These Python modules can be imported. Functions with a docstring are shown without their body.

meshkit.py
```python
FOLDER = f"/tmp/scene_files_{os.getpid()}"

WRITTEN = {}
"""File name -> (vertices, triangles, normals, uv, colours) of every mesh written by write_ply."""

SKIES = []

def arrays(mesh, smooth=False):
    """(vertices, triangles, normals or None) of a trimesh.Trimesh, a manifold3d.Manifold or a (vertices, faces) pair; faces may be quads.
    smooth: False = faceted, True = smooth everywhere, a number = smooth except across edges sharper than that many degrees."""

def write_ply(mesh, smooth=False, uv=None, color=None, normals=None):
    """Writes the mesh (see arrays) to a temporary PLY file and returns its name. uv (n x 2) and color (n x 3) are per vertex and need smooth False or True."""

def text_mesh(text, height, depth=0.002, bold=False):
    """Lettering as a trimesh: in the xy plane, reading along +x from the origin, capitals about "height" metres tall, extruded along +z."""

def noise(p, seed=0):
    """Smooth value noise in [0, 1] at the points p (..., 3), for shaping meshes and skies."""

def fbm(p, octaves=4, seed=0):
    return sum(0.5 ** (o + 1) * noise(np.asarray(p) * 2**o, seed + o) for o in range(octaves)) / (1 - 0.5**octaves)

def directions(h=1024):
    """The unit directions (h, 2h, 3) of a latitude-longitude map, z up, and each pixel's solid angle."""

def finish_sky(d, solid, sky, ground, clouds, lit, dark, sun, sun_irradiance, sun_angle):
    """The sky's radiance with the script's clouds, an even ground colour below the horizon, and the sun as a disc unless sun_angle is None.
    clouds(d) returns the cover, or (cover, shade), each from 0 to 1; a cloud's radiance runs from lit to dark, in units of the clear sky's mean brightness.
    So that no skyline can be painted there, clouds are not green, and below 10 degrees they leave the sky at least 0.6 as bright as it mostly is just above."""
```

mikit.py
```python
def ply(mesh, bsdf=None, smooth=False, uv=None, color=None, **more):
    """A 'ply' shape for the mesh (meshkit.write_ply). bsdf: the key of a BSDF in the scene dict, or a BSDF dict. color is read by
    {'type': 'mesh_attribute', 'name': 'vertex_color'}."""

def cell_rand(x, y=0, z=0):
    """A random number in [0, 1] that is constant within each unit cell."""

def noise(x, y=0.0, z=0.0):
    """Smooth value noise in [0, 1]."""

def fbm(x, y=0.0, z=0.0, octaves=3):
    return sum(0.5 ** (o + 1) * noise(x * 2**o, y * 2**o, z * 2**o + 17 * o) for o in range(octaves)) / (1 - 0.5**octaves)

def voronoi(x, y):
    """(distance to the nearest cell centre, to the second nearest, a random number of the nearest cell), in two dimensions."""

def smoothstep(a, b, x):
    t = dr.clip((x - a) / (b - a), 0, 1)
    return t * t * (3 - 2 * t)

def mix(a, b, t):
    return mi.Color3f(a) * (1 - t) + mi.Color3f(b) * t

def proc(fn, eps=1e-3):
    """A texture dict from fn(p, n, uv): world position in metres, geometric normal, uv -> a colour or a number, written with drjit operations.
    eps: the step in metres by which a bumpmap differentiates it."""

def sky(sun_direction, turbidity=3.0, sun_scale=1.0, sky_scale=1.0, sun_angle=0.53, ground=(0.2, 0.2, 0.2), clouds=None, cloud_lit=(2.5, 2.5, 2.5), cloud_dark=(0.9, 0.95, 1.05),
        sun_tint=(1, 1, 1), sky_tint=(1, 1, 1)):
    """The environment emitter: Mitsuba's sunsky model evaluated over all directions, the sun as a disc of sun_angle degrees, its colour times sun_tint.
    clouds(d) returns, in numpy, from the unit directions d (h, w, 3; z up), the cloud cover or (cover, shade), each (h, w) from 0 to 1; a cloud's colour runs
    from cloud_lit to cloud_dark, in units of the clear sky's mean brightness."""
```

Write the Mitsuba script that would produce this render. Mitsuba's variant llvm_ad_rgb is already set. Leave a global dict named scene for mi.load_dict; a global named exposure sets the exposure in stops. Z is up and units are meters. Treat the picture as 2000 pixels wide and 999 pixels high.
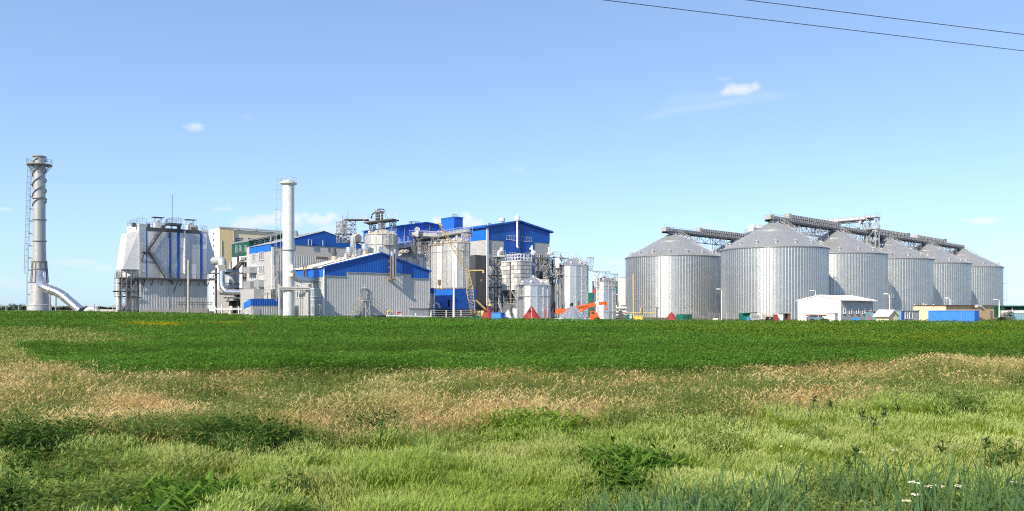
import math
import numpy as np, trimesh
import drjit as dr
import mitsuba as mi
import mikit, meshkit

T = mi.ScalarTransform4f
rng = np.random.default_rng(11)
scene, labels = {}, {}

# ------------------------------------------------------------------ camera, sky, exposure
EYE, FOC, HZ = 2.6, 1540.0, 604.0          # eye height over the plant's yard; focal length and horizon in photo pixels (2000 wide)
scene['camera'] = {'type': 'perspective', 'fov': math.degrees(2 * math.atan(1000 / FOC)), 'fov_axis': 'x',
                   'near_clip': 0.1, 'far_clip': 9000.0, 'principal_point_offset_y': (499.5 - HZ) / 999.0,
                   'to_world': T().look_at(origin=[0, 0, EYE], target=[0, 10, EYE], up=[0, 0, 1])}
exposure = 2.15
EL, AZ = math.radians(34), math.radians(35.5)         # sun height; bearing left of straight behind the camera
SUN = (-math.sin(AZ) * math.cos(EL), -math.cos(AZ) * math.cos(EL), math.sin(EL))


def azel(px, py):
    a = math.atan2(px - 1000, FOC)
    return a, math.atan((HZ - py) / FOC * math.cos(a))


def sky_clouds(d):
    az, el = np.arctan2(d[..., 0], d[..., 1]), np.arcsin(np.clip(d[..., 2], -1, 1))
    q = np.stack([az * 40, el * 70, 0 * az], -1)
    n1 = meshkit.fbm(q, 5, 3)
    n2 = meshkit.fbm(np.stack([az * 90 + 7, el * 130, 0 * az], -1), 4, 9)
    cover, shade = np.zeros_like(az), np.zeros_like(az)

    def puff(px, py, w, h, k=1.0, soft=0.5, flat=True):
        nonlocal cover, shade
        a0, e0 = azel(px, py)
        X, Y = (az - a0) / (w / FOC / 2), (el - e0) / (h / FOC / 2)
        Yb = np.where((Y < 0) & flat, Y * 1.9, Y)
        r = 1 - np.sqrt(X * X + Yb * Yb)
        c = np.clip((r + (n1 - 0.5) * 1.1 + (n2 - 0.5) * 0.9) / soft, 0, 1) * np.clip((2.2 + r * 2), 0, 1)
        c = c * c * (3 - 2 * c) * k
        s = np.clip(0.35 - Y * 0.6, 0, 1)
        shade = np.where(c > cover, s, shade)
        cover = np.maximum(cover, c)

    def wisp(px0, py0, px1, py1, th, k):
        nonlocal cover
        a0, e0 = azel(px0, py0)
        a1, e1 = azel(px1, py1)
        L = math.hypot(a1 - a0, e1 - e0)
        ux, uy = (a1 - a0) / L, (e1 - e0) / L
        s = ((az - a0) * ux + (el - e0) * uy) / L
        t = (-(az - a0) * uy + (el - e0) * ux) / (th / FOC)
        t = t - 0.5 * np.sin(s * 3.3)
        streak = meshkit.fbm(np.stack([s * 6, t * 2.2 + s * 2, 0 * s], -1), 4, 5)
        f = np.exp(-t * t * 2.0) * np.clip(s * 4, 0, 1) * np.clip((1 - s) * 3.5, 0, 1) * (0.35 + 1.1 * streak)
        cover = np.maximum(cover, np.clip(f * k, 0, 1))

    wisp(1170, 250, 1640, 168, 18, 0.24)
    wisp(1220, 238, 1540, 190, 46, 0.17)
    wisp(1330, 225, 1620, 172, 14, 0.15)
    wisp(0, 95, 200, 88, 30, 0.10)
    wisp(930, 150, 1120, 140, 40, 0.10)
    puff(1446, 178, 104, 38, 0.78, 0.85)
    puff(1412, 156, 30, 10, 0.3)
    puff(378, 252, 62, 26, 0.55, 0.8)
    puff(545, 438, 270, 50, 0.75, 0.9)
    puff(470, 444, 140, 30, 0.6, 0.9)
    puff(612, 434, 110, 40, 0.75, 0.8)
    puff(655, 452, 120, 40, 0.5, 0.8)
    puff(436, 411, 50, 14, 0.45)
    puff(905, 438, 130, 54, 0.8, 0.7)
    puff(860, 440, 60, 30, 0.8)
    puff(1926, 434, 66, 14, 0.75)
    puff(1390, 442, 60, 18, 0.35)
    puff(1008, 333, 60, 20, 0.25)
    puff(140, 517, 110, 26, 0.35)
    puff(205, 527, 50, 16, 0.4)
    puff(8, 412, 26, 14, 0.5)
    puff(30, 560, 130, 40, 0.3)
    puff(1195, 515, 60, 22, 0.35)
    puff(650, 380, 60, 20, 0.15)
    puff(480, 230, 40, 14, 0.2)
    # the same fair-weather sky goes on outside the frame
    out = np.abs(az) > 0.62
    n3 = meshkit.fbm(np.stack([d[..., 0] * 5, d[..., 1] * 5, d[..., 2] * 14], -1), 5, 21)
    far = np.clip((n3 - 0.66) / 0.12, 0, 1) * np.clip(el * 8, 0, 1) * out * 0.8
    shade = np.where(far > cover, 0.3, shade)
    cover = np.maximum(cover, far)
    hz = 0.10 + np.clip(1 - el / 0.30, 0, 1) ** 2 * 0.03           # thin milky veil towards the horizon
    return np.maximum(cover, hz), shade


scene['sky'] = mikit.sky(SUN, turbidity=2.4, sky_scale=1.2, sun_tint=(0.94, 1.0, 1.10), clouds=sky_clouds, cloud_lit=(2.25, 2.3, 2.5), cloud_dark=(1.6, 1.78, 2.2), sky_tint=(0.945, 1.02, 1.17))


# ------------------------------------------------------------------ terrain heights and helpers
def ground_z(x, y):
    g = np.interp(x, [-170, -110, -58, -30, 0, 25, 60, 110, 300], [2.0, 1.75, 1.5, 1.05, 0.72, 0.4, 0.2, 0.12, 0.1])
    t = np.clip((y - 12) / 100.0, 0, 1)
    t = t * t * (3 - 2 * t)
    near = 0.9 + 0.05 * np.sin(x * 0.35 + y * 0.5) + 0.04 * np.sin(x * 0.9 - y * 0.7) + 0.03 * np.sin(x * 2.1 + 1.3 * np.sin(y * 1.1)) * np.sin(y * 1.7 + 1.1 * np.sin(x * 1.3)) * np.clip((30 - y) / 15, 0, 1)
    far = np.clip((y - 400) / 1200.0, 0, 1)
    return near * (1 - t) + (g * (1 - far) + 0.6 * far) * t


def field_edge(x):
    return np.interp(x, [-130, -100, -62, -36, -14, 0, 40, 70, 110, 160], [176, 166, 143, 122, 122, 119, 128, 138, 150, 160])


def W(px, d):
    return ((px - 1000) / FOC * d, d)


def Zp(py, d):
    return EYE + (HZ - py) / FOC * d


def cat(ms):
    vs, fs, o = [], [], 0
    for v, f in ms:
        vs.append(v)
        fs.append(f + o)
        o += len(v)
    return np.vstack(vs), np.vstack(fs)


BF = np.array([[0, 2, 1], [0, 3, 2], [4, 5, 6], [4, 6, 7], [0, 1, 5], [0, 5, 4], [1, 2, 6], [1, 6, 5], [2, 3, 7], [2, 7, 6], [3, 0, 4], [3, 4, 7]])


def hexa(p):
    return np.array(p, float), BF


def box(x0, x1, y0, y1, z0, z1):
    x0, x1 = min(x0, x1), max(x0, x1)
    y0, y1 = min(y0, y1), max(y0, y1)
    z0, z1 = min(z0, z1), max(z0, z1)
    return hexa([[x0, y0, z0], [x1, y0, z0], [x1, y1, z0], [x0, y1, z0], [x0, y0, z1], [x1, y0, z1], [x1, y1, z1], [x0, y1, z1]])


def bar(p, q, w, h=None):
    p, q = np.array(p, float), np.array(q, float)
    h = h or w
    d = q - p
    d = d / (np.linalg.norm(d) + 1e-12)
    s = np.cross(d, [0, 0, 1]) if abs(d[2]) < 0.97 else np.array([1.0, 0, 0])
    s = s / np.linalg.norm(s)
    u = np.cross(s, d)
    s, u = s * w / 2, u * h / 2
    v = np.array([p - s - u, p + s - u, q + s - u, q - s - u, p - s + u, p + s + u, q + s + u, q - s + u])
    return v, BF


def lathe(prof, n=24, c=(0, 0), a0=0.0, a1=2 * math.pi):
    prof = np.array(prof, float)
    full = abs(a1 - a0 - 2 * math.pi) < 1e-6
    ang = a0 + (a1 - a0) * np.arange(n + (not full)) / n
    m = len(ang)
    v = np.stack([np.stack([r * np.cos(ang) + c[0], r * np.sin(ang) + c[1], 0 * ang + z], 1) for r, z in prof]).reshape(-1, 3)
    f = []
    for k in range(len(prof) - 1):
        for i in range(n):
            j = (i + 1) % m if full else i + 1
            a, b, cc, dd = k * m + i, k * m + j, (k + 1) * m + j, (k + 1) * m + i
            f += [[a, b, cc], [a, cc, dd]]
    return v, np.array(f)


def cyl(x, y, z0, z1, r, r1=None, n=12):
    r1 = r if r1 is None else r1
    return lathe([(1e-4, z0), (r, z0), (r1, z1), (1e-4, z1)], n, (x, y))


def tube(pts, r, n=10, caps=True):
    p = np.array(pts, float)
    rr = np.broadcast_to(r, (len(p),)).astype(float)
    t = np.gradient(p, axis=0)
    t /= np.linalg.norm(t, axis=1, keepdims=True)
    s = np.cross(t[0], [0, 0, 1]) if abs(t[0][2]) < 0.9 else np.cross(t[0], [1.0, 0, 0])
    s /= np.linalg.norm(s)
    ang = np.arange(n) * 2 * np.pi / n
    v = []
    for i in range(len(p)):
        s = s - t[i] * (s @ t[i])
        s /= np.linalg.norm(s)
        b = np.cross(t[i], s)
        v.append(p[i] + rr[i] * (np.cos(ang)[:, None] * s + np.sin(ang)[:, None] * b))
    v = np.vstack(v)
    f = []
    for k in range(len(p) - 1):
        for i in range(n):
            j = (i + 1) % n
            f += [[k * n + i, k * n + j, (k + 1) * n + j], [k * n + i, (k + 1) * n + j, (k + 1) * n + i]]
    if caps:
        for base, sgn in ((0, -1), ((len(p) - 1) * n, 1)):
            for i in range(1, n - 1):
                f.append([base, base + i + 1, base + i] if sgn < 0 else [base, base + i, base + i + 1])
    return v, np.array(f)


def bend(pts, rad, k=6):
    """Rounds the corners of a polyline."""
    p = [np.array(q, float) for q in pts]
    out = [p[0]]
    for i in range(1, len(p) - 1):
        a, b = p[i - 1] - p[i], p[i + 1] - p[i]
        la, lb = np.linalg.norm(a), np.linalg.norm(b)
        r = min(rad, la * 0.48, lb * 0.48)
        s, e = p[i] + a / la * r, p[i] + b / lb * r
        for t in np.linspace(0, 1, k + 1):
            out.append((1 - t) ** 2 * s + 2 * t * (1 - t) * p[i] + t * t * e)
    out.append(p[-1])
    return out


def extr(poly, y0, y1):
    """A convex polygon in (x, z) pushed along y."""
    p = np.array(poly, float)
    n = len(p)
    a, b = np.stack([p[:, 0], 0 * p[:, 0] + y0, p[:, 1]], 1), np.stack([p[:, 0], 0 * p[:, 0] + y1, p[:, 1]], 1)
    f = []
    for i in range(1, n - 1):
        f += [[0, i, i + 1], [n, n + i + 1, n + i]]
    for i in range(n):
        j = (i + 1) % n
        f += [[i, n + i, n + j], [i, n + j, j]]
    return np.vstack([a, b]), np.array(f)


def corr(X0, X1, zb, zt, pitch=0.35, amp=0.05, y=0.0):
    """Trapezoid-profile sheet on the plane y, facing -y, from zb(x) to zt(x)."""
    fb = zb if callable(zb) else (lambda x: zb)
    ft = zt if callable(zt) else (lambda x: zt)
    xs, ys = [], []
    n = max(2, int(round((X1 - X0) / pitch)))
    w = (X1 - X0) / n
    for i in range(n):
        for t, o in ((0, 0), (0.35, 0), (0.5, amp), (0.85, amp)):
            xs.append(X0 + (i + t) * w)
            ys.append(y - o)
    xs.append(X1)
    ys.append(y)
    m = len(xs)
    v = np.array([[x, q, fb(x)] for x, q in zip(xs, ys)] + [[x, q, ft(x)] for x, q in zip(xs, ys)])
    f = []
    for i in range(m - 1):
        f += [[i, i + 1, m + i + 1], [i, m + i + 1, m + i]]
    return v, np.array(f)


def railing(pts, h=1.1, step=1.6, w=0.055):
    ms = []
    pts = [np.array(p, float) for p in pts]
    up = np.array([0, 0, 1.0])
    for a, b in zip(pts[:-1], pts[1:]):
        ms += [bar(a + up * h, b + up * h, w), bar(a + up * h * 0.5, b + up * h * 0.5, w * 0.7)]
        n = max(1, int(np.linalg.norm(b - a) / step))
        for i in range(n + 1):
            p = a + (b - a) * i / n
            ms.append(bar(p, p + up * h, w))
    return cat(ms)


def lattice(p0, p1, w0, w1, n, r=0.1, rd=None, side=None):
    p0, p1 = np.array(p0, float), np.array(p1, float)
    rd = rd or r * 0.6
    d = (p1 - p0) / np.linalg.norm(p1 - p0)
    if side is None:
        side = np.cross(d, [0, 0, 1]) if abs(d[2]) < 0.97 else np.array([0.766, 0.643, 0])
    s = np.array(side, float)
    s -= d * (s @ d)
    s /= np.linalg.norm(s)
    t = np.cross(d, s)
    sg = [(-1, -1), (1, -1), (1, 1), (-1, 1)]

    def P(i, k):
        f = i / n
        w = (w0 + (w1 - w0) * f) / 2
        return p0 + (p1 - p0) * f + s * sg[k][0] * w + t * sg[k][1] * w
    ms = []
    for k in range(4):
        ms.append(bar(P(0, k), P(n, k), r))
        for i in range(n):
            a, b = (k, (k + 1) % 4) if i % 2 else ((k + 1) % 4, k)
            ms += [bar(P(i, a), P(i + 1, b), rd), bar(P(i, k), P(i, (k + 1) % 4), rd)]
        ms.append(bar(P(n, k), P(n, (k + 1) % 4), rd))
    return cat(ms)


def ladder(p, q, out, w=0.5, cage=True, r=0.05):
    """A ladder from p up to q; out = horizontal direction in which the cage stands off."""
    p, q, out = np.array(p, float), np.array(q, float), np.array(list(out) + [0.0])
    out /= np.linalg.norm(out)
    s = np.array([-out[1], out[0], 0]) * w / 2
    ms = [bar(p - s, q - s, r), bar(p + s, q + s, r)]
    L = np.linalg.norm(q - p)
    for i in range(int(L / 0.45)):
        c = p + (q - p) * (i * 0.45 / L)
        ms.append(bar(c - s, c + s, r * 0.7))
    if cage:
        k = [-s * 1.3, -s * 1.3 + out * 0.6, out * 0.85, s * 1.3 + out * 0.6, s * 1.3]
        z0 = min(2.5, L * 0.2)
        n = max(2, int((L - z0) / 1.5))
        for i in range(n + 1):
            c = p + (q - p) * (z0 + (L - z0) * i / n) / L
            ms += [bar(c + k[j], c + k[j + 1], r * 0.8) for j in range(4)]
        for j in (1, 2, 3):
            ms.append(bar(p + (q - p) * z0 / L + k[j], q + k[j], r * 0.8))
    return cat(ms)


def stairs(p, q, w=0.9, side=None, rail=True):
    p, q = np.array(p, float), np.array(q, float)
    d = q - p
    h = np.array([d[0], d[1], 0])
    h /= np.linalg.norm(h)
    s = np.array([-h[1], h[0], 0]) * w / 2
    ms = [bar(p - s, q - s, 0.07, 0.2), bar(p + s, q + s, 0.07, 0.2)]
    n = max(3, int(abs(d[2]) / 0.25))
    for i in range(n):
        c = p + d * (i + 0.5) / n
        ms.append(bar(c - s, c + s, 0.26, 0.04))
    if rail:
        up = np.array([0, 0, 1.0])
        for g in (-s, s):
            ms += [bar(p + g + up, q + g + up, 0.06), bar(p + g + up * .5, q + g + up * .5, 0.04)]
            m = max(2, int(np.linalg.norm(d) / 1.3))
            for i in range(m + 1):
                c = p + d * i / m + g
                ms.append(bar(c, c + up, 0.05))
    return cat(ms)


class Fr:
    """A building's own frame: X along the front (which faces -Y), Y to the back, Z up. Bearing of X in degrees from east."""

    def __init__(s, px, d, ang=40.0, o=None):
        s.o = np.array(o if o is not None else W(px, d), float)
        a = math.radians(ang)
        s.u, s.v, s.ang = np.array([math.cos(a), math.sin(a)]), np.array([-math.sin(a), math.cos(a)]), ang

    def P(s, X, Y, Z=0.0):
        q = s.o + s.u * X + s.v * Y
        return np.array([q[0], q[1], Z])

    def put(s, m):
        v, f = m
        q = s.o + v[:, :1] * s.u + v[:, 1:2] * s.v
        return np.hstack([q, v[:, 2:3]]), f

    def X(s, px, Y=0.0):
        k = (px - 1000) / FOC
        o = s.o + s.v * Y
        return (k * o[1] - o[0]) / (s.u[0] - k * s.u[1])

    def Yv(s, px, X=0.0):
        k = (px - 1000) / FOC
        o = s.o + s.u * X
        return (k * o[1] - o[0]) / (s.v[0] - k * s.v[1])

    def Z(s, py, X=0.0, Y=0.0):
        return EYE + (HZ - py) / FOC * s.P(X, Y)[1]

    def left(s):
        """The frame of the left side wall: its X runs forward along the wall (0 = front corner, negative = back), its -Y is outward."""
        return Fr(0, 0, s.ang - 90.0, o=s.o)

    def rect(s, px0, px1, py0, py1, Y=0.0):
        a, b = s.X(px0, Y), s.X(px1, Y)
        return a, b, s.Z(py1, (a + b) / 2, Y), s.Z(py0, (a + b) / 2, Y)


WORLD = Fr(0, 0, 0.0, o=(0, 0))


def numbered(k):
    if k not in scene and k not in labels and not any(x.startswith(k + '__') for x in scene):
        return k
    i = 1
    while f'{k}_{i:03d}' in scene or f'{k}_{i:03d}' in labels or any(x.startswith(f'{k}_{i:03d}__') for x in scene):
        i += 1
    return f'{k}_{i:03d}'


def thing(name, label, cat_, group=None, kind=None):
    k = numbered(name)
    labels[k] = {'label': label, 'category': cat_}
    if group:
        labels[k]['group'] = group
    if kind:
        labels[k]['kind'] = kind
    return k


COUNT = {}


def part(parent, name, ms, mat, fr=None, smooth=False, label=None, kind=None):
    m = cat(ms) if isinstance(ms, list) else ms
    if fr is not None:
        m = fr.put(m)
    base = f'{parent}__{name}'
    i = COUNT.get(base, 0)
    COUNT[base] = i + 1
    k = base if i == 0 else f'{base}_{i:03d}'
    scene[k] = mikit.ply(m, mat, smooth=smooth)
    if label or kind:
        labels[k] = {}
        if label:
            labels[k]['label'] = label
        if kind:
            labels[k]['kind'] = kind
    return k


def single(name, label, cat_, ms, mat, fr=None, smooth=False, group=None, kind=None):
    k = thing(name, label, cat_, group, kind)
    m = cat(ms) if isinstance(ms, list) else ms
    if fr is not None:
        m = fr.put(m)
    scene[k] = mikit.ply(m, mat, smooth=smooth)
    return k


def window(parent, fr, px0, px1, py0, py1, cols=2, rows=1, mat='white_paint', glass='window_glass', tilt=0, name='window', split=None):
    a, b, z0, z1 = fr.rect(px0, px1, py0, py1)
    w = 0.07
    ms = [box(a - w, b + w, -0.10, -0.02, z0 - w, z0), box(a - w, b + w, -0.10, -0.02, z1, z1 + w), box(a - w, a, -0.10, -0.02, z0, z1), box(b, b + w, -0.10, -0.02, z0, z1)]
    for i in range(1, cols):
        x = a + (b - a) * i / cols
        ms.append(box(x - w / 2, x + w / 2, -0.09, -0.025, z0, z1))
    for i in range(1, rows):
        z = z0 + (z1 - z0) * i / rows
        ms.append(box(a, b, -0.088, -0.03, z - w / 2, z + w / 2))
    k = part(parent, name, ms, mat, fr)
    for i in range(cols):
        xa, xb = a + (b - a) * i / cols, a + (b - a) * (i + 1) / cols
        part(k, 'pane', [box(xa + w * .4, xb - w * .4, -0.05, -0.015, z0 + 0.01, z1 - 0.01)], glass, fr)
    part(k, 'sill', [box(a - 0.12, b + 0.12, -0.2, -0.02, z0 - w - 0.05, z0 - w)], 'galv_plain', fr)
    return k


# ------------------------------------------------------------------ materials
def rgb(*c):
    return {'type': 'rgb', 'value': list(c)}


def lin(r, g, b):
    f = lambda c: ((c / 255 + 0.055) / 1.055) ** 2.4 if c > 10 else c / 255 / 12.92
    return (f(r), f(g), f(b))


def worn(c, amt=0.18, sc=0.6, streak=True, tint=(0.75, 0.68, 0.58)):
    c = list(map(float, c))

    def fn(p, n, uv):
        a = mikit.fbm(p.x * sc + p.y * sc * 0.7, p.y * sc, p.z * sc * 0.35, 2)
        s = mikit.fbm((p.x + p.y * 0.8) * 0.8, p.z * 0.09, 3.0, 2)
        t = mikit.smoothstep(0.42, 0.85, a * 0.5 + s * 0.6) * amt
        k = 1 - amt * 0.35 + amt * 0.7 * s
        return mikit.mix(mi.Color3f(*c), mi.Color3f(*[c[i] * tint[i] for i in range(3)]), t * 2.2) * k
    return mikit.proc(fn)


def paint(name, c, rough=0.5, spec=0.4, amt=0.18, metallic=0.0, sc=0.6):
    scene[name] = {'type': 'twosided', 'bsdf': {'type': 'principled', 'base_color': worn(c, amt, sc) if amt else rgb(*c), 'roughness': rough, 'specular': spec, 'metallic': metallic}}


def sheet_tone(base, var=0.10):
    """Galvanised sheets: each sheet of the shell weathers a little differently (uv counts the sheets)."""
    base = list(map(float, base))

    def fn(p, n, uv):
        off = mikit.cell_rand(dr.floor(uv.x), 5.0) * 0.5
        r = mikit.cell_rand(dr.floor(uv.y + off), dr.floor(uv.x), 2.0)
        band = mikit.cell_rand(dr.floor(uv.x * 0.34), 9.0)
        st = mikit.fbm(uv.y * 2.5, uv.x * 0.2, 1.0, 2)
        return mi.Color3f(*base) * ((1 - var) + var * r + var * 0.9 * (band - 0.5) + 0.12 * (st - 0.5))
    return mikit.proc(fn)


scene['galv_wall'] = {'type': 'twosided', 'bsdf': {'type': 'principled', 'base_color': sheet_tone((0.585, 0.612, 0.62), 0.15), 'metallic': 0.8, 'roughness': 0.44, 'anisotropic': 0.8, 'specular': 0.5}}
scene['galv_bin'] = {'type': 'twosided', 'bsdf': {'type': 'principled', 'base_color': sheet_tone((0.72, 0.75, 0.78), 0.07), 'metallic': 0.85, 'roughness': 0.40, 'anisotropic': 0.7, 'specular': 0.5}}
scene['galv_old'] = {'type': 'twosided', 'bsdf': {'type': 'principled', 'base_color': sheet_tone((0.62, 0.62, 0.60), 0.08), 'metallic': 0.45, 'roughness': 0.45, 'anisotropic': 0.6, 'specular': 0.5}}
scene['galv_rib'] = {'type': 'twosided', 'bsdf': {'type': 'principled', 'base_color': rgb(.55, .575, .585), 'metallic': 0.75, 'roughness': 0.42, 'specular': 0.5}}
paint('galv_roof', (0.41, 0.43, 0.44), 0.45, 0.5, 0.12, 0.5)
paint('galv_plain', (0.54, 0.56, 0.58), 0.42, 0.5, 0.18, 0.6)
paint('roof_seam', (0.365, 0.38, 0.39), 0.5, 0.4, 0.1, 0.3)
paint('roof_blue_grey', (0.40, 0.44, 0.50), 0.42, 0.5, 0.14, 0.6)
paint('bright_duct', (0.80, 0.81, 0.83), 0.22, 0.5, 0.08, 0.92)
paint('cladding_silver', (0.54, 0.57, 0.60), 0.45, 0.5, 0.3, 0.4, 0.9)
paint('cladding_light', (0.66, 0.68, 0.69), 0.5, 0.4, 0.12, 0.1)
paint('stack_concrete', (0.45, 0.46, 0.475), 0.5, 0.4, 0.12, 0.35)
paint('stack_white', (0.70, 0.71, 0.72), 0.5, 0.4, 0.12)
paint('steel_dark', (0.088, 0.094, 0.108), 0.6, 0.3, 0.3)
paint('steel_grey', (0.27, 0.275, 0.285), 0.55, 0.4, 0.25, 0.2)
paint('steel_light', (0.46, 0.47, 0.48), 0.5, 0.4, 0.2, 0.2)
paint('blue_sheet', lin(30, 90, 180), 0.42, 0.4, 0.24, 0.0, 0.25)
paint('blue_lit', lin(28, 104, 208), 0.45, 0.4, 0.10)  # lighter copy of blue_sheet for left walls, sunlight put into the colour
paint('grey_sheet', (0.47, 0.485, 0.505), 0.5, 0.4, 0.2, 0.0, 0.25)
paint('grey_plaster', (0.46, 0.465, 0.47), 0.8, 0.2, 0.14)
paint('grey_panel', (0.37, 0.385, 0.41), 0.6, 0.3, 0.10)
paint('charcoal_panel', (0.075, 0.08, 0.092), 0.6, 0.3, 0.10)
paint('white_wall', (0.74, 0.745, 0.755), 0.7, 0.3, 0.08)
paint('white_paint', (0.78, 0.79, 0.80), 0.5, 0.4, 0.06)
paint('cream_render', (0.66, 0.54, 0.31), 0.85, 0.2, 0.14)
paint('cream_pale', (0.70, 0.62, 0.44), 0.85, 0.2, 0.10)
paint('tan_render', (0.56, 0.40, 0.24), 0.85, 0.2, 0.10)
paint('roof_cream', (0.62, 0.55, 0.46), 0.7, 0.3, 0.16)
paint('cone_beige', (0.50, 0.46, 0.38), 0.6, 0.3, 0.2, 0.15)
paint('cone_brown', (0.32, 0.235, 0.15), 0.7, 0.3, 0.25)
paint('green_panel', lin(24, 84, 70), 0.55, 0.3, 0.10)
paint('teal_panel', lin(20, 112, 96), 0.55, 0.3, 0.12)
paint('red_primer', lin(148, 60, 58), 0.6, 0.3, 0.16)
paint('crane_yellow', lin(196, 172, 112), 0.55, 0.4, 0.22)
paint('crane_orange', lin(222, 98, 48), 0.45, 0.4, 0.14)
paint('pipe_yellow', lin(226, 196, 92), 0.5, 0.4, 0.10)
paint('container_blue', lin(66, 136, 218), 0.5, 0.4, 0.14)
paint('container_pale', lin(120, 160, 175), 0.55, 0.4, 0.14)
paint('rust', (0.20, 0.145, 0.115), 0.75, 0.2, 0.3)
paint('brown_timber', (0.17, 0.095, 0.07), 0.7, 0.2, 0.3)
paint('concrete', (0.46, 0.45, 0.43), 0.8, 0.2, 0.2)
paint('rubber', (0.03, 0.03, 0.03), 0.8, 0.2, 0.0)
paint('black_void', (0.018, 0.018, 0.02), 0.8, 0.2, 0.0)
paint('flower_cream', (0.55, 0.54, 0.40), 0.8, 0.2, 0.0)
paint('white_bag', (0.8, 0.8, 0.78), 0.8, 0.2, 0.0)
paint('sign_red', lin(205, 60, 66), 0.5, 0.3, 0.0)
paint('car_paint', lin(120, 150, 170), 0.25, 0.5, 0.0, 0.4)
paint('window_glass', (0.045, 0.055, 0.07), 0.08, 0.8, 0.0)
paint('window_pale', (0.20, 0.23, 0.27), 0.1, 0.8, 0.0)
paint('bark', (0.12, 0.09, 0.06), 0.9, 0.1, 0.2)


def veg(name, trans=0.5, rough=0.6):
    scene[name] = {'type': 'principledthin', 'base_color': {'type': 'mesh_attribute', 'name': 'vertex_color'}, 'roughness': rough, 'diff_trans': trans, 'spec_trans': 0.0, 'eta': 1.35}


veg('blade_leaf', 0.8)

# ------------------------------------------------------------------ the ground sheet
def make_ground():
    xs = np.unique(np.concatenate([np.linspace(-14, 14, 113), np.linspace(-200, 200, 81), np.sign(np.linspace(-1, 1, 41)) * 200 + np.linspace(-1, 1, 41) ** 3 * 3800]))
    ys = np.unique(np.concatenate([np.linspace(-40, 4, 12), np.linspace(4, 30, 105), np.linspace(30, 330, 101), 330 + np.linspace(0, 1, 30) ** 2 * 5500]))
    X, Y = np.meshgrid(xs, ys)
    v = np.stack([X, Y, ground_z(X, Y)], -1).reshape(-1, 3)
    m = len(xs)
    i, j = np.meshgrid(np.arange(len(ys) - 1), np.arange(m - 1), indexing='ij')
    a = (i * m + j).ravel()
    f = np.vstack([np.stack([a, a + 1, a + m + 1], 1), np.stack([a, a + m + 1, a + m], 1)])
    return v, f


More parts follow.
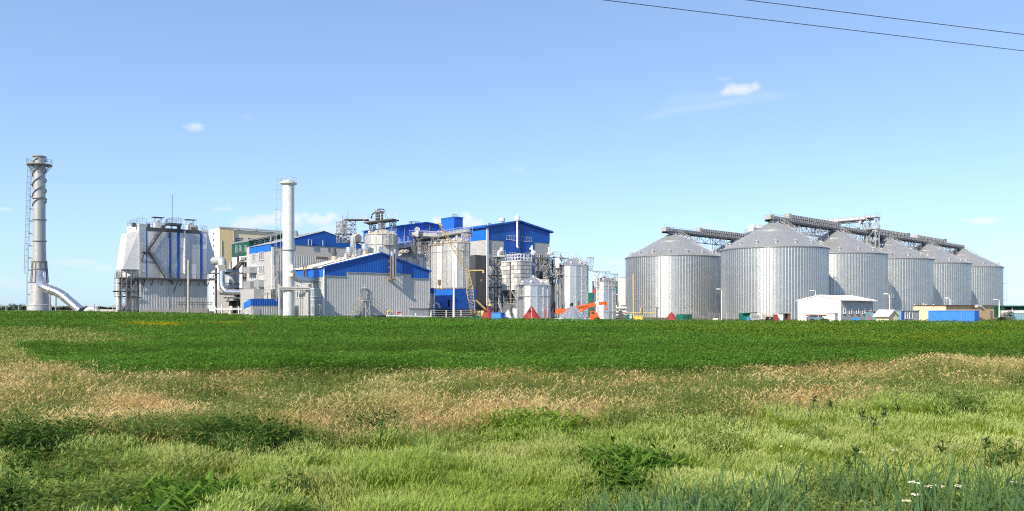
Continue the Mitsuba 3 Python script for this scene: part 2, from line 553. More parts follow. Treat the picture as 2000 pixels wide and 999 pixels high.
def ground_col(p, n, uv):
    big = mikit.fbm(p.x * 0.05, p.y * 0.05, 0.0, 3)
    fine = mikit.fbm(p.x * 2.3, p.y * 2.3, 1.0, 4)
    soil = mikit.mix((0.13, 0.105, 0.055), (0.22, 0.18, 0.10), fine)
    crop = mikit.mix((0.04, 0.075, 0.014), (0.06, 0.10, 0.022), fine)
    far = mikit.mix((0.055, 0.085, 0.025), (0.12, 0.12, 0.05), big)
    yard = mikit.mix((0.20, 0.19, 0.16), (0.13, 0.14, 0.09), mikit.smoothstep(0.35, 0.7, fine * 0.6 + big * 0.5))
    e = dr.select(p.x < 0, 121.0 - p.x * 0.42, 121.0 + p.x * 0.28)
    c = mikit.mix(soil, crop, mikit.smoothstep(17.0, 22.0, p.y + 4 * (big - 0.5)))
    c = mikit.mix(c, yard, mikit.smoothstep(-1.0, 3.0, p.y - e))
    return mikit.mix(c, far, mikit.smoothstep(300.0, 380.0, p.y))


scene['ground_cover'] = {'type': 'twosided', 'bsdf': {'type': 'diffuse', 'reflectance': mikit.proc(ground_col)}}
scene['ground'] = mikit.ply(make_ground(), 'ground_cover', smooth=True)
labels['ground'] = {'label': 'flat field ground that slopes gently up to the plant on the left', 'category': 'ground', 'kind': 'structure'}

UX = np.array([0.766, 0.643])


# ------------------------------------------------------------------ big grain silos
def shell(r, z0, z1, n, ring, bays, c=(0, 0)):
    nz = max(1, int(round((z1 - z0) / ring)))
    ang = np.linspace(0, 2 * np.pi, n + 1)
    v, uv, f = [], [], []
    for k in range(nz + 1):
        z = z0 + (z1 - z0) * k / nz
        v.append(np.stack([c[0] + r * np.cos(ang), c[1] + r * np.sin(ang), 0 * ang + z], 1))
        uv.append(np.stack([0 * ang + k * 1.0, ang / (2 * np.pi) * bays], 1))
    m = n + 1
    for k in range(nz):
        for i in range(n):
            a = k * m + i
            f += [[a, a + 1, a + m + 1], [a, a + m + 1, a + m]]
    return np.vstack(v), np.array(f), np.vstack(uv)


def big_silo(cx, cy, label, ladder_ang=None, door_side=None, R=13.5):
    ZE, ZP, zb = 17.3, 24.5, -0.6
    k = thing('grain_silo', label, 'silo', 'large galvanised grain silos with cone roofs')
    v, f, uv = shell(R, zb, ZE, 168, 1.12, 30, (cx, cy))
    n = np.stack([(v[:, 0] - cx) / R, (v[:, 1] - cy) / R, 0 * v[:, 0]], 1)
    scene[k + '__wall'] = mikit.ply((v, f), 'galv_wall', smooth=True, uv=uv)
    NS = 112
    ms = []
    for i in range(NS):
        a = 2 * math.pi * i / NS
        s = Fr(0, 0, math.degrees(a), o=(cx + R * math.cos(a), cy + R * math.sin(a)))
        ms.append(s.put(hexa([[-.005, -.15, zb], [.042, -.04, zb], [.042, .04, zb], [-.005, .15, zb], [-.005, -.15, ZE], [.042, -.04, ZE], [.042, .04, ZE], [-.005, .15, ZE]])))
    part(k, 'stiffener', ms, 'galv_rib', kind='stuff')
    part(k, 'roof', lathe([(R + 0.28, ZE - 0.05), (R + 0.28, ZE + 0.06), (1.25, ZP - 0.35)], 112, (cx, cy)), 'galv_roof')
    ms = []
    for i in range(60):
        a = 2 * math.pi * i / 60
        ca, sa = math.cos(a), math.sin(a)
        r1 = 1.4 if i % 2 == 0 else 5.2
        z1 = ZE + 0.06 + (R + 0.28 - r1) / (R + 0.28 - 1.25) * (ZP - 0.41 - ZE)
        ms.append(bar((cx + (R + 0.28) * ca, cy + (R + 0.28) * sa, ZE + 0.072), (cx + r1 * ca, cy + r1 * sa, z1 + 0.012), 0.11, 0.02))
    part(k, 'roof_rib', ms, 'roof_seam', kind='stuff')
    for rr in (R * 0.42,):
        z = ZE + 0.06 + (R + 0.28 - rr) / (R + 0.28 - 1.25) * (ZP - 0.41 - ZE)
        part(k, 'roof_ring', lathe([(rr + .06, z - .02), (rr + .06, z + 0.13), (rr - .06, z + 0.17), (rr - .06, z)], 56, (cx, cy)), 'galv_plain')
    part(k, 'roof_collar', lathe([(1.3, ZP - 0.45), (1.3, ZP + 0.1), (1.0, ZP + 0.25), (0.0, ZP + 0.25)], 20, (cx, cy)), 'galv_plain')
    part(k, 'eave_ring', lathe([(R + 0.02, ZE - 0.22), (R + 0.2, ZE - 0.2), (R + 0.2, ZE - 0.08), (R + 0.02, ZE - 0.06)], 112, (cx, cy)), 'steel_grey')
    for i in range(16):
        a = 2 * math.pi * (i + 0.3) / 16
        rr = R - 1.3
        z = ZE + 0.06 + 1.58 / (R + 0.28 - 1.25) * (ZP - 0.41 - ZE)
        s = Fr(0, 0, math.degrees(a), o=(cx + rr * math.cos(a), cy + rr * math.sin(a)))
        part(k, 'roof_vent', s.put(cat([lathe([(0.26, z - 0.2), (0.26, z + 0.5)], 10), lathe([(0.0, z + 0.85), (0.48, z + 0.62), (0.48, z + 0.45), (0.2, z + 0.45)], 10)])), 'steel_light')
    # the stair up the roof on the sunny side and its handrail
    a = math.radians(-2)
    ca, sa = math.cos(a), math.sin(a)
    p, q = np.array([cx + (R + .2) * ca, cy + (R + .2) * sa, ZE + 0.2]), np.array([cx + 1.5 * ca, cy + 1.5 * sa, ZP])
    part(k, 'roof_stair', stairs(p, q, 0.7), 'steel_light')
    if ladder_ang is not None:
        a = math.radians(ladder_ang)
        o = (math.cos(a), math.sin(a))
        x, y = cx + (R + .35) * o[0], cy + (R + .35) * o[1]
        lk = part(k, 'ladder', ladder((x, y, 0.2), (x, y, ZE + 1.2), o, 0.6), 'steel_light')
        for z in (5.5, 11.5):
            part(lk, 'rest_platform', [WORLD.put(box(x - .2, x + 1.1, y - .7, y + .7, z, z + .08)), railing([(x - .2, y - .7, z), (x + 1.1, y - .7, z), (x + 1.1, y + .7, z)])], 'steel_light')
    if door_side is not None:
        a = math.radians(door_side)
        o = (math.cos(a), math.sin(a))
        x, y = cx + (R + .3) * o[0], cy + (R + .3) * o[1]
        part(k, 'access_platform', [ladder((x, y, 0), (x, y, 5.6), o, 0.6), box(x - .5, x + .5, y - .8, y + .6, 3.2, 3.3)], 'rust')
    return k


S0, DS = np.array([65.4, 197.0]), np.array([24.07, 22.0])
silo_pos = [S0 + DS * i for i in range(5)]
row2 = [np.array([46.5, 228.0]), np.array([46.5, 228.0]) + DS]
silo_lab = ['tall galvanised grain silo nearest the camera, behind the white building', 'second grain silo of the front row, with a tall ladder on its right edge',
            'third grain silo of the front row, directly behind the small gabled hut', 'fourth grain silo of the front row, behind the blue shipping container',
            'farthest right grain silo at the end of the front row']
SL = [(-62, None), (-33, 15), (None, None), (None, None), (-30, None)]
for i, (p, l) in enumerate(zip(silo_pos, silo_lab)):
    ang = {1: -37, 4: -33}.get(i)
    dr_ = {0: -42, 2: -43, 3: -42}.get(i)
    big_silo(p[0], p[1], l, ang, dr_, 12.75 if i == 0 else 13.5)
big_silo(row2[0][0], row2[0][1], 'leftmost large grain silo, standing behind the yellow gas pipe')
big_silo(row2[1][0], row2[1][1], 'mostly hidden grain silo in the gap between the two leftmost silos')


def gallery(name, label, p, q, z0, uppers, supports, pos):
    """A conveyor gallery from p to q (ground points) with its floor at z0; uppers: spans of a second raised trough; supports under it."""
    p, q = np.array(p, float), np.array(q, float)
    L = np.linalg.norm(q - p)
    d = (q - p) / L
    fr = Fr(0, 0, math.degrees(math.atan2(d[1], d[0])), o=p)
    k = thing(name, label, 'conveyor')
    part(k, 'deck', [box(0, L, -1.25, 1.25, z0, z0 + 0.14), box(0, L, -1.25, -1.1, z0 - 0.35, z0), box(0, L, 1.1, 1.25, z0 - 0.35, z0)], 'steel_dark', fr)
    part(k, 'trough', [box(0.8, L - .8, -0.35, 0.5, z0 + 0.2, z0 + 1.05)], 'steel_grey', fr)
    n = int(L / 1.1)
    ms = []
    for i in range(n + 1):
        x = L * i / n
        ms += [box(x - .03, x + .03, -1.25, -1.19, z0, z0 + 1.25), box(x - .03, x + .03, 1.19, 1.25, z0, z0 + 1.25)]
    ms += [box(0, L, s, s + .05, z0 + h, z0 + h + .06) for s in (-1.25, 1.2) for h in (0.6, 1.2)]
    part(k, 'railing', ms, 'steel_light', fr)
    part(k, 'rail_panel', [box(L * i / n + .06, L * (i + 1) / n - .06, -1.18, -1.15, z0 + .12, z0 + .85) for i in range(n)], 'steel_grey', fr, kind='stuff')
    part(k, 'head_box', [box(-0.6, 1.4, -0.7, 0.7, z0 + 0.1, z0 + 1.25)], 'steel_light', fr)
    for a, b in uppers:
        u = part(k, 'upper_trough', [box(a, b, -0.55, 0.65, z0 + 1.2, z0 + 2.0)], 'steel_grey', fr)
        part(u, 'drive_box', [box(a - 0.9, a + .4, -0.7, 0.75, z0 + 0.9, z0 + 2.2)], 'steel_light', fr)
        part(u, 'end_box', [box(b - .4, b + 1.2, -0.7, 0.7, z0 + 0.9, z0 + 2.2)], 'steel_grey', fr)
        m = int((b - a) / 1.2)
        part(u, 'rib', [box(a + (b - a) * i / m - .04, a + (b - a) * i / m + .04, -0.64, 0.7, z0 + 1.15, z0 + 2.06) for i in range(m + 1)], 'steel_light', fr, kind='stuff')
    nose = [(-0.6, 0.9), (-0.6, -0.9)]
    for a, b, dep in supports:
        m = max(3, int((b - a) / 2.6))
        t = part(k, 'support_truss', [lattice((a, 0, z0 - dep / 2 - .3), (b, 0, z0 - dep / 2 - .3), dep, dep, m, 0.10, 0.08)], 'steel_grey', fr)
    # trestle legs standing on the silo roofs
    for s, c in pos:
        for off in (-6.5, 6.5, -10.5, 10.5):
            x = s + off
            if 0.5 < x < L - .5:
                zr = 17.3 + (13.78 - abs(off)) / (13.78 - 1.25) * 6.85
                part(k, 'trestle', [bar((x, -1.1, z0 - .1), (x + .5, -1.5, zr), .12), bar((x, 1.1, z0 - .1), (x + .5, 1.5, zr), .12), bar((x, -1.1, z0 - .1), (x + .5, 1.5, zr), .08), bar((x, 1.1, z0 - .1), (x + .5, -1.5, zr), .08),
                                    bar((x - 2, -1.1, z0 - .1), (x + .5, -1.5, zr), .08), bar((x + 2, 1.1, z0 - .1), (x + .5, 1.5, zr), .08)], 'steel_grey', fr)
    # cable posts
    part(k, 'lamp_mast', [bar((L * f, 1.2, z0), (L * f, 1.2, z0 + h), .06) for f, h in ((0.02, 2.6), (.1, 2.0), (.55, 2.2), (.98, 2.4))], 'steel_grey', fr)
    return k


dn = DS / np.linalg.norm(DS)
LS = np.linalg.norm(DS)
gallery('silo_conveyor', 'long conveyor gallery running over the peaks of the front silo row', S0 - dn * 2.2, silo_pos[4] + dn * 1.5, 24.75, [(9.5, 36), (63, 85), (93, 117)], [(5, 29, 2.2), (38, 62, 2.2), (70, 94, 1.8), (103, 127, 1.8)], [(2.2 + LS * i, 0) for i in range(5)])
gallery('silo_conveyor', 'conveyor gallery on top of the two leftmost silos', row2[0] - dn * 3.6, row2[1] + dn * 18, 24.75, [(17, 52)], [(7, 30, 2.0)], [(3.6 + LS * i, 0) for i in range(2)])

# cross conveyor: a lattice tower between two silos and a bridge to the second row
TX = np.array([104.3, 231.5])
ft = Fr(0, 0, 42.0, o=TX)
tw = thing('elevator_tower', 'white lattice tower rising between the second and third silos of the front row', 'tower')
part(tw, 'mast', [lattice((0, -1.6, 0), (0, -1.6, 29.2), 2.6, 2.6, 9, .22, .13, side=(1, 0, 0))], 'steel_light', ft)
part(tw, 'mast', [lattice((4.0, 1.8, 0), (4.0, 1.8, 28.2), 2.0, 2.0, 11, .12, .09, side=(1, 0, 0))], 'steel_grey', ft)
part(tw, 'platform', [box(-1.6, 1.6, -3.2, 0.2, 25.8, 26.0), railing([(-1.5, -3.1, 26), (1.5, -3.1, 26), (1.5, .1, 26)])], 'steel_light', ft)
part(tw, 'platform', [box(-1.6, 1.6, -3.2, 0.2, 29.2, 29.4), railing([(-1.5, .1, 29.4), (-1.5, -3.1, 29.4), (1.5, -3.1, 29.4), (1.5, .1, 29.4)])], 'steel_light', ft)
part(tw, 'spout', [tube([(-0.4, 1, 28.6), (-.9, 2, 27.4), (-.4, 2.5, 25.6)], .35, 8)], 'steel_dark', ft)
part(tw, 'spout', [tube([(-2.2, 1, 28.4), (-2.6, 1.4, 26.4)], .35, 8)], 'steel_light', ft)
br = thing('cross_conveyor', 'level conveyor bridge reaching back from the white lattice tower', 'conveyor')
part(br, 'deck', [box(-1.1, 1.1, -1.5, 36, 28.6, 28.9)], 'steel_dark', ft)
part(br, 'trough', [box(-.5, .5, -2.5, 36, 29.0, 29.8)], 'cladding_light', ft)
part(br, 'railing', [railing([(s, -1.5, 28.9), (s, 36, 28.9)], 1.15) for s in (-1.05, 1.05)], 'steel_light', ft)
part(br, 'truss', [lattice((0, 3, 27.3), (0, 36, 27.3), 2.0, 2.0, 12, .12, .08)], 'steel_grey', ft)
hd = thing('headhouse_tower', 'white elevator headhouse peeking out left of the nearest silo peak', 'tower')
part(hd, 'tower', [lattice((0, 37.5, 0), (0, 37.5, 28), 2.4, 2.4, 9, .15, .1, side=(1, 0, 0))], 'steel_light', ft)
part(hd, 'head_box', [box(-1.1, 1.1, 36.6, 38.6, 28, 29.6), lathe([(0, 29.5), (1.0, 29.6), (.9, 30.1), (0, 30.5)], 12, (0, 37.6))], 'cladding_light', ft)
part(hd, 'platform', [box(-2.2, 2.2, 35.8, 39.4, 27.5, 27.7), railing([(-2.2, 35.8, 27.7), (2.2, 35.8, 27.7), (2.2, 39.4, 27.7), (-2.2, 39.4, 27.7), (-2.2, 35.8, 27.7)])], 'steel_grey', ft)

# ------------------------------------------------------------------ left stack with spiral strakes
CX, CD = W(77, 200)
st = thing('tall_chimney', 'tall tapered grey chimney with spiral strakes and a ring platform, far left', 'chimney')
cz = ground_z(CX, CD) - 0.6
part(st, 'shaft', lathe([(2.35, cz + 1.5), (2.2, 4.5), (1.86, 9.0), (1.55, 14.5), (1.42, 19), (1.36, 30), (1.3, 41.4), (1.2, 41.4), (1.2, 39)], 40, (CX, CD)), 'stack_concrete', smooth=30)
bd = part(st, 'base_drum', lathe([(2.75, cz), (2.75, 3.6), (2.3, 3.7)], 40, (CX, CD)), 'cladding_silver', smooth=30)
part(bd, 'seam', [lathe([(2.80, z), (2.80, z + .08)], 40, (CX, CD)) for z in (2.2, 3.5)], 'steel_grey')
for z, r in ((9.4, 2.0), (12.7, 1.8), (14.6, 1.72), (19.8, 1.62), (25.2, 1.6), (30.6, 1.6), (41.2, 1.5)):
    part(st, 'flange', lathe([(r - .35, z - .12), (r + .08, z - .1), (r + .08, z + .1), (r - .35, z + .12)], 36, (CX, CD)), 'steel_grey')
for j in range(3):
    t = np.linspace(0, 1, 90)
    a = -2 * math.pi * (t * 1.55 + j / 3) + 0.6
    inn, outr = 1.36, 1.62
    V, F = [], []
    for ai, ti in zip(-a, t):
        z = 28.6 + ti * 12.2
        for rr, dz in ((inn, -.05), (outr, -.05), (outr, .05), (inn, .05)):
            V.append([CX + rr * math.cos(ai), CD + rr * math.sin(ai), z + dz])
    for i in range(len(t) - 1):
        for q in range(4):
            a_, b_ = i * 4 + q, i * 4 + (q + 1) % 4
            F += [[a_, b_, b_ + 4], [a_, b_ + 4, a_ + 4]]
    part(st, 'strake', (np.array(V), np.array(F)), 'steel_grey')
pf = part(st, 'ring_platform', lathe([(1.3, 39.0), (2.9, 39.0), (2.9, 39.25), (1.3, 39.25)], 24, (CX, CD)), 'steel_grey')
ring = [(CX + 2.85 * math.cos(a), CD + 2.85 * math.sin(a), 39.2) for a in np.linspace(0, 2 * math.pi, 19)]
part(pf, 'railing', railing(ring, 1.25, 2, .06), 'steel_grey')
part(pf, 'bracket', [bar((CX + 2.7 * math.cos(a), CD + 2.7 * math.sin(a), 39.0), (CX + 1.3 * math.cos(a), CD + 1.3 * math.sin(a), 37.0), .14) for a in np.arange(10) * math.pi / 5], 'steel_grey')
part(st, 'stiffener_fin', [bar((CX + r0 * math.cos(a), CD + r0 * math.sin(a), 9.3), (CX + 1.62 * math.cos(a), CD + 1.62 * math.sin(a), 14.6), .12, .2) for a in np.arange(12) * math.pi / 6 for r0 in (1.98,)], 'steel_grey')
LXx = CX - 1.75
lk = part(st, 'ladder', [ladder((LXx - 0.75, CD - 1.0, 9.0), (LXx, CD - .6, 39.2), (-1, -0.15), .6, True, .06), ladder((LXx - 0.75, CD - 1.0, 3), (LXx - 0.75, CD - 1.0, 9), (-1, -.15), .6, False, .06)], 'steel_grey')
part(lk, 'tie', [bar((CX - 1.2, CD - .4, z), (LXx - .2 - (37 - z) * .02, CD - .7, z + .3), .14, .3) for z in np.arange(6, 36, 3.1)], 'steel_grey')
dk = thing('flue_duct', 'shiny steel flue pipe bending down from the left chimney to the ground', 'duct')
dpath = bend([W(80, 199) + (Zp(534, 199),), W(80, 196.5) + (Zp(553, 196.5),), W(88, 195) + (Zp(563, 195),), W(116, 195) + (Zp(572, 195),), W(158, 194) + (Zp(607.5, 194),)], 3.5, 7)
part(dk, 'pipe', tube(dpath, 1.08, 20), 'bright_duct', smooth=40)
part(dk, 'inlet_box', [hexa(np.array([WORLD.P(*W(px, d), Zp(py, d)) for px, py, d in ((74, 553, 196), (87, 553, 196), (87, 553, 199.5), (74, 553, 199.5), (74, 533, 198), (86, 533, 198), (86, 533, 199.8), (74, 533, 199.8))]))], 'cladding_silver')
for t in (9, 16, 24, 30):
    pt, nx = np.array(dpath[min(t, len(dpath) - 2)]), np.array(dpath[min(t, len(dpath) - 2) + 1])
    dd = (nx - pt) / np.linalg.norm(nx - pt)
    part(dk, 'joint_ring', tube([pt - dd * .09, pt + dd * .09], 1.15, 20), 'cladding_silver')
part(dk, 'support_frame', [bar(W(98, 195) + (1, ), W(98, 195) + (Zp(576, 195),), .25), bar(W(109, 195) + (1,), W(109, 195) + (Zp(576, 195),), .25), bar(W(97.5, 195) + (Zp(576.5, 195),), W(109.5, 195) + (Zp(576.5, 195),), .3), bar(W(103.5, 195) + (Zp(576, 195),), W(103.5, 195) + (Zp(571, 195),), .3)], 'steel_grey')
g = thing('ground_duct', 'humped silver duct half buried right of the left chimney', 'duct')
part(g, 'elbow', tube(bend([W(163, 193) + (0.5,), W(172, 192) + (2.5,), W(188, 192) + (2.6,), W(194, 192) + (0.6,)], 1.2), .75, 14), 'cladding_silver', smooth=40)
part(g, 'culvert', [WORLD.put(box(W(186, 193)[0], W(232, 193)[0], 192, 195, .5, Zp(604.5, 193)))], 'concrete')

# ------------------------------------------------------------------ filter house (silver-clad precipitator)
E = Fr(272, 185, 41)
ez = 0.8
e = thing('filter_house', 'large silver-clad dust filter building with crossing outside stairs, beside the left chimney', 'filter building')
UW = E.X(405)
Zc, Zt, Zr = E.Z(543), E.Z(437), E.Z(443)
VD = 9.8
part(e, 'lower_wall', [corr(0, UW, ez, Zc, .62, .05), box(0.02, UW, 0.0, VD, ez, Zc)], 'cladding_silver', E)
part(e, 'upper_wall', [box(0, UW, -.02, VD, Zc + .02, Zr)], 'cladding_silver', E)
# cladding sheets on the front, each its own piece, between the posts
pan = [(272, 285), (286, 300), (300, 313), (313, 326), (334, 345), (351, 361), (361, 372), (372, 383), (383, 390.5), (395, 404)]
tone = ['cladding_silver', 'cladding_light', 'galv_plain', 'cladding_silver']
for j, (a, b) in enumerate(pan):
    xa, xb = E.X(a), E.X(b)
    top = Zt if j == 0 else Zr - .9
    for q in range(3):
        z0, z1 = Zc + .1 + (top - Zc - .1) * q / 3, Zc + .1 + (top - Zc - .1) * (q + 1) / 3
        part(e, 'sheet', [box(xa + .03, xb - .03, -.10 - .015 * ((j + q) % 3), -.02, z0 + .02, z1 - .02)], tone[(j * 3 + q * 5) % 4 if q != 1 else 0], E)
# left end wall top and inlet hood
zb = E.Z(522)
for j in range(2):
    part(e, 'end_panel', [box(-.10, -.0, .05 + j * VD / 2, VD / 2 - .05 + j * VD / 2, Zr - 2.4, Zt)], 'cladding_light', E)
part(e, 'parapet', [box(-.1, E.X(286), -.12, VD, Zr, Zt)], 'cladding_light', E)
part(e, 'parapet', [box(E.X(392), UW + .1, -.12, VD, Zr - .3, Zr + .25)], 'cladding_light', E)


def hood(X0, X1b, X1t, zb_, zt0, zt1, ya, yb, yc, yd):
    return hexa([[X1b, ya, zb_], [X0, yc, zb_], [X0, yd, zb_], [X1b, yb, zb_], [X1t, ya + .4, zt1], [X0, yc, zt0], [X0, yd, zt0], [X1t, yb - .2, zt1]])


xb, xt = E.X(240), E.X(250)
hb, ht = E.Z(527), E.Z(452)
hd_ = part(e, 'inlet_hood', [hood(-.02, xb, xt, hb, ht, ht - .5, .15, 5.6, .1, VD)], 'white_wall', E)
part(hd_, 'skirt', [hexa([[xb + .5, .8, hb - 2.4], [0, .4, hb - 2.4], [0, 5.4, hb - 2.4], [xb + .3, 5.5, hb - 2.4], [xb, 2.8, hb - .02], [0, .5, hb - .02], [0, 5.4, hb - .02], [xb, 5.6, hb - .02]])], 'cladding_silver', E)
part(hd_, 'seam', [bar((xb + (xt - xb) * f - .03, .15 + .4 * f, hb + (ht - .5 - hb) * f), (-.03, .1, hb + (ht - hb) * f), .05) for f in (.33, .66)], 'steel_light', E)
# outlet cone on the right end
Xo = E.X(420, 3)
part(e, 'outlet_cone', [hexa([[UW, .1, E.Z(534)], [Xo, 2.6, E.Z(520)], [Xo, 5.4, E.Z(520)], [UW, VD - .1, E.Z(534)], [UW, .1, E.Z(443)], [Xo, 2.6, E.Z(499)], [Xo, 5.4, E.Z(499)], [UW, VD - .1, E.Z(443)]])], 'cladding_light', E)
# blue posts, dark head strip, windows, rain pipe
for a, b in ((284.6, 286), (330.5, 334), (346, 350.2), (390.8, 394.6)):
    part(e, 'blue_post', [box(E.X(a), E.X(b), -.2, -.0, Zc + .1, Zr - .7)], 'blue_sheet', E)
part(e, 'head_strip', [box(E.X(286), E.X(392), -.18, .3, Zr - .85, Zr - .02)], 'steel_dark', E)
for a, b, y0, y1, c in ((276, 283, 524, 532, 2), (334.5, 345, 525, 538, 3), (394.5, 401, 529.5, 536, 2)):
    window(e, E, a, b, y0, y1, c, 2, 'steel_dark', 'black_void')
part(e, 'rain_pipe', [tube([(E.X(360), -.3, Zr - .3), (E.X(360), -.3, E.Z(532)), (E.X(359), -.3, E.Z(533))], .28, 10), tube([(E.X(363), -.25, Zr - 1), (E.X(363), -.25, E.Z(533))], .14, 8)], 'cladding_light', E)
part(e, 'corner_post', [box(E.X(329), E.X(330), -.16, 0, ez, Zr - .8), box(E.X(361), E.X(362), -.16, 0, ez, Zc)], 'steel_light', E)
# catwalk, stairs, roof gear
cw = part(e, 'catwalk', [box(-1.4, UW + 1.4, -1.5, -.1, Zc - .3, Zc), box(-1.4, 0, -1.5, 2.5, Zc - .3, Zc)] + [bar((x, -1.4, Zc - .3), (x, -.1, Zc - 1.7), .14) for x in np.linspace(.5, UW, 8)], 'steel_dark', E)
part(cw, 'railing', railing([(-1.4, 2.4, Zc), (-1.4, -1.45, Zc), (UW + 1.4, -1.45, Zc), (UW + 1.4, 1, Zc)], 1.1, 1.5), 'steel_grey', E)
part(cw, 'brace', [bar((E.X(281), -1, Zc - .3), (E.X(276), -.2, E.Z(570)), .2), bar((E.X(394), -1.2, Zc - .2), (E.X(400), -.2, E.Z(556)), .2), bar((E.X(325), -1.3, Zc - .3), (E.X(338), -.5, E.Z(553)), .2), bar((E.X(346), -1, E.Z(545)), (E.X(338), -.3, E.Z(571)), .16)], 'steel_dark', E)
zl = E.Z(492)
s1 = part(e, 'outside_stair', stairs((E.X(323, -1), -1.0, Zc + .1), (E.X(291, -1), -1.0, zl), .9), 'steel_dark', E)
part(s1, 'landing', [box(E.X(276), E.X(290), -1.6, -.1, zl - .15, zl), railing([(E.X(276), -1.6, zl), (E.X(290), -1.6, zl)]), bar((E.X(280), -1, zl), (E.X(276), -.1, E.Z(512)), .18)], 'steel_dark', E)
s2 = part(e, 'outside_stair', stairs((E.X(288, -1), -1.0, zl), (E.X(326, -1), -1.0, E.Z(438, 6)), .9), 'steel_dark', E)
zt2 = E.Z(437.5, 8)
part(s2, 'landing', [box(E.X(325), E.X(351), -1.6, 1.0, zt2 - .5, zt2), bar((E.X(333), -1, zt2 - .3), (E.X(329), -.1, zt2 - 3.4), .18), bar((E.X(345), -1, zt2 - .3), (E.X(350), -.1, zt2 - 2.4), .18)], 'steel_dark', E)
part(s2, 'landing_railing', [railing([(E.X(330), 1, zt2), (E.X(330), -1.6, zt2), (E.X(351), -1.6, zt2), (E.X(351), 1.0, zt2), (E.X(330), 1, zt2)], 1.25, 1.0, .07), railing([(E.X(333), 3, zt2), (E.X(351), 3, zt2)], 1.3, 1.0, .07)], 'steel_grey', E)
part(e, 'roof_railing', [railing([(0, VD - .4, Zt), (-.0, 0.1, Zt), (E.X(286), .1, Zt)], 1.3, 1.1, .06), railing([(E.X(286), .3, Zr), (UW, .3, Zr), (UW, VD - .3, Zr)], 1.2, 1.4, .055), railing([(0, VD - .5, Zr + .3), (UW, VD - .5, Zr + .3)], 1.3, 1.4, .055)], 'steel_grey', E)
for px, d_ in ((308.5, 2.4), (371.5, 2.4)):
    x = E.X(px, d_)
    b = part(e, 'roof_fan', [box(x - .8, x + .8, d_ - .7, d_ + .7, Zr, Zr + 1.5), box(x - .45, x + .45, d_ - .4, d_ + .4, Zr + 1.5, Zr + 2.0)], 'cladding_light', E)
    part(b, 'rain_cap', [box(x - 1.25, x + 1.25, d_ - 1, d_ + 1, Zr + 2.6, Zr + 2.75)] + [bar((x + a, d_ + c, Zr + 1.4), (x + a, d_ + c, Zr + 2.6), .07) for a in (-.7, .7) for c in (-.6, .6)], 'steel_dark', E)
part(e, 'lightning_rod', [bar((E.X(342), 2, Zr), (E.X(342), 2, E.Z(381, E.X(342), 2)), .10)], 'steel_grey', E)
part(e, 'aerial', [bar((E.X(p), 1, Zr), (E.X(p), 1, Zr + h), .05) for p, h in ((280, 3.1), (325, 2.1), (351, 3.6), (380, 3.2), (386, 2.4))], 'steel_grey', E)
part(e, 'roof_clutter', [box(E.X(a), E.X(b), 1, 2.2, Zr, Zr + h) for a, b, h in ((262, 268, .9), (292, 296, 1.0), (318, 324, .7), (351, 356, 1.4), (377, 382, .8), (386, 389, 1.1))], 'steel_dark', E)
# ground pipes along the foot
part(e, 'foot_pipe', [tube([(E.X(340), -2.5, E.Z(p)), (E.X(409), -2.5, E.Z(p))], .13, 6) for p in (590, 594)] + [bar((E.X(q), -2.5, ez), (E.X(q), -2.5, E.Z(589)), .12) for q in (345, 370, 390, 405)], 'steel_grey', E)
part(e, 'dark_plinth', [box(-.05, UW, -.12, -.01, ez, E.Z(604))], 'concrete', E)

# steel stair tower at the left foot of the filter house
tt = thing('access_tower', 'narrow steel stair tower under the hood of the filter house', 'stair tower')
ax = E.X(236, 1.0)
bx0 = E.X(266, .2)
zg = 1.0
for x in np.linspace(ax, bx0, 4):
    part(tt, 'column', [bar((x, .3, zg), (x, .3, E.Z(530)), .22), bar((x, 4.4, zg), (x, 4.4, E.Z(530)), .22)], 'steel_grey', E)
for py in (606, 579, 568, 553, 543):
    z = E.Z(py)
    d_ = part(tt, 'deck', [box(ax - .5, bx0 + .3, .2, 4.6, z - .16, z)], 'steel_dark', E)
    part(d_, 'railing', [railing([(ax - .5, 4.6, z), (ax - .5, .2, z), (bx0 + .3, .2, z)], 1.1, 1.2)], 'steel_grey', E)
zs = [E.Z(p) for p in (606, 579, 553, 543)]
part(tt, 'stair', [stairs((ax + .3, .9, zs[0]), (bx0 - .8, .9, zs[1]), .8), stairs((bx0 - .8, 2, zs[1]), (ax + .3, 2, zs[2]), .8)], 'steel_light', E)
part(tt, 'brace', [bar((ax, .3, zs[i]), (bx0, .3, zs[i + 1]), .12) for i in range(2)] + [bar((bx0, .3, zs[i]), (ax, .3, zs[i + 1]), .12) for i in range(2)], 'steel_grey', E)
part(tt, 'white_pipe', [tube([(ax - .1, 2.5, zg), (ax - .1, 2.5, E.Z(545))], .55, 12), tube([(bx0 - .6, 3.5, zg), (bx0 - .6, 3.5, E.Z(545))], .6, 12)], 'cladding_light', E, smooth=40)
part(tt, 'hopper', [hexa([[ax + 1.0, 2.0, E.Z(566)], [bx0 - .6, 2.0, E.Z(566)], [bx0 - .6, 4, E.Z(566)], [ax + 1.0, 4, E.Z(566)], [xb + .6, .6, hb - 2.45], [-.6, .6, hb - 2.45], [-.6, 5.2, hb - 2.45], [xb + .6, 5.2, hb - 2.45]])], 'steel_grey', E)
part(tt, 'beam', [box(ax - 1.6, bx0 + .8, 1.2, 1.5, E.Z(571.5), E.Z(569)), box(-2.2, .4, -.5, -.2, E.Z(583), E.Z(581))], 'steel_dark', E)

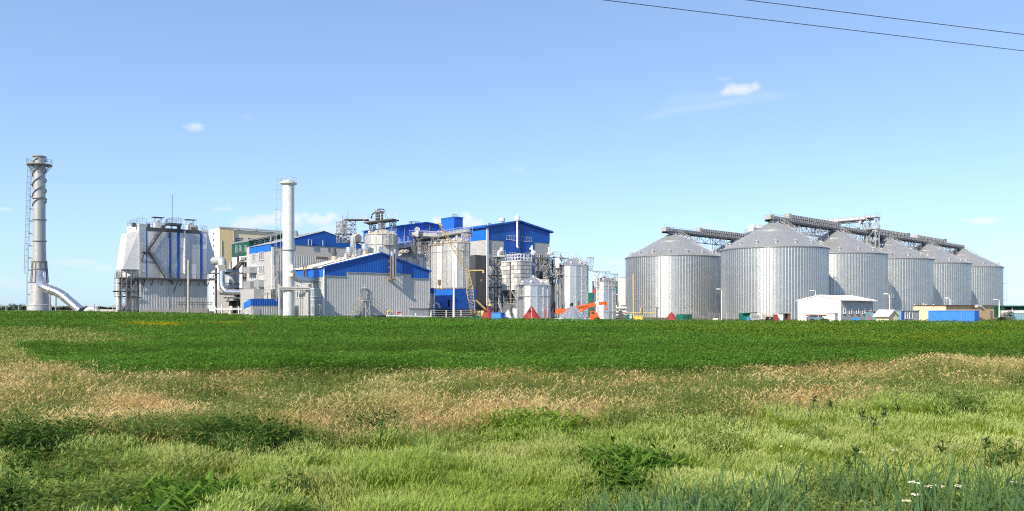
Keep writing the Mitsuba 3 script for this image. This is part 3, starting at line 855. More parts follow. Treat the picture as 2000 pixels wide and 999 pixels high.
pl = thing('concrete_pole', 'slim pale concrete pole in front of the filter house', 'pole')
px_, pd = W(368, 150)
part(pl, 'shaft', [cyl(px_, pd, 0.8, Zp(509, pd), .26, .17, 10)], 'concrete', smooth=40)
part(pl, 'bracket', [bar((px_, pd, Zp(509, pd)), (px_ + .1, pd, Zp(506.5, pd)), .1), bar((px_ - .3, pd, Zp(511, pd)), (px_ + .3, pd, Zp(511, pd)), .07)], 'steel_grey')

# ------------------------------------------------------------------ outlet duct, cyclone and steel frame right of the filter house
od = thing('outlet_duct', 'round silver exhaust duct curving down and right from the filter house', 'duct')
D_ = 186
q = lambda px, py, d=D_: W(px, d) + (Zp(py, d),)
part(od, 'pipe', tube(bend([q(433.5, 523), q(433.5, 571), q(502, 571.5, 181)], 3.4, 8), .66, 16), 'bright_duct', smooth=40)
part(od, 'elbow', tube(bend([q(418, 510.5, 188), q(434, 508.5, 186.2), q(434, 524, 186)], 2.2, 8), .98, 18), 'cladding_silver', smooth=40)
part(od, 'reducer', [hexa([q(429, 530, 187), q(438.5, 530, 187), q(438.5, 530, 185.4), q(429, 530, 185.4), q(426, 518, 187.5), q(441, 518, 187.5), q(441, 518, 184.8), q(426, 518, 184.8)])], 'cladding_silver')
part(od, 'end_box', [hexa([q(496, 580, 180), q(515, 577, 178), q(515, 577, 181), q(496, 580, 183), q(496, 567.5, 180), q(515, 566, 178), q(515, 566, 181), q(496, 567.5, 183)])], 'cladding_silver')
for px in (458, 478, 489):
    a, b = np.array(q(px - .5, 571.4, D_ - (px - 433) * .07)), np.array(q(px + .5, 571.4, D_ - (px - 432) * .07))
    part(od, 'joint_ring', tube([a, b], .72, 16), 'cladding_silver')
wa = thing('cyclone_tank', 'squat grey insulated tank on a platform behind the silver exhaust duct', 'tank')
tx, td = W(453, 192)
part(wa, 'drum', lathe([(0, Zp(564, td)), (1.75, Zp(564, td)), (1.75, Zp(528, td)), (1.5, Zp(526.5, td)), (0, Zp(526, td))], 24, (tx, td)), 'cladding_silver', smooth=40)
part(wa, 'vent_pipe', [cyl(tx - .3, td, Zp(527, td), Zp(513, td), .37, n=10), cyl(tx - .3, td, Zp(513, td), Zp(511.5, td), .5, n=10)], 'steel_light')
part(wa, 'band', [lathe([(1.85, Zp(p, td)), (1.85, Zp(p - 1.5, td))], 24, (tx, td)) for p in (556, 534)], 'steel_dark')
part(wa, 'platform', [box(tx - 2.2, tx + 2.2, td - 2.4, td + 2.4, Zp(565, td), Zp(563.5, td)), railing([(tx - 2.2, td - 2.4, Zp(563.5, td)), (tx + 2.2, td - 2.4, Zp(563.5, td))], 1.2, .8), box(tx - 2.2, tx + 2.2, td - 2.3, td + 2, Zp(577, td), Zp(572, td))], 'steel_dark')
sf = thing('duct_scaffold', 'dark steel columns and beams around the silver exhaust duct', 'steel frame')
for px, y0, d in ((421.5, 524, 187), (475.5, 506, 188), (480.5, 512, 190), (464.5, 493, 193)):
    x, y = W(px, d)
    part(sf, 'column', [box(x - .22, x + .22, y - .2, y + .2, .8, Zp(y0, d))], 'steel_dark')
for pa, pb, py, d in ((408, 474, 534, 186.5), (462, 486, 493, 192), (474, 492, 512, 188.5), (474, 486, 543, 188), (437, 483, 582, 184), (408, 424, 545, 186)):
    (xa, ya), (xb_, yb) = W(pa, d), W(pb, d)
    part(sf, 'beam', [box(xa, xb_, ya - .2, ya + .2, Zp(py + 1.6, d), Zp(py - 1.2, d))], 'steel_dark')
part(sf, 'walkway', [box(W(471, 188)[0], W(494, 188)[0], 186.6, 189.2, Zp(513, 188), Zp(511.5, 188)), railing([W(471, 186.6) + (Zp(511.5, 188),), W(494, 186.6) + (Zp(511.5, 188),)], 1.2, 1.2)], 'steel_grey')
for a, b in (((456, 527), (474, 508)), ((462, 527), (473, 513)), ((485, 522), (491, 513)), ((443, 590), (448, 582))):
    part(sf, 'chute', [tube([q(a[0], a[1], 189), q(b[0], b[1], 189)], .36 if a[1] < 528 and a[0] < 470 else .12, 8)], 'steel_dark')
part(sf, 'motor', [box(W(472.5, 187)[0], W(480, 187)[0], 186.5, 188, Zp(509, 187), Zp(503, 187))], 'steel_grey')
gb = thing('boiler_annex', 'plain grey annex with a dark open bay behind the white guard fence', 'building')
GB = Fr(440, 196, 0)
part(gb, 'wall', [GB.put(box(GB.X(421), GB.X(447), 0, 8, .5, GB.Z(566))), GB.put(box(GB.X(447), GB.X(480), 2.4, 8, .5, GB.Z(566))), GB.put(box(GB.X(475), GB.X(480), -.2, 2.4, .5, GB.Z(566))), GB.put(box(GB.X(440), GB.X(481), -.3, 8, GB.Z(588), GB.Z(575)))], 'grey_panel')
part(gb, 'bay_back', [GB.put(box(GB.X(447), GB.X(475), 2.2, 2.39, .5, GB.Z(588)))], 'charcoal_panel')
part(gb, 'bay_slat', [GB.put(box(GB.X(447), GB.X(475), 1.5, 1.7, GB.Z(p), GB.Z(p - 1.2))) for p in (600, 595, 590)], 'steel_dark')
gf = thing('guard_fence', 'white pipe guard fence in front of the grey annex bay', 'fence')
for px in (420, 433, 449, 466, 474):
    x, y = W(px, 160)
    part(gf, 'post', [box(x - .09, x + .09, y - .09, y + .09, .9, Zp(594 if px == 433 else 599, 160))], 'white_paint')
part(gf, 'rail', [bar(W(408, 160) + (Zp(p, 160),), W(475, 160) + (Zp(p, 160),), .12) for p in (602.5, 605.5)], 'white_paint')
part(gf, 'cabinet', [box(W(446.5, 161)[0], W(453, 161)[0], 160.6, 161.6, .9, Zp(603, 161)), box(W(450.5, 161)[0], W(453.5, 161)[0], 160.7, 161.5, Zp(603, 161), Zp(598, 161))], 'cream_pale')

# ------------------------------------------------------------------ cream block and green-banded block far behind
cb = thing('cream_block', 'tall cream factory block behind the green banded building', 'building')
C = Fr(428.5, 300, 40)
zc = C.Z(447)
LC = C.X(560)
cl = C.left()
V0 = cl.X(408.5)
part(cb, 'end_wall', [box(V0, 0, 0, 1, 0, zc + .3)], 'white_wall', cl)
part(cb, 'wall', [box(0.02, LC, 0, -V0 - .02, 0, zc)], 'cream_pale', C)
part(cb, 'pilaster', [box(0.01, C.X(455), -.5, 0, 0, zc + .2)], 'cream_render', C)
part(cb, 'coping', [box(-.2, LC, -.7, .3, zc + .2, zc + .7)], 'concrete', C)
for a, b, y0, y1 in ((459.5, 474, 464.5, 473.5), (483.5, 498, 466, 474)):
    window(cb, C, a, b, y0, y1, 3, 2, 'white_paint', 'window_glass')
for py in (457, 469, 480, 492, 503, 540, 562, 574):
    window(cb, cl, 416, 418, py - 2, py + 2, 1, 1, 'steel_light', 'window_glass')
part(cb, 'rain_pipe', [tube([(C.X(432), -.6, 0), (C.X(432), -.6, C.Z(470))], .15, 6), tube([(C.X(456), -.4, 0), (C.X(456), -.4, zc - .5)], .18, 6)], 'steel_light', C)
part(cb, 'roof_gear', [box(C.X(a), C.X(b), 2, 4, zc, zc + h) for a, b, h in ((433, 452, .9), (470, 473, 1.0), (505, 507, 1.2))], 'steel_grey', C)
gbk = thing('green_banded_block', 'white walled building with a dark green top storey and sloping roof edge', 'building')
G = Fr(486.5, 262, 40)
gl = G.left()
zG = G.Z(472)
LG = G.X(560)
VG = gl.X(453)
part(gbk, 'wall', [box(0, LG, 0, -VG, 0, zG - .05)], 'white_wall', G)
z1 = G.Z(499)
part(gbk, 'green_storey', [box(VG, 0.06, -.08, .0, z1, zG)], 'green_panel', gl)
part(gbk, 'green_storey', [extr([(0, z1), (LG, z1), (LG, zG + 3.4), (0, zG)], -.08, 0.0)], 'green_panel', G)
part(gbk, 'roof', [extr([(-.3, zG + .02), (LG, zG + 3.5), (LG, zG + 3.9), (-.3, zG + .4)], -.6, -VG)], 'steel_grey', G)
part(gbk, 'roof_railing', [railing([(G.X(497), -.4, G.Z(480)), (G.X(535), -.4, G.Z(468))], 1.3, 1.5, .09)], 'steel_light', G)
for a, b in ((460, 463.5), (468, 471.5), (478, 482)):
    window(gbk, gl, a, b, 481, 493, 2, 3, 'white_paint', 'window_pale')

# ------------------------------------------------------------------ tall blue-and-grey process hall (second from front)
P = Fr(530, 172, 40)
p_ = thing('process_hall', 'blue topped process hall with office windows behind the white chimney', 'building')
pl_ = P.left()
xpk = P.X(632.3)
LP = 2 * xpk
zE, zK = P.Z(477), P.Z(451.8, xpk)
VP = pl_.X(487.6)
zband = P.Z(490.5)
part(p_, 'wall', [box(VP, 0, 0, .4, 0, zE)], 'grey_panel', pl_)
part(p_, 'gable_wall', [extr([(0, 0), (LP, 0), (LP, zE), (xpk, zK - .1), (0, zE)], .02, 14)], 'grey_plaster', P)
zs_ = P.Z(482, 14)
part(p_, 'blue_gable', [extr([(0.0, zband + .9), (P.X(574), zband + .9), (P.X(574), zE + (zK - zE) * P.X(574) / xpk), (0.0, zE)], -.12, .0), extr([(P.X(574), zs_), (LP, zs_), (LP, zE), (xpk, zK), (P.X(574), zE + (zK - zE) * P.X(574) / xpk)], -.12, 0)], 'blue_sheet', P)
part(p_, 'blue_band', [box(VP, 0.0, -.1, -.0, zband, zE)], 'blue_lit', pl_)
part(p_, 'white_pier', [box(-.02, P.X(534), -.25, -.02, 0, zband + .85)], 'white_paint', P)
zcor = P.Z(503, 14)
part(p_, 'corrugated_sheet', [corr(P.X(536), LP, 0, zcor, .55, .07, -.03)], 'grey_sheet', P)
part(p_, 'rust_stain_flashing', [box(P.X(617), P.X(640), -.14, -.03, P.Z(507, 14), P.Z(503, 14))], 'rust', P, label='rust stained flashing strip')
part(p_, 'roof', [extr([(-.3, zE - .03), (xpk, zK + .02), (xpk, zK + .14), (-.3, zE + .08)], -.2, -VP), extr([(xpk, zK + .02), (LP + .5, zE - .05), (LP + .5, zE + .08), (xpk, zK + .14)], -.2, -VP)], 'galv_roof', P)
part(p_, 'verge', [bar((-.3, -.24, zE + .02), (xpk, -.24, zK + .08), .08, .16), bar((xpk, -.24, zK + .08), (LP + .5, -.24, zE), .08, .16)], 'white_wall', P)
part(p_, 'roof_stair', [bar((P.X(a), -.5, P.Z(y0, P.X(a))), (P.X(a), -.5, P.Z(y1, P.X(a))), .18) for a, y0, y1 in ((600.5, 480, 469), (606.5, 480, 469), (628.5, 481, 470))] + [bar((P.X(600), -.5, P.Z(469, 9)), (P.X(603), -.5, P.Z(469, 9)), .15)], 'cladding_silver', P)
for a, b, y0, y1, c in ((492, 500, 496, 511, 3), (506, 516, 493, 508, 3), (506.5, 517, 519.5, 534, 3)):
    window(p_, pl_, a, b, y0, y1, c, 1, 'white_paint', 'window_pale')
window(p_, pl_, 490.5, 501, 532, 547, 3, 1, 'white_paint', 'window_pale')
part(p_, 'bay', [box(pl_.X(488.5), pl_.X(502), -1.6, -.0, pl_.Z(531), pl_.Z(519)), box(pl_.X(488.5), pl_.X(502), -1.6, -.0, pl_.Z(563), pl_.Z(548)), box(pl_.X(506), pl_.X(516), -1.2, -.0, pl_.Z(560), pl_.Z(546))], 'galv_plain', pl_)
part(p_, 'side_annex', [box(pl_.X(488), pl_.X(515), -2.2, -.05, 0, pl_.Z(564))], 'grey_panel', pl_)
for cc in range(4):
    part(p_, 'roof_pipe', [cyl(*P.P(P.X(551 + 0 * cc) + cc * .4, 6)[:2], zE, zE + 2.2, .18, n=6)], 'steel_grey') if cc == 0 else None
vx = P.P(P.X(578, 5), 5)
part(p_, 'roof_vent', [cyl(vx[0], vx[1], zE + 1, P.Z(453.5, 6, 5), .55, n=12), cyl(vx[0], vx[1], P.Z(453.5, 6, 5), P.Z(450, 6, 5), .36, n=12)], 'steel_grey')
# service gear on the wall between the hall and the white chimney
sg = thing('wall_fan_unit', 'grey fan and hose unit with small platform left of the white chimney', 'fan unit')
part(sg, 'platform', [box(P.X(517, -1.5) - .2, P.X(545, -1.5), -3.2, -.3, P.Z(575), P.Z(574)), railing([(P.X(517, -1.5), -3.2, P.Z(574)), (P.X(545, -1.5), -3.2, P.Z(574))], 1.4, 1.0)], 'steel_light', P)
part(sg, 'motor', [box(P.X(530, -2), P.X(537, -2), -2.6, -1.6, P.Z(574), P.Z(566))], 'steel_dark', P)
part(sg, 'duct', [tube(bend([(P.X(534), -.7, P.Z(566)), (P.X(534), -.7, P.Z(545)), (P.X(538), -.7, P.Z(543))], .5), .22, 8), tube([(P.X(533), -.6, P.Z(544)), (P.X(533), -.6, P.Z(522)), (P.X(536), -.6, P.Z(521))], .2, 8)], 'steel_light', P)
part(sg, 'leg', [bar((P.X(a, -2), -2.6, .5), (P.X(a, -2), -2.6, P.Z(575)), .14) for a in (520, 528, 536)], 'steel_grey', P)
part(sg, 'stair', [stairs((P.X(505, -3), -3.0, P.Z(584)), (P.X(517, -3), -3.0, P.Z(575)), .8)], 'steel_light', P)

# ------------------------------------------------------------------ white chimney
WX, WD = W(563.5, 127)
wc = thing('white_chimney', 'slim white steel chimney with caged ladder and top railing, centre left', 'chimney')
part(wc, 'shaft', lathe([(.93, .6), (.91, Zp(360, WD)), (.80, Zp(360, WD)), (.80, Zp(364, WD))], 36, (WX, WD)), 'stack_white', smooth=30)
ztop = Zp(358, WD)
part(wc, 'top_ring', lathe([(.92, ztop - .35), (1.35, ztop - .15), (1.35, ztop + .05), (.9, ztop + .05)], 24, (WX, WD)), 'stack_white')
part(wc, 'cap', lathe([(.85, ztop), (.85, ztop + .35), (.3, ztop + .5), (0, ztop + .5)], 20, (WX, WD)), 'stack_white')
part(wc, 'top_railing', railing([(WX + 1.3 * math.cos(a), WD + 1.3 * math.sin(a), ztop) for a in np.linspace(0, 2 * math.pi, 13)], .8, 2, .045), 'steel_light')
for py in (489.5,):
    part(wc, 'flange', lathe([(.9, Zp(py + 1, WD)), (1.08, Zp(py + 1, WD)), (1.08, Zp(py - 1, WD)), (.9, Zp(py - 1, WD))], 30, (WX, WD)), 'steel_grey')
part(wc, 'ladder', [ladder((WX - 1.15, WD - .45, 1.5), (WX - 1.15, WD - .45, ztop + .5), (-1, -.25), .42, True, .045)], 'steel_light')
part(wc, 'collar', [WORLD.put(box(WX + .4, WX + 1.0, WD - 1.15, WD - .4, Zp(541, WD), Zp(518, WD)))], 'stack_white')
ch = thing('exhaust_duct', 'white bent exhaust pipe joining the white chimney to the grey hall', 'duct')
qq = lambda px, py, d: W(px, d) + (Zp(py, d),)
part(ch, 'pipe', tube(bend([qq(569, 526, 126), qq(577, 545, 127), qq(592, 547, 129.5), qq(616, 547, 133)], 1.0, 7), .5, 14), 'stack_white', smooth=40)
part(ch, 'joint_ring', [tube([qq(588, 546.8, 129.2), qq(589, 546.8, 129.4)], .56, 14)], 'stack_white')
ps = thing('pipe_rack', 'low pipe rack crossing in front of the white chimney', 'pipe rack')
part(ps, 'post', [bar(W(545, 126) + (.6,), W(545, 126) + (Zp(556, 126),), .26)], 'steel_light')
part(ps, 'post', [bar(W(600, 127) + (.6,), W(600, 127) + (Zp(556, 127),), .5)], 'steel_light')
part(ps, 'pipe', [tube([qq(545, 562, 125.6), qq(606, 563, 126.6)], .16, 8), tube([qq(545, 565.5, 125.6), qq(606, 566.5, 126.6)], .12, 8)], 'steel_light')
part(ps, 'hopper_box', [box(*[W(p, 128)[0] for p in (590, 605)], 127.4, 128.8, Zp(564, 128), Zp(555, 128))], 'galv_plain')
part(ps, 'down_pipe', [tube([W(p, 127.5) + (.6,), W(p, 127.5) + (Zp(563, 127.5),)], r, 10) for p, r in ((586, .13), (590, .1), (595.5, .2), (602, .34))], 'steel_light', smooth=40)

# ------------------------------------------------------------------ grey corrugated hall in front
F = Fr(632, 130, 40)
h = thing('corrugated_hall', 'grey corrugated hall with blue gable and outside door stairs, nearest the field', 'building')
LF = F.X(838.5)
FL = F.left()
VF = FL.X(577)
xk = F.X(744)
ze, zk = F.Z(523), F.Z(495.3, xk)
gz = 0.3


def roofz(x):
    return ze + (zk - ze) * (x / xk if x < xk else (LF - x) / (LF - xk))


x1, x2 = F.X(676), F.X(803.5)
zlo, zmid = F.Z(539.2), F.Z(532, x1)
part(h, 'front_wall', [corr(0.05, x1, gz, zlo, .46, .032), corr(x1, x2, gz, zmid, .46, .032), corr(x2, LF, gz, zlo, .46, .032)], 'grey_sheet', F)
part(h, 'blue_gable', [corr(0.0, x1, zlo, lambda x: roofz(x) - .02, .46, .032, -.05), corr(x1, xk, zmid, lambda x: roofz(x) - .02, .46, .032, -.05), corr(xk, x2, zmid, lambda x: roofz(x) - .02, .46, .032, -.05), corr(x2, LF, zlo, lambda x: roofz(x) - .02, .46, .032, -.05)], 'blue_sheet', F)
part(h, 'drip_strip', [box(0, x1, -.16, -.08, zlo - .05, zlo + .03), box(x1, x2, -.16, -.08, zmid - .05, zmid + .03), box(x2, LF, -.16, -.08, zlo - .05, zlo + .03)], 'grey_panel', F)
part(h, 'core_wall', [extr([(0.02, gz), (LF - .02, gz), (LF - .02, ze - .1), (xk, zk - .1), (0.02, ze - .1)], .02, -VF)], 'grey_panel', F)
part(h, 'side_wall', [box(VF, -.02, -.05, -.0, gz, FL.Z(540))], 'grey_panel', FL)
part(h, 'blue_fascia', [box(VF, 0.0, -.14, -.05, FL.Z(541), ze)], 'blue_lit', FL)
part(h, 'corner_trim', [box(-.10, .12, -.16, .1, gz, ze + .05)], 'white_wall', F)
part(h, 'corner_trim', [box(LF - .1, LF + .08, -.16, .1, gz, ze)], 'grey_panel', F)
rf = part(h, 'roof', [extr([(-.45, ze - .08), (xk, zk + .02), (xk, zk + .2), (-.45, ze + .1)], -.3, -VF), extr([(xk, zk + .02), (LF + .3, ze - .05), (LF + .3, ze + .13), (xk, zk + .2)], -.3, -VF)], 'roof_cream', F)
part(rf, 'verge', [bar((-.45, -.32, ze + .02), (xk, -.32, zk + .12), .1, .2), bar((xk, -.32, zk + .12), (LF + .3, -.32, ze + .02), .1, .2)], 'blue_lit', F)
part(h, 'plinth', [box(x1 - 2, LF, -.22, -.10, gz, F.Z(616.3, x2))], 'charcoal_panel', F)
for a, b, y0, y1, c, r in ((606.5, 628, 550, 564, 4, 1), (606.5, 628, 565, 580, 6, 1), (580, 586.5, 556, 582, 2, 2), (588, 594, 556, 582, 2, 1), (606.5, 612.5, 597, 614, 2, 1), (621.5, 628.5, 595, 613, 2, 1)):
    window(h, FL, a, b, y0, y1, c, r, 'white_paint', 'window_glass' if y0 < 560 else 'window_pale', name='window')
part(h, 'string_course', [box(FL.X(603), 0, -.12, -.05, FL.Z(586), FL.Z(584.5)), box(FL.X(603), 0, -.1, -.05, FL.Z(566), FL.Z(564.5))], 'white_wall', FL)
dk2 = part(h, 'side_door', [box(FL.X(577.5), FL.X(584), -.1, -.05, gz, FL.Z(597))], 'window_glass', FL)
part(h, 'rust_pipe', [tube([(FL.X(p), -.4, FL.Z(541)), (FL.X(p), -.4, FL.Z(516))], .13, 8) for p in (597.5, 602)], 'rust', FL)
# vertical ducts on the gable
v = part(h, 'gable_duct', [box(F.X(756.4), F.X(758.6), -1.25, -.85, F.Z(546, 13), F.Z(502, 13)), box(F.X(762), F.X(764), -1.25, -.85, F.Z(543, 13), F.Z(498, 13))], 'rust', F)
part(v, 'duct', [box(F.X(758.8), F.X(761.8), -1.3, -.8, F.Z(545, 13), F.Z(493, 13)), box(F.X(764.2), F.X(766.8), -1.2, -.85, F.Z(541, 13), F.Z(488, 13))], 'cladding_silver', F)
part(v, 'foot', [box(F.X(757), F.X(764), -1.4, -.1, F.Z(548.5, 13), F.Z(546, 13))], 'rust', F)
part(v, 'bracket', [box(F.X(757), F.X(758), -.9, -.05, F.Z(p, 13), F.Z(p - 1.5, 13)) for p in (512, 524, 536)], 'steel_grey', F)
# door with platform and stairs
xa, xb_, z0, z1 = F.rect(705.5, 717, 588, 564.5)
dz = F.Z(587, xa)
dd = part(h, 'door', [box(xa, xb_, -.2, -.08, dz, F.Z(565, xa))], 'grey_panel', F)
part(dd, 'door_frame', [box(xa - .1, xa, -.24, -.08, dz, F.Z(564, xa)), box(xb_, xb_ + .1, -.24, -.08, dz, F.Z(564, xa)), box(xa - .1, xb_ + .1, -.24, -.08, F.Z(565, xa), F.Z(564, xa))], 'steel_grey', F)
part(dd, 'lamp', [box((xa + xb_) / 2 - .2, (xa + xb_) / 2 + .2, -.4, -.1, F.Z(563.4, xa), F.Z(562, xa))], 'white_paint', F)
sx = thing('door_stair', 'grey steel stair and landing below the door of the corrugated hall', 'stairs')
xe = F.X(721, -1.0)
part(sx, 'landing', [box(xa - .2, xe, -1.4, -.25, dz - .15, dz)], 'steel_light', F)
part(sx, 'railing', [railing([(xa + .3, -1.4, dz), (xe, -1.4, dz), (xe, -.25, dz)], 1.15, .7, .05)], 'steel_light', F)
part(sx, 'flight', [stairs((F.X(684, -1), -.9, gz + .35), (xa - .2, -.9, dz), .9)], 'steel_light', F)
part(sx, 'leg', [bar((x, y, gz), (x, y, dz - .1), .12) for x in (xa + .1, xe - .1) for y in (-1.3, -.35)], 'steel_light', F)
part(sx, 'brace', [bar((xa + .1, -1.3, dz - .3), (xe - .1, -1.3, gz + .8), .06), bar((xa + .1, -1.3, gz + 1), (xe - .1, -1.3, dz - 1), .06)], 'steel_light', F)
gd = part(h, 'loading_door', [box(F.X(797), F.X(837), -.2, -.1, gz, F.Z(603.6, x2 + 2))], 'grey_panel', F)
part(gd, 'leaf', [box(F.X(a) + .04, F.X(b) - .04, -.26, -.2, gz + .25, F.Z(604.5, x2 + 2)) for a, b in ((797.5, 807), (807, 817), (817, 826), (826, 836))], 'cladding_silver', F)
part(gd, 'hood', [box(F.X(796.5), F.X(837.5), -.4, -.1, F.Z(603.4, x2 + 2), F.Z(602.4, x2 + 2))], 'steel_grey', F)
gp = thing('gas_riser', 'yellow bent gas pipe at the foot of the corrugated hall', 'pipe')
part(gp, 'pipe', tube(bend([(F.X(753), -.8, gz), (F.X(753), -.8, F.Z(607.5, 12)), (F.X(759), -.8, F.Z(607, 12)), (F.X(759.4), -.8, F.Z(610, 12))], .3), .12, 8), 'pipe_yellow', F)
part(gp, 'valve', [box(F.X(752), F.X(755), -1, -.6, F.Z(612, 12), F.Z(610, 12))], 'steel_grey', F)
fp = thing('low_pipe_fence', 'white low pipe rail along the foot of the corrugated hall', 'railing')
part(fp, 'rail', [tube([(F.X(755, -1.6), -1.6, F.Z(617.6, 12)), (F.X(841, -1.6), -1.6, F.Z(619.0, 23))], .14, 8)], 'white_paint', F)
part(fp, 'post', [bar((F.X(p, -1.6), -1.6, gz - .3), (F.X(p, -1.6), -1.6, F.Z(612, 12)), .12) for p in (783, 812, 841)], 'white_paint', F)
sn = thing('warning_sign', 'small white warning sign with red lettering rows on a post at the corrugated hall', 'sign')
sa, sb = F.X(774.5, -1.2), F.X(783.3, -1.2)
z0, z1 = F.Z(613, 15), F.Z(605.3, 15)
part(sn, 'post', [bar((sb, -1.15, gz), (sb, -1.15, z1), .08)], 'steel_light', F)
part(sn, 'board', [box(sa, sb, -1.26, -1.2, z0, z1)], 'white_paint', F)
part(sn, 'red_band', [box(sa + .05, sb - .05, -1.275, -1.262, z0 + .06, z0 + .32)], 'sign_red', F)
part(sn, 'red_mark', [box(sa + (sb - sa) * (i + .12) / 5, sa + (sb - sa) * (i + .8) / 5, -1.275, -1.262, zz, zz + .055) for i in range(5) for zz in (z1 - .12, z1 - .22, z1 - .31)], 'sign_red', F)
# vents and stacks standing on the roof
for a, d0, r, hh, lab in ((682, 7, .62, 2.0, 'leftmost of the wide galvanised roof vents on the corrugated hall'), (712.5, 3.5, .62, 2.1, 'tallest wide galvanised roof vent, middle of the corrugated hall roof'), (740, 2.2, .52, 1.6, 'galvanised roof vent closest to the hall gable peak')):
    x = F.X(a, d0)
    zr = roofz(x)
    vk = thing('roof_vent', lab, 'vent', 'wide galvanised vents on the corrugated hall roof')
    part(vk, 'neck', [cyl(x, d0, zr - .2, zr + hh * .55, r * .78, n=16)], 'cone_beige', F, smooth=40)
    part(vk, 'hood', [lathe([(r * .7, zr + hh * .5), (r, zr + hh * .5), (r, zr + hh * .98), (r * .5, zr + hh), (0, zr + hh)], 18, (x, d0))], 'galv_bin', F, smooth=40)
for a, d0, r, hh, lab in ((653, 8.5, .42, 2.2, 'dark capped roof stack at the left of the corrugated hall roof'),):
    x = F.X(a, d0)
    zr = roofz(x)
    vk = thing('roof_stack', lab, 'vent')
    part(vk, 'neck', [cyl(x, d0, zr - .2, zr + .9, r * 1.15, n=14)], 'cone_beige', F, smooth=40)
    part(vk, 'dark_cap', [cyl(x, d0, zr + .9, zr + 1.7, r * 1.05, r * .95, n=14), cyl(x, d0, zr + 1.7, zr + 2.3, r * .62, n=12), lathe([(0, zr + 2.3), (r * .8, zr + 2.2), (0, zr + 2.6)], 12, (x, d0))], 'steel_dark', F, smooth=40)
for a, d0, r, hh in ((676, 6.3, .4, 1.0), (664, 7, .28, .6), (704, 5.2, .5, 1.3)):
    x = F.X(a, d0)
    part(h, 'roof_cowl', [cyl(x, d0, roofz(x) - .1, roofz(x) + hh, r, n=12)], 'galv_bin', F, smooth=40)
nb = thing('blue_roof_store', 'small corrugated store with bright blue sloping roof left of the white chimney', 'shed')
N2 = Fr(491, 126, 40)
n2l = N2.left()
xr = N2.X(546)
vq = n2l.X(477)
part(nb, 'front_wall', [corr(0, xr, .4, N2.Z(597.5), .4, .05)], 'grey_sheet', N2)
part(nb, 'side_wall', [extr([(vq, .4), (0, .4), (0, N2.Z(597.5)), (vq, n2l.Z(603.5, vq))], 0, .1)], 'grey_panel', n2l)
part(nb, 'blue_front', [corr(-.02, xr, N2.Z(597.5), N2.Z(584), .4, .05, -.06)], 'blue_sheet', N2)
part(nb, 'blue_side', [extr([(vq, n2l.Z(603.5, vq)), (0, N2.Z(597.5)), (0, N2.Z(584)), (vq, n2l.Z(592, vq))], -.08, 0)], 'blue_lit', n2l)
part(nb, 'roof', [box(0, xr, 0, -vq, N2.Z(585), N2.Z(584) - .03)], 'blue_sheet', N2)
window(nb, n2l, 482.5, 486, 603, 612, 2, 1, 'white_paint', 'window_pale')
part(nb, 'hatch', [box(N2.X(495), N2.X(507), -.12, -.06, .5, N2.Z(604))], 'grey_panel', N2)
lt = thing('lean_to', 'small blue lean-to with white post beside the right corner of the corrugated hall', 'shed')
part(lt, 'roof', [box(W(838.5, 147)[0], W(848.5, 147)[0], 146, 150, Zp(572.5, 147), Zp(563.5, 147))], 'blue_sheet')
part(lt, 'wall', [box(W(839, 148)[0], W(846, 148)[0], 147.2, 149, .3, Zp(573, 147))], 'grey_panel')
part(lt, 'post', [box(W(841.5, 146.5)[0], W(843, 146.5)[0], 146.2, 146.5, .3, Zp(573, 147)), box(W(848.5, 146.5)[0], W(850, 146.5)[0], 145.8, 146.1, .3, Zp(566, 147))], 'white_paint')
part(lt, 'rail', [railing([W(838, 143) + (Zp(602.5, 143),), W(849, 143) + (Zp(602.5, 143),)], 1.2, .8), WORLD.put(box(W(838, 143)[0], W(850, 143)[0], 142.8, 143.2, Zp(604.3, 143), Zp(602.5, 143)))], 'black_void')

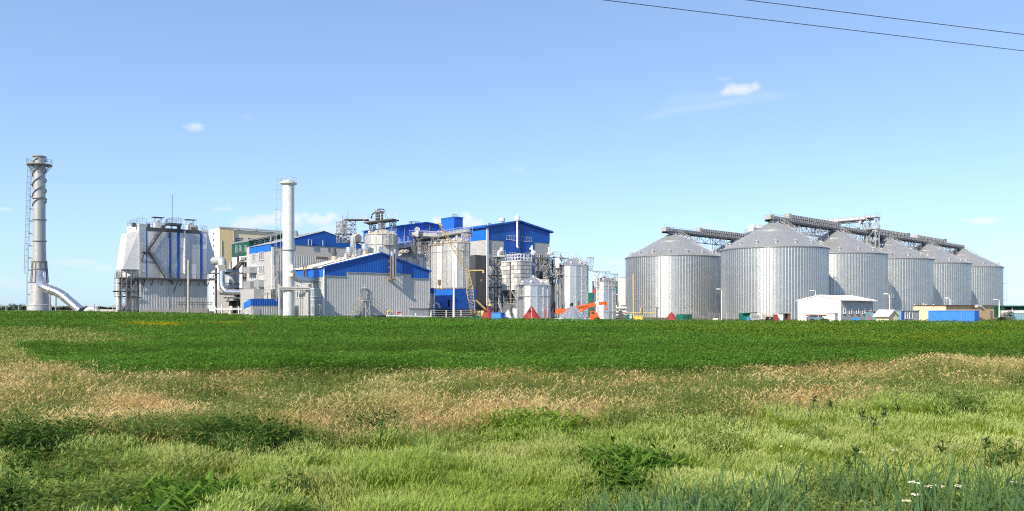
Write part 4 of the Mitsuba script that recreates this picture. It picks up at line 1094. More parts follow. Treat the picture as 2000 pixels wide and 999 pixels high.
# ------------------------------------------------------------------ cylindrical bins
def bin_(name, label, px, d, rpx, eave, apex, z0, mat, cone, group, facets=16, bands=(), legs=True, cap=True, turn=0.0, vents=4, shade_bay=None):
    k = thing(name, label, 'silo', group)
    cx, cy = W(px, d)
    r = rpx * d / FOC * 0.99
    ze_, za = Zp(eave, d), Zp(apex, d)
    ang = np.linspace(0, 2 * np.pi, facets + 1) + turn
    nz = max(2, int((ze_ - z0) / 0.9))
    vs, uv, f = [], [], []
    for i in range(facets):
        for kz in range(nz + 1):
            z = z0 + (ze_ - z0) * kz / nz
            for a in (ang[i], ang[i + 1]):
                vs.append([cx + r * math.cos(a), cy + r * math.sin(a), z])
                uv.append([kz, i + (a == ang[i + 1]) * .999])
        b = i * (nz + 1) * 2
        for kz in range(nz):
            q_ = b + kz * 2
            f += [[q_, q_ + 1, q_ + 3], [q_, q_ + 3, q_ + 2]]
    scene[k + '__wall'] = mikit.ply((np.array(vs), np.array(f)), mat, uv=np.array(uv))
    for a in ang[:-1]:
        s = Fr(0, 0, math.degrees(a), o=(cx + r * math.cos(a), cy + r * math.sin(a)))
        part(k, 'stiffener', s.put(box(-.02, .09, -.07, .07, z0, ze_)), 'galv_plain')
    part(k, 'roof_cone', lathe([(r + .14, ze_ - .03), (r + .14, ze_ + .06), (.35, za), (.3, za + .35), (0, za + .4)], facets * 2, (cx, cy)), cone)
    ms = []
    for i in range(facets):
        a = ang[i]
        ms.append(bar((cx + (r + .1) * math.cos(a), cy + (r + .1) * math.sin(a), ze_ + .09), (cx + .36 * math.cos(a), cy + .36 * math.sin(a), za + .03), .06, .09))
    part(k, 'roof_rib', ms, 'galv_plain', kind='stuff')
    for b_ in bands:
        z = Zp(b_, d)
        part(k, 'band', lathe([(r + .01, z - .07), (r + .07, z - .06), (r + .07, z + .06), (r + .01, z + .07)], facets, (cx, cy), turn, turn + 2 * math.pi), 'steel_grey')
    for i in range(vents):
        a = -math.pi * (i + .25) / vents
        rr = r * .80
        z = ze_ + (za - ze_) * .22
        x, y = cx + rr * math.cos(a), cy + rr * math.sin(a)
        part(k, 'roof_cowl', [cyl(x, y, z - .2, z + .35, .16, n=8), lathe([(0, z + .62), (.3, z + .45), (.3, z + .25), (.1, z + .25)], 10, (x, y))], 'cladding_light')
    return k, cx, cy, r, ze_, za


GL = 'bright galvanised bins with conical tops'
b, cx, cy, r, ze_, za = bin_('storage_bin', 'wide white bin topped by a steel gantry behind the corrugated hall', 745, 166, 32, 460.5, 448.5, 5, 'galv_old', 'cone_beige', 'old bins with beige cones', 16, (480,), turn=.2)
# ladder cage and gear on the right side of it
part(b, 'ladder', [ladder((cx + r * .75, cy - r * .72, 8), (cx + r * .75, cy - r * .72, ze_ + .5), (.6, -.8), .5)], 'steel_light')
part(b, 'platform', [lattice((cx + r * .62, cy - r * .95, Zp(478, 163)), (cx + r * .62, cy - r * .95, ze_ + .6), 1.1, 1.1, 3, .09, .07), WORLD.put(box(cx + r * .30, cx + r * .85, cy - r * 1.15, cy - r * .6, Zp(478, 163) - .1, Zp(478, 163)))], 'steel_light')
for i, (px, d, rp, ev, ap, lab) in enumerate(((804, 176, 28, 503.5, 492, 'front low bin with beige cone between the hall roof and the tall twin bins'), (835, 186, 17, 482, 474, 'slender low bin half hidden behind the left twin bin'), (790, 190, 22, 497, 487, 'rear low bin tucked under the dark conveyor gantry'))):
    bin_('storage_bin', lab, px, d, rp, ev, ap, 4, 'galv_old', 'cone_beige', 'old bins with beige cones', 14, (), turn=.15 * i, vents=3)
b2 = bin_('storage_bin', 'left bin with brown cone of the tall pair on the blue base', 868, 158.5, 25, 481, 472, 6.2, 'galv_old', 'cone_brown', 'tall twin bins on the blue base', 14, (495,), turn=.1)
part(b2[0], 'foot_ring', [lathe([(b2[3] + .1, 6.25), (b2[3] + .12, 6.7)], 20, (b2[1], b2[2]))], 'rust')
b3 = bin_('storage_bin', 'right bin with beige cone of the tall pair on the blue base', 892.5, 154, 25.5, 476, 465, 6.2, 'galv_old', 'cone_beige', 'tall twin bins on the blue base', 14, (492,), turn=.32)
part(b3[0], 'foot_ring', [lathe([(b3[3] + .1, 6.25), (b3[3] + .12, 6.7)], 20, (b3[1], b3[2]))], 'rust')
part(b3[0], 'ladder_frame', [lattice((b3[1] + 1.6, b3[2] - 2.35, Zp(489, 151)), (b3[1] + 1.6, b3[2] - 2.35, Zp(456, 151)), .9, .9, 4, .09, .06)], 'steel_light')
part(b3[0], 'ladder', [ladder((b3[1] + 1.75, b3[2] - 2.1, 6.6), (b3[1] + 1.75, b3[2] - 2.1, b3[4]), (.7, -.7), .45)], 'steel_light')
bb = thing('blue_bin_base', 'bright blue enclosed base under the tall twin bins', 'building')
BB = Fr(884.5, 149, 40)
bl = BB.left()
vb, ub = bl.X(849.5), BB.X(930)
zt_, zb_ = BB.Z(565.5), BB.Z(603.8)
part(bb, 'blue_front', [box(0.0, ub, -.0, .15, zb_, zt_)], 'blue_sheet', BB)
part(bb, 'blue_side', [box(vb, -.02, -.0, .15, zb_, zt_)], 'blue_lit', bl)
part(bb, 'core', [box(.16, ub - .02, .16, -vb - .02, 0, zt_ - .02)], 'grey_panel', BB)
part(bb, 'top', [box(0, ub, 0, -vb, zt_ - .02, zt_ + .08)], 'blue_sheet', BB)
part(bb, 'broken_opening', [box(bl.X(875), bl.X(878.5), -.03, .02, bl.Z(600), bl.Z(586))], 'black_void', bl)
part(bb, 'white_pipe', [tube(bend([(bl.X(851), -.6, bl.Z(592)), (bl.X(862), -.6, bl.Z(594)), (bl.X(864), -.6, bl.Z(603))], .4), .2, 8)], 'cladding_light', bl)
for i in range(7):
    z = .1 + (zb_ - .1) * i / 7
    part(bb, 'plinth_slat', [box(-.02, ub, -.04 - .03 * (i % 2), .1, z, z + (zb_ - .1) / 7 - .03), ], 'charcoal_panel', BB)
    part(bb, 'plinth_slat', [box(vb, -.02, -.04 - .03 * (i % 2), .1, z, z + (zb_ - .1) / 7 - .03)], 'charcoal_panel', bl)
wf = thing('mesh_fence', 'wire fence with pale posts in front of the dark plinth of the blue base', 'fence')
for px in (842, 871.5, 900.5):
    x, y = W(px, 134)
    part(wf, 'post', [box(x - .1, x + .1, y - .1, y + .1, 0, Zp(606, 134))], 'concrete')
part(wf, 'wire', [bar(W(842, 134) + (Zp(p, 134),), W(922, 134) + (Zp(p, 134),), .04) for p in (607, 611, 615, 618)], 'steel_light')
gpz = thing('concrete_pole', 'tall pale pole with bent top in front of the blue bin base', 'pole')
x, y = W(886.5, 136)
part(gpz, 'shaft', [cyl(x, y, 0, Zp(534, 136), .24, .13, 10)], 'stack_white', smooth=40)
part(gpz, 'arm', [bar((x, y, Zp(534, 136)), (x - .25, y, Zp(527, 136)), .1), bar((x + .1, y, Zp(536, 136)), (x + .35, y, Zp(532, 136)), .08)], 'steel_light')

# gantry over the low bins and the twin bins
gn = thing('bin_gantry', 'grey conveyor gantry running over the low bins and the twin bins', 'conveyor')


def beamdeck(parent, pa, pb, w, rail=True, mat='steel_dark', truss=0.0, trough=True):
    pa, pb = np.array(pa, float), np.array(pb, float)
    d = (pb - pa)[:2]
    n = np.array([-d[1], d[0], 0]) / np.linalg.norm(d) * w / 2
    u = np.array([0, 0, .25])
    k = part(parent, 'deck', [hexa([pa - n, pb - n, pb + n, pa + n, pa - n + u, pb - n + u, pb + n + u, pa + n + u])], mat)
    if rail:
        part(k, 'railing', [railing([pa - n + u, pb - n + u], 1.1, 1.3), railing([pa + n + u, pb + n + u], 1.1, 1.3)], 'steel_light')
    if trough:
        part(k, 'trough', [bar(pa + u * 2.6, pb + u * 2.6, .7, .75)], 'cladding_silver')
    if truss:
        part(k, 'truss', [lattice(pa - u * truss * 2, pb - u * truss * 2, truss, truss, max(3, int(np.linalg.norm(pb - pa) / 2)), .09, .07)], 'steel_grey')
    return k


G3 = lambda px, py, d: np.array(W(px, d) + (Zp(py, d),))
beamdeck(gn, G3(776, 489, 172), G3(832, 481, 178), 1.8, truss=.9)
beamdeck(gn, G3(806, 463, 170), G3(866, 466.5, 166), 2.2)
beamdeck(gn, G3(826, 472, 172), G3(915, 457, 158), 1.9, truss=.6)
beamdeck(gn, G3(775, 476, 178), G3(828, 470, 184), 1.2, mat='cladding_light', rail=True, trough=False)
for pa, pb, y0, y1, d in ((808, 812, 464, 505, 170), (821, 825, 464, 488, 170), (838, 842, 466, 520, 170), (846, 850, 466, 500, 166), (829, 832, 480, 510, 176)):
    x0, yy = W((pa + pb) / 2, d)
    part(gn, 'support_leg', [lattice((x0, yy, Zp(y1, d)), (x0, yy, Zp(y0, d)), .9, .9, 6, .10, .07)], 'steel_grey')
part(gn, 'head_drum', [WORLD.put(box(*[W(p, 168)[0] for p in (812, 818)], 167.2, 168.8, Zp(463, 168), Zp(451.5, 168))), tube([G3(815, 449, 167.2), G3(815, 449, 168.8)], .6, 14)], 'cladding_silver')
part(gn, 'chute_hood', [hexa([G3(853, 454, 165), G3(869, 456, 165), G3(869, 456, 167), G3(853, 454, 167), G3(856, 450.5, 165), G3(866, 451.5, 165), G3(866, 451.5, 167), G3(856, 450.5, 167)])], 'cone_beige')
part(gn, 'tail_motor', [WORLD.put(box(*[W(p, 157)[0] for p in (914, 921)], 156.5, 158, Zp(462, 157), Zp(457.5, 157)))], 'steel_dark')
part(gn, 'support_leg', [lattice(tuple(G3(910, 478, 156)), tuple(G3(910, 458, 156)), 1.2, 1.2, 3, .1, .07)], 'steel_light')
for a, b_, y0, y1, d in ((846, 838, 470, 482, 168), (854, 868, 468, 473, 162), (893, 893, 460, 466, 155), (815, 806, 466, 492, 172), (800, 800, 486, 494, 176)):
    part(gn, 'spout', tube([G3(a, y0, d), G3(b_, y1, d)], .22, 8), 'steel_grey')
part(gn, 'junction_box', [WORLD.put(box(*[W(p, d)[0] for p in (a, b_)], d - .5, d + .5, Zp(y1, d), Zp(y0, d))) for a, b_, y0, y1, d in ((834, 838, 456, 463, 169), (842, 852, 458, 464, 167), (822, 828, 459, 464, 169), (870, 876, 459, 464, 165), (790, 793, 475, 482, 176))], 'steel_light')

# gantry with bucket elevators above the wide bin
gx = thing('elevator_gantry', 'lattice gantry with stairs and bucket elevator heads above the wide white bin', 'gantry')
D2 = 168
S3 = lambda px, py, d=D2: np.array(W(px, d) + (Zp(py, d),))
for pa, y0, y1, w, d in ((667, 434, 474, 1.6, 171), (681.5, 431, 474, 2.0, 168.5), (727.5, 440, 470, 1.0, 168), (767, 434, 468, 1.0, 167), (745.5, 436, 452, 1.1, 166)):
    x0, yy = W(pa, d)
    part(gx, 'leg_tower', [lattice((x0, yy, Zp(y1, d)), (x0, yy, Zp(y0, d)), w, w, 5, .11, .08)], 'steel_grey')
beamdeck(gx, S3(674, 431), S3(720, 431.5), 1.7, trough=False)
beamdeck(gx, S3(717, 438), S3(773, 431, 166), 3.2, trough=False)
beamdeck(gx, S3(660, 459, 171), S3(690, 460, 169), 2.0, trough=False)
part(gx, 'stair', [stairs(S3(668, 459, 170), S3(674, 430, 169), .9)], 'steel_light')
part(gx, 'elevator_leg', [WORLD.put(box(*[W(p, 167)[0] for p in (a, b_)], 166.6, 167.5, Zp(y1, 167), Zp(y0, 167))) for a, b_, y0, y1 in ((734, 737, 414, 432), (738.5, 741.5, 412, 431), (744.5, 747.5, 413, 429))], 'steel_dark')
part(gx, 'head_cover', [WORLD.put(box(*[W(p, 167)[0] for p in (733, 743)], 166.4, 167.6, Zp(416, 167), Zp(411.5, 167)))], 'steel_grey')
part(gx, 'hose', [tube(bend([S3(725, 428, 167), S3(727, 418, 167), S3(734, 415, 167)], 1.0, 8), .14, 8)], 'green_panel')
part(gx, 'pipe_loop', [tube(bend([S3(738, 414, 166.5), S3(738, 409, 166.5), S3(750, 409, 166.5), S3(750, 416, 166.5), S3(746, 420, 166.5)], .5, 5), .12, 8)], 'steel_dark')
part(gx, 'aerial', [bar(S3(679.5, 430), S3(679.5, 409), .07), bar(S3(733, 420), S3(733, 408), .06), bar(S3(752.5, 425), S3(752.5, 407), .07)], 'steel_grey')
part(gx, 'spout', [tube([S3(745, 437, 166), S3(745, 449, 166)], .3, 8), tube([S3(720, 440, 167.5), S3(723, 434, 167.5)], .3, 8)], 'steel_grey')
cw2 = thing('roof_fan_drum', 'round fan drum with ladder tower on the roof right of the blue gable', 'fan unit')
x0, yy = W(697, 160)
part(cw2, 'drum', [tube([G3(691, 466, 160.5), G3(700, 466, 159.5)], .85, 18)], 'cone_beige', smooth=40)
part(cw2, 'platform', [WORLD.put(box(*[W(p, 160)[0] for p in (684, 710)], 158.8, 161, Zp(475, 160), Zp(473.5, 160))), railing([G3(700, 473.5, 158.8), G3(710, 473.5, 158.8)], 1.0, .8), bar(G3(708, 475, 160), G3(706, 481, 160), .15)], 'steel_dark')
part(cw2, 'ladder_tower', [lattice(tuple(G3(689.5, 500, 158)), tuple(G3(689.5, 462, 158)), .8, .5, 8, .1, .07)], 'cladding_light')
part(cw2, 'dish', [lathe([(0, Zp(458, 158)), (.25, Zp(457, 158)), (.25, Zp(456, 158)), (0, Zp(455.5, 158))], 10, W(690, 158))], 'white_paint')

# ------------------------------------------------------------------ blue buildings behind
bt = thing('blue_back_hall', 'low pitched bright blue hall behind the wide bin and the gantry', 'building')
B4 = Fr(775, 235, 40)
x4 = B4.X(873)
zp4 = B4.Z(436.4, B4.X(832))
part(bt, 'wall', [extr([(0, 0), (x4, 0), (x4, B4.Z(443.5, x4)), (B4.X(832), zp4), (0, B4.Z(443))], 0, 20)], 'blue_sheet', B4)
part(bt, 'side_wall', [box(-9, -.02, -.05, 0, 0, B4.Z(443.5))], 'blue_lit', B4.left())
part(bt, 'roof', [extr([(-.6, B4.Z(443.4)), (B4.X(832), zp4), (B4.X(832), zp4 + .4), (-.6, B4.Z(442))], -.5, 20), extr([(B4.X(832), zp4), (x4, B4.Z(443.5, x4)), (x4, B4.Z(442.3, x4)), (B4.X(832), zp4 + .4)], -.5, 20)], 'blue_sheet', B4)
part(bt, 'roof_vent', [bar((B4.X(p), -.1, B4.Z(y0, 8)), (B4.X(p), -.1, B4.Z(y1, 8)), w) for p, y0, y1, w in ((800, 441, 435, .3), (804, 440, 435, .3), (812, 439, 434, .35), (818, 438, 434, .35), (790, 470, 442, .2), (839, 452, 438, .2))] + [bar((B4.X(799), -.1, B4.Z(435, 8)), (B4.X(819), -.1, B4.Z(434, 8)), .2)], 'steel_grey', B4)
part(bt, 'lower_roof', [box(-2, 30, -6, -.1, B4.Z(480), B4.Z(470))], 'blue_lit', B4)
bc = thing('blue_tower', 'bright blue box tower rising behind the yellow crane jib', 'tower')
B5 = Fr(887, 222, 40)
v5 = B5.left().X(861.5)
zt5 = B5.Z(424.3)
part(bc, 'side_wall', [box(v5, 0, 0, .2, 6, zt5)], 'blue_lit', B5.left())
part(bc, 'front_wall', [box(0.02, B5.X(904), .0, -v5, 6, zt5 - .02)], 'blue_sheet', B5)
part(bc, 'parapet', [box(-.1, B5.X(904) + .1, -.1, .1, zt5 - .2, zt5 + .12), box(-.1, .1, .1, -v5, zt5 - .2, zt5 + .12)], 'blue_sheet', B5)
part(bc, 'roof_hatch', [bar((.5 + .8 * i, 1.5, zt5), (.5 + .8 * i, 1.5, zt5 + .9), .15) for i in range(3)] + [bar((.5, 1.5, zt5 + .9), (2.1, 1.5, zt5 + .9), .12)], 'steel_grey', B5)
mh = thing('main_hall', 'tall blue and grey main hall with small windows under its gable, centre', 'building')
M = Fr(950.4, 190, 40)
ml = M.left()
LM = M.X(1073.3)
xm = M.X(1013)
zme, zmk = M.Z(444.4), M.Z(434.6, xm)
zbl = M.Z(468.5)
VM = ml.X(880)


def mroof(x):
    return zme + (zmk - zme) * (x / xm if x < xm else (LM - x) / (LM - xm))


part(mh, 'side_wall', [box(VM, -.02, 0, .3, 0, zbl)], 'grey_plaster', ml)
part(mh, 'blue_side', [box(VM, 0, -.08, 0, zbl, zme)], 'blue_lit', ml)
part(mh, 'front_wall', [extr([(0, 0), (LM, 0), (LM, zme - .1), (xm, zmk - .1), (0, zme - .1)], .02, 30)], 'grey_panel', M)
xa, xb_ = M.X(984), M.X(1043.5)
zr_ = M.Z(475.7, LM)
part(mh, 'blue_front', [extr([(0, zbl), (xa, zbl), (xa, mroof(xa)), (0, mroof(0))], -.08, 0), extr([(xa, 6), (xm, 6), (xm, zmk), (xa, mroof(xa))], -.08, 0), extr([(xm, 6), (xb_, 6), (xb_, mroof(xb_)), (xm, zmk)], -.08, 0), extr([(xb_, zr_), (LM, zr_), (LM, mroof(LM)), (xb_, mroof(xb_))], -.08, 0)], 'blue_sheet', M)
part(mh, 'corner_pier', [box(-.15, M.X(953), -.3, 0, M.Z(600), zme - .1)], 'cladding_light', M)
part(mh, 'corner_pier', [box(-.14, M.X(953), -.29, 0, 0, M.Z(600))], 'blue_sheet', M)
part(mh, 'panel_joint', [box(M.X(p), M.X(p) + .08, -.11, -.07, 8, mroof(M.X(p)) - .2) for p in (1013, 1018)], 'charcoal_panel', M)
part(mh, 'roof', [extr([(-.8, zme - .1), (xm, zmk + .02), (xm, zmk + .45), (-.8, zme + .3)], -.7, 30), extr([(xm, zmk + .02), (LM + .8, zme - .1), (LM + .8, zme + .3), (xm, zmk + .45)], -.7, 30)], 'blue_sheet', M)
part(mh, 'gutter', [box(VM, .3, -.5, -.1, zme - .2, zme + .1)], 'charcoal_panel', ml)
for a, b_, y0, y1, c, g_ in ((989.5, 1008, 461, 469, 4, 'window_pale'), (1019, 1037.5, 464, 471.5, 4, 'window_pale'), (994, 1008, 494.5, 504, 4, 'window_glass'), (1018, 1037, 497, 506, 4, 'window_glass'), (1054, 1061, 498, 512, 2, 'window_glass')):
    window(mh, M, a, b_, y0, y1, c, 1, 'cream_pale', g_)
part(mh, 'vent_stack', [tube(bend([(M.X(1006.6), -.7, M.Z(431, 11)), (M.X(1006.6), -.7, M.Z(483, 11)), (M.X(1005), -1.2, M.Z(485, 11))], .3), .24, 10), cyl(M.X(1006.6), -.7, M.Z(433, 11), M.Z(425, 11), .6, n=12), cyl(M.X(1006.6), -.7, M.Z(425, 11), M.Z(421, 11), .15, n=8)], 'white_paint', M, smooth=40)
part(mh, 'roof_vent', [cyl(M.X(980.5, 3), 3, mroof(4), M.Z(430.5, 5, 3), .42, n=12), cyl(M.X(980.5, 3), 3, M.Z(432, 5, 3), M.Z(425.5, 5, 3), .8, n=12)], 'cladding_light', M, smooth=40)
part(mh, 'roof_vent', [cyl(M.X(1034.5, 4), 4, mroof(12), M.Z(436, 14, 4), .35, n=10), cyl(M.X(1035, 4), 4, M.Z(437.4, 14, 4), M.Z(436.2, 14, 4), .6, n=10)], 'steel_grey', M)
part(mh, 'roof_hatch', [box(ml.X(925), ml.X(932), 1, 2, zme, ml.Z(441)), box(ml.X(945), ml.X(947), 1, 2, zme + .3, zme + 1.2)], 'concrete', ml)
da = thing('dark_annex', 'charcoal clad annex with roof railing beside the main hall corner', 'building')
part(da, 'wall', [box(ml.X(917.5), -.2, -3.2, -.1, 0, ml.Z(499.5))], 'charcoal_panel', ml)
part(da, 'roof_railing', [railing([(ml.X(917.5, -3), -3.2, ml.Z(499.5)), (-.3, -3.2, ml.Z(499.5))], 1.2, 1.6, .08)], 'steel_light', ml)
part(da, 'blue_plinth', [box(ml.X(930), -.1, -3.3, -3.2, 0, ml.Z(600))], 'blue_sheet', ml)

# ------------------------------------------------------------------ grain dryer with panel grid
dy = thing('grain_dryer', 'pale panelled grain dryer on a steel frame in front of the main hall', 'grain dryer')
R = Fr(1016.5, 160, 40)
rl = R.left()
vr, ur = rl.X(977), R.X(1038.5)
z0, z1 = R.Z(567), R.Z(510.5)
part(dy, 'core', [box(.1, ur - .1, .1, -vr, z0, z1)], 'steel_dark', R)
nr = 7
cols = [(977.3, 983.4), (983.6, 989.6), (989.8, 995.8), (998.2, 1004.0), (1004.2, 1010.2), (1010.4, 1016.4)]
for a, b_ in cols:
    xa, xb_ = rl.X(a), rl.X(b_)
    for i in range(nr):
        part(dy, 'panel', [box(xa + .03, xb_ - .03, -.05, .1, z0 + (z1 - z0) * i / nr + .04, z0 + (z1 - z0) * (i + 1) / nr - .04)], ('cladding_light', 'white_wall', 'cladding_light', 'cladding_silver')[int(rng.integers(4))], rl)
for j in range(4):
    for i in range(nr):
        part(dy, 'panel', [box(ur * j / 4 + .04, ur * (j + 1) / 4 - .04, -.05, .1, z0 + (z1 - z0) * i / nr + .05, z0 + (z1 - z0) * (i + 1) / nr - .05)], 'grey_panel' if (i + j) % 3 else 'cladding_silver', R)
part(dy, 'roof', [box(-.15, ur + .1, -.15, -vr + .1, z1, z1 + .25)], 'cladding_light', R)
part(dy, 'roof_railing', [railing([(0, -vr, z1 + .2), (0, 0, z1 + .2), (ur, 0, z1 + .2)], 1.3, .8, .1), railing([(1.6, -vr, z1 + .2), (1.6, 0, z1 + .2)], 1.3, .9, .07)], 'cladding_light', R)
for va in (vr * .98, vr * .52, -.05):
    part(dy, 'frame_leg', [box(0, .3, -va - .25, -va + .05, 0, z0)], 'steel_grey', R)
    part(dy, 'frame_leg', [box(ur - .3, ur, -va - .25, -va + .05, 0, z0)], 'steel_grey', R)
for a, b_ in ((vr, vr * .53), (vr * .5, -.1)):
    m_ = (a + b_) / 2
    part(dy, 'hopper', [hexa([[1.0, -m_ - .4, z0 - 3.0], [ur - 1.0, -m_ - .4, z0 - 3.0], [ur - 1.0, -m_ + .4, z0 - 3.0], [1.0, -m_ + .4, z0 - 3.0], [.2, -b_ + .1, z0 - .05], [ur - .2, -b_ + .1, z0 - .05], [ur - .2, -a - .1, z0 - .05], [.2, -a - .1, z0 - .05]])], 'steel_dark', R)
    part(dy, 'brace', [bar((.1, -a - .2, z0), (.1, -b_ - .1, z0 - 3.4), .14), bar((.1, -b_ - .2, z0 - .2), (.1, -a - .1, z0 - 3.4), .12)], 'steel_light', R)
part(dy, 'work_deck', [box(-.3, ur, -.3, -vr + .4, R.Z(595), R.Z(593.5)), railing([(-.3, -vr + .4, R.Z(593.5)), (-.3, -.3, R.Z(593.5))], 1.0, 1.0)], 'steel_light', R)

sw = thing('dryer_stair_tower', 'dark zigzag stair and duct tower left of the grain dryer', 'stair tower')
SWx, SWd = W(966, 166)
part(sw, 'mast', [lattice((SWx + .3, SWd, .3), (SWx + .3, SWd, Zp(497, SWd)), 2.0, 2.0, 9, .14, .1)], 'steel_grey')
zz = [Zp(p, SWd) for p in (605, 585, 562, 538, 514)]
for i in range(4):
    xa, xb_ = (SWx - 1.0, SWx + 1.2) if i % 2 else (SWx + 1.2, SWx - 1.0)
    part(sw, 'flight', [stairs((xa, SWd - 1.2, zz[i]), (xb_, SWd - 1.2, zz[i + 1]), .8)], 'steel_grey')
    part(sw, 'landing', [WORLD.put(box(SWx - 1.4, SWx + 1.5, SWd - 1.7, SWd + .8, zz[i] - .12, zz[i]))], 'steel_dark')
for py in (524, 548, 572):
    part(sw, 'gallery_duct', [tube(bend([G3(956, py - 3, 165), G3(958, py + 1, 165), G3(963, py + 12, 165)], .5), .3, 8)], 'cladding_silver')
part(sw, 'elevator_leg', [WORLD.put(box(*[W(p, 166)[0] for p in (a, b_)], 165.4, 166.2, .3, Zp(498, 166))) for a, b_ in ((965, 968), (970.5, 973.5))], 'steel_grey')
part(sw, 'top_platform', [WORLD.put(box(*[W(p, 165)[0] for p in (964, 987)], 163.5, 166.5, Zp(503, 165), Zp(501, 165))), railing([G3(964, 501, 163.5), G3(987, 501, 163.5)], 1.1, .9, .07)], 'steel_light')
part(sw, 'head_pipe', [tube(bend([G3(974, 501, 165), G3(974, 492, 165), G3(980, 490, 165), G3(980, 484, 165)], .4), .35, 10)], 'cladding_light')
part(sw, 'lower_stair', [stairs(G3(981, 612, 158), G3(973, 592, 158), .8)], 'steel_light')

dg = thing('dryer_gantry', 'steel gantry with railings and cyclones right of the grain dryer', 'gantry')
beamdeck(dg, G3(1033, 506, 163), G3(1082, 505.5, 170), 2.2, mat='steel_grey', trough=False)
beamdeck(dg, G3(1080, 504, 172), G3(1111, 507, 172), 1.6, mat='steel_grey', trough=False)
for px, y0, y1, d, w in ((1042, 507, 556, 164, .0), (1051, 507, 556, 166, 0), (1069, 507, 530, 168, 0), (1085, 506, 620, 168, 0)):
    x, y = W(px, d)
    part(dg, 'column', [box(x - .16, x + .16, y - .15, y + .15, Zp(y1, d), Zp(y0, d))], 'steel_grey')
part(dg, 'brace', [bar(G3(a, y0, 165), G3(b_, y1, 165), .16) for a, b_, y0, y1 in ((1036, 1044, 519, 508), (1050, 1040, 520, 508), (1042, 1051, 530, 512), (1051, 1064, 540, 510), (1066, 1076, 524, 508), (1040, 1050, 545, 530), (1060, 1072, 540, 522), (1080, 1072, 540, 515))], 'steel_grey')
part(dg, 'vertical_truss', [lattice(tuple(G3(1071, 545, 170)), tuple(G3(1071, 508, 170)), 2.6, 2.6, 4, .12, .08), lattice(tuple(G3(1079, 556, 171)), tuple(G3(1079, 508, 171)), .9, .9, 8, .14, .1)], 'steel_dark')
part(dg, 'cyclone', [lathe([(0, Zp(499, 165)), (.5, Zp(498.5, 165)), (.65, Zp(494, 165)), (.45, Zp(490.5, 165)), (0, Zp(490, 165))], 14, W(1042, 165)), tube(bend([G3(1040, 490, 165), G3(1039, 486, 165), G3(1034, 486.5, 165)], .3), .22, 8), tube([G3(1039, 487, 165), G3(1039, 480, 165)], .22, 8)], 'cladding_light', smooth=40)
part(dg, 'cyclone', [lathe([(0, Zp(500, 170)), (.7, Zp(498, 170)), (.75, Zp(494, 170)), (0, Zp(491.5, 170))], 14, W(1075, 170)), tube([G3(1072.5, 496, 170), G3(1072.5, 483, 170)], .25, 8)], 'cladding_light', smooth=40)
part(dg, 'stair', [stairs(G3(1103, 518, 171), G3(1094, 506, 171), .8)], 'steel_dark')
part(dg, 'pipe_bundle', [tube(bend([G3(1047 + i * 3, 534 + (i % 2) * 2, 167), G3(1049 + i * 3, 530, 167), G3(1050 + i * 3, 545, 167)], .3), .2, 7) for i in range(4)], 'steel_dark')
part(dg, 'perforated_duct', [WORLD.put(box(*[W(p, 167)[0] for p in (1084, 1092)], 166.5, 167.6, Zp(524, 167), Zp(504, 167)))], 'cladding_light')
ga = thing('grey_process_box', 'light grey box building between the grain dryer and the shiny bins', 'building')
x0, x1_ = W(1062, 174)[0], W(1086.5, 174)[0]
part(ga, 'wall', [WORLD.put(box(x0, x1_, 172, 178, 0, Zp(556, 172)))], 'grey_panel')
part(ga, 'roof', [WORLD.put(box(x0 - .2, x1_ + .2, 171.8, 178, Zp(556, 172), Zp(554.5, 172)))], 'cladding_light')
part(ga, 'upper_box', [WORLD.put(box(W(1047, 175)[0], W(1080, 175)[0], 173.6, 177.6, Zp(556, 174), Zp(541, 174)))], 'cladding_silver')
part(ga, 'white_box', [WORLD.put(box(W(1001, 152)[0], W(1011, 152)[0], 152, 156, 0, Zp(603, 152)))], 'white_wall')

# ------------------------------------------------------------------ three shiny bins
p1 = bin_('hopper_bin', 'squat shiny bin behind the larger red cone', 1042, 140, 33, 559, 542.5, 0.1, 'galv_bin', 'roof_blue_grey', GL, 16, (580,), turn=.19)
p2 = bin_('hopper_bin', 'tallest shiny bin, behind the orange truck crane', 1118.5, 170, 30.5, 520.5, 506, 0.1, 'galv_bin', 'roof_blue_grey', GL, 16, (541,), turn=.15)
p3 = bin_('hopper_bin', 'narrow rightmost shiny bin, next to the far green building', 1180, 172, 22.5, 551, 542.5, 0.1, 'galv_bin', 'roof_blue_grey', GL, 14, (566, 610), turn=.05)
part(p2[0], 'roof_stair', [stairs((p2[1] + p2[3] * .8, p2[2] - p2[3] * .6, p2[4] + .3), (p2[1] + .5, p2[2] - .4, p2[5] + .2), .7)], 'steel_light')
part(p2[0], 'ladder', [ladder((p2[1] + p2[3] * .62, p2[2] - p2[3] * .85, .4), (p2[1] + p2[3] * .62, p2[2] - p2[3] * .85, p2[4] + 1), (.5, -.86), .6)], 'steel_light')
part(p3[0], 'ladder', [ladder((p3[1] + p3[3] * .8, p3[2] - p3[3] * .65, .4), (p3[1] + p3[3] * .8, p3[2] - p3[3] * .65, p3[4] + 1), (.7, -.7), .6)], 'steel_light')
for bb_, sx_, lab in ((p1, -1, 'a'), (p2, -1, 'b')):
    x, y = bb_[1] + sx_ * bb_[3] * .82, bb_[2] - bb_[3] * .72
    za_ = bb_[4] - 1.9
    part(bb_[0], 'access_platform', [WORLD.put(box(x - .6, x + .5, y - .5, y + .5, za_, za_ + .12)), lattice((x - .2, y, za_), (x - .2, y, bb_[4] + .4), .9, .9, 2, .08, .06), WORLD.put(box(x - .5, x + .5, y - .5, y + .4, bb_[4] + .1, bb_[4] + .45))], 'steel_light')
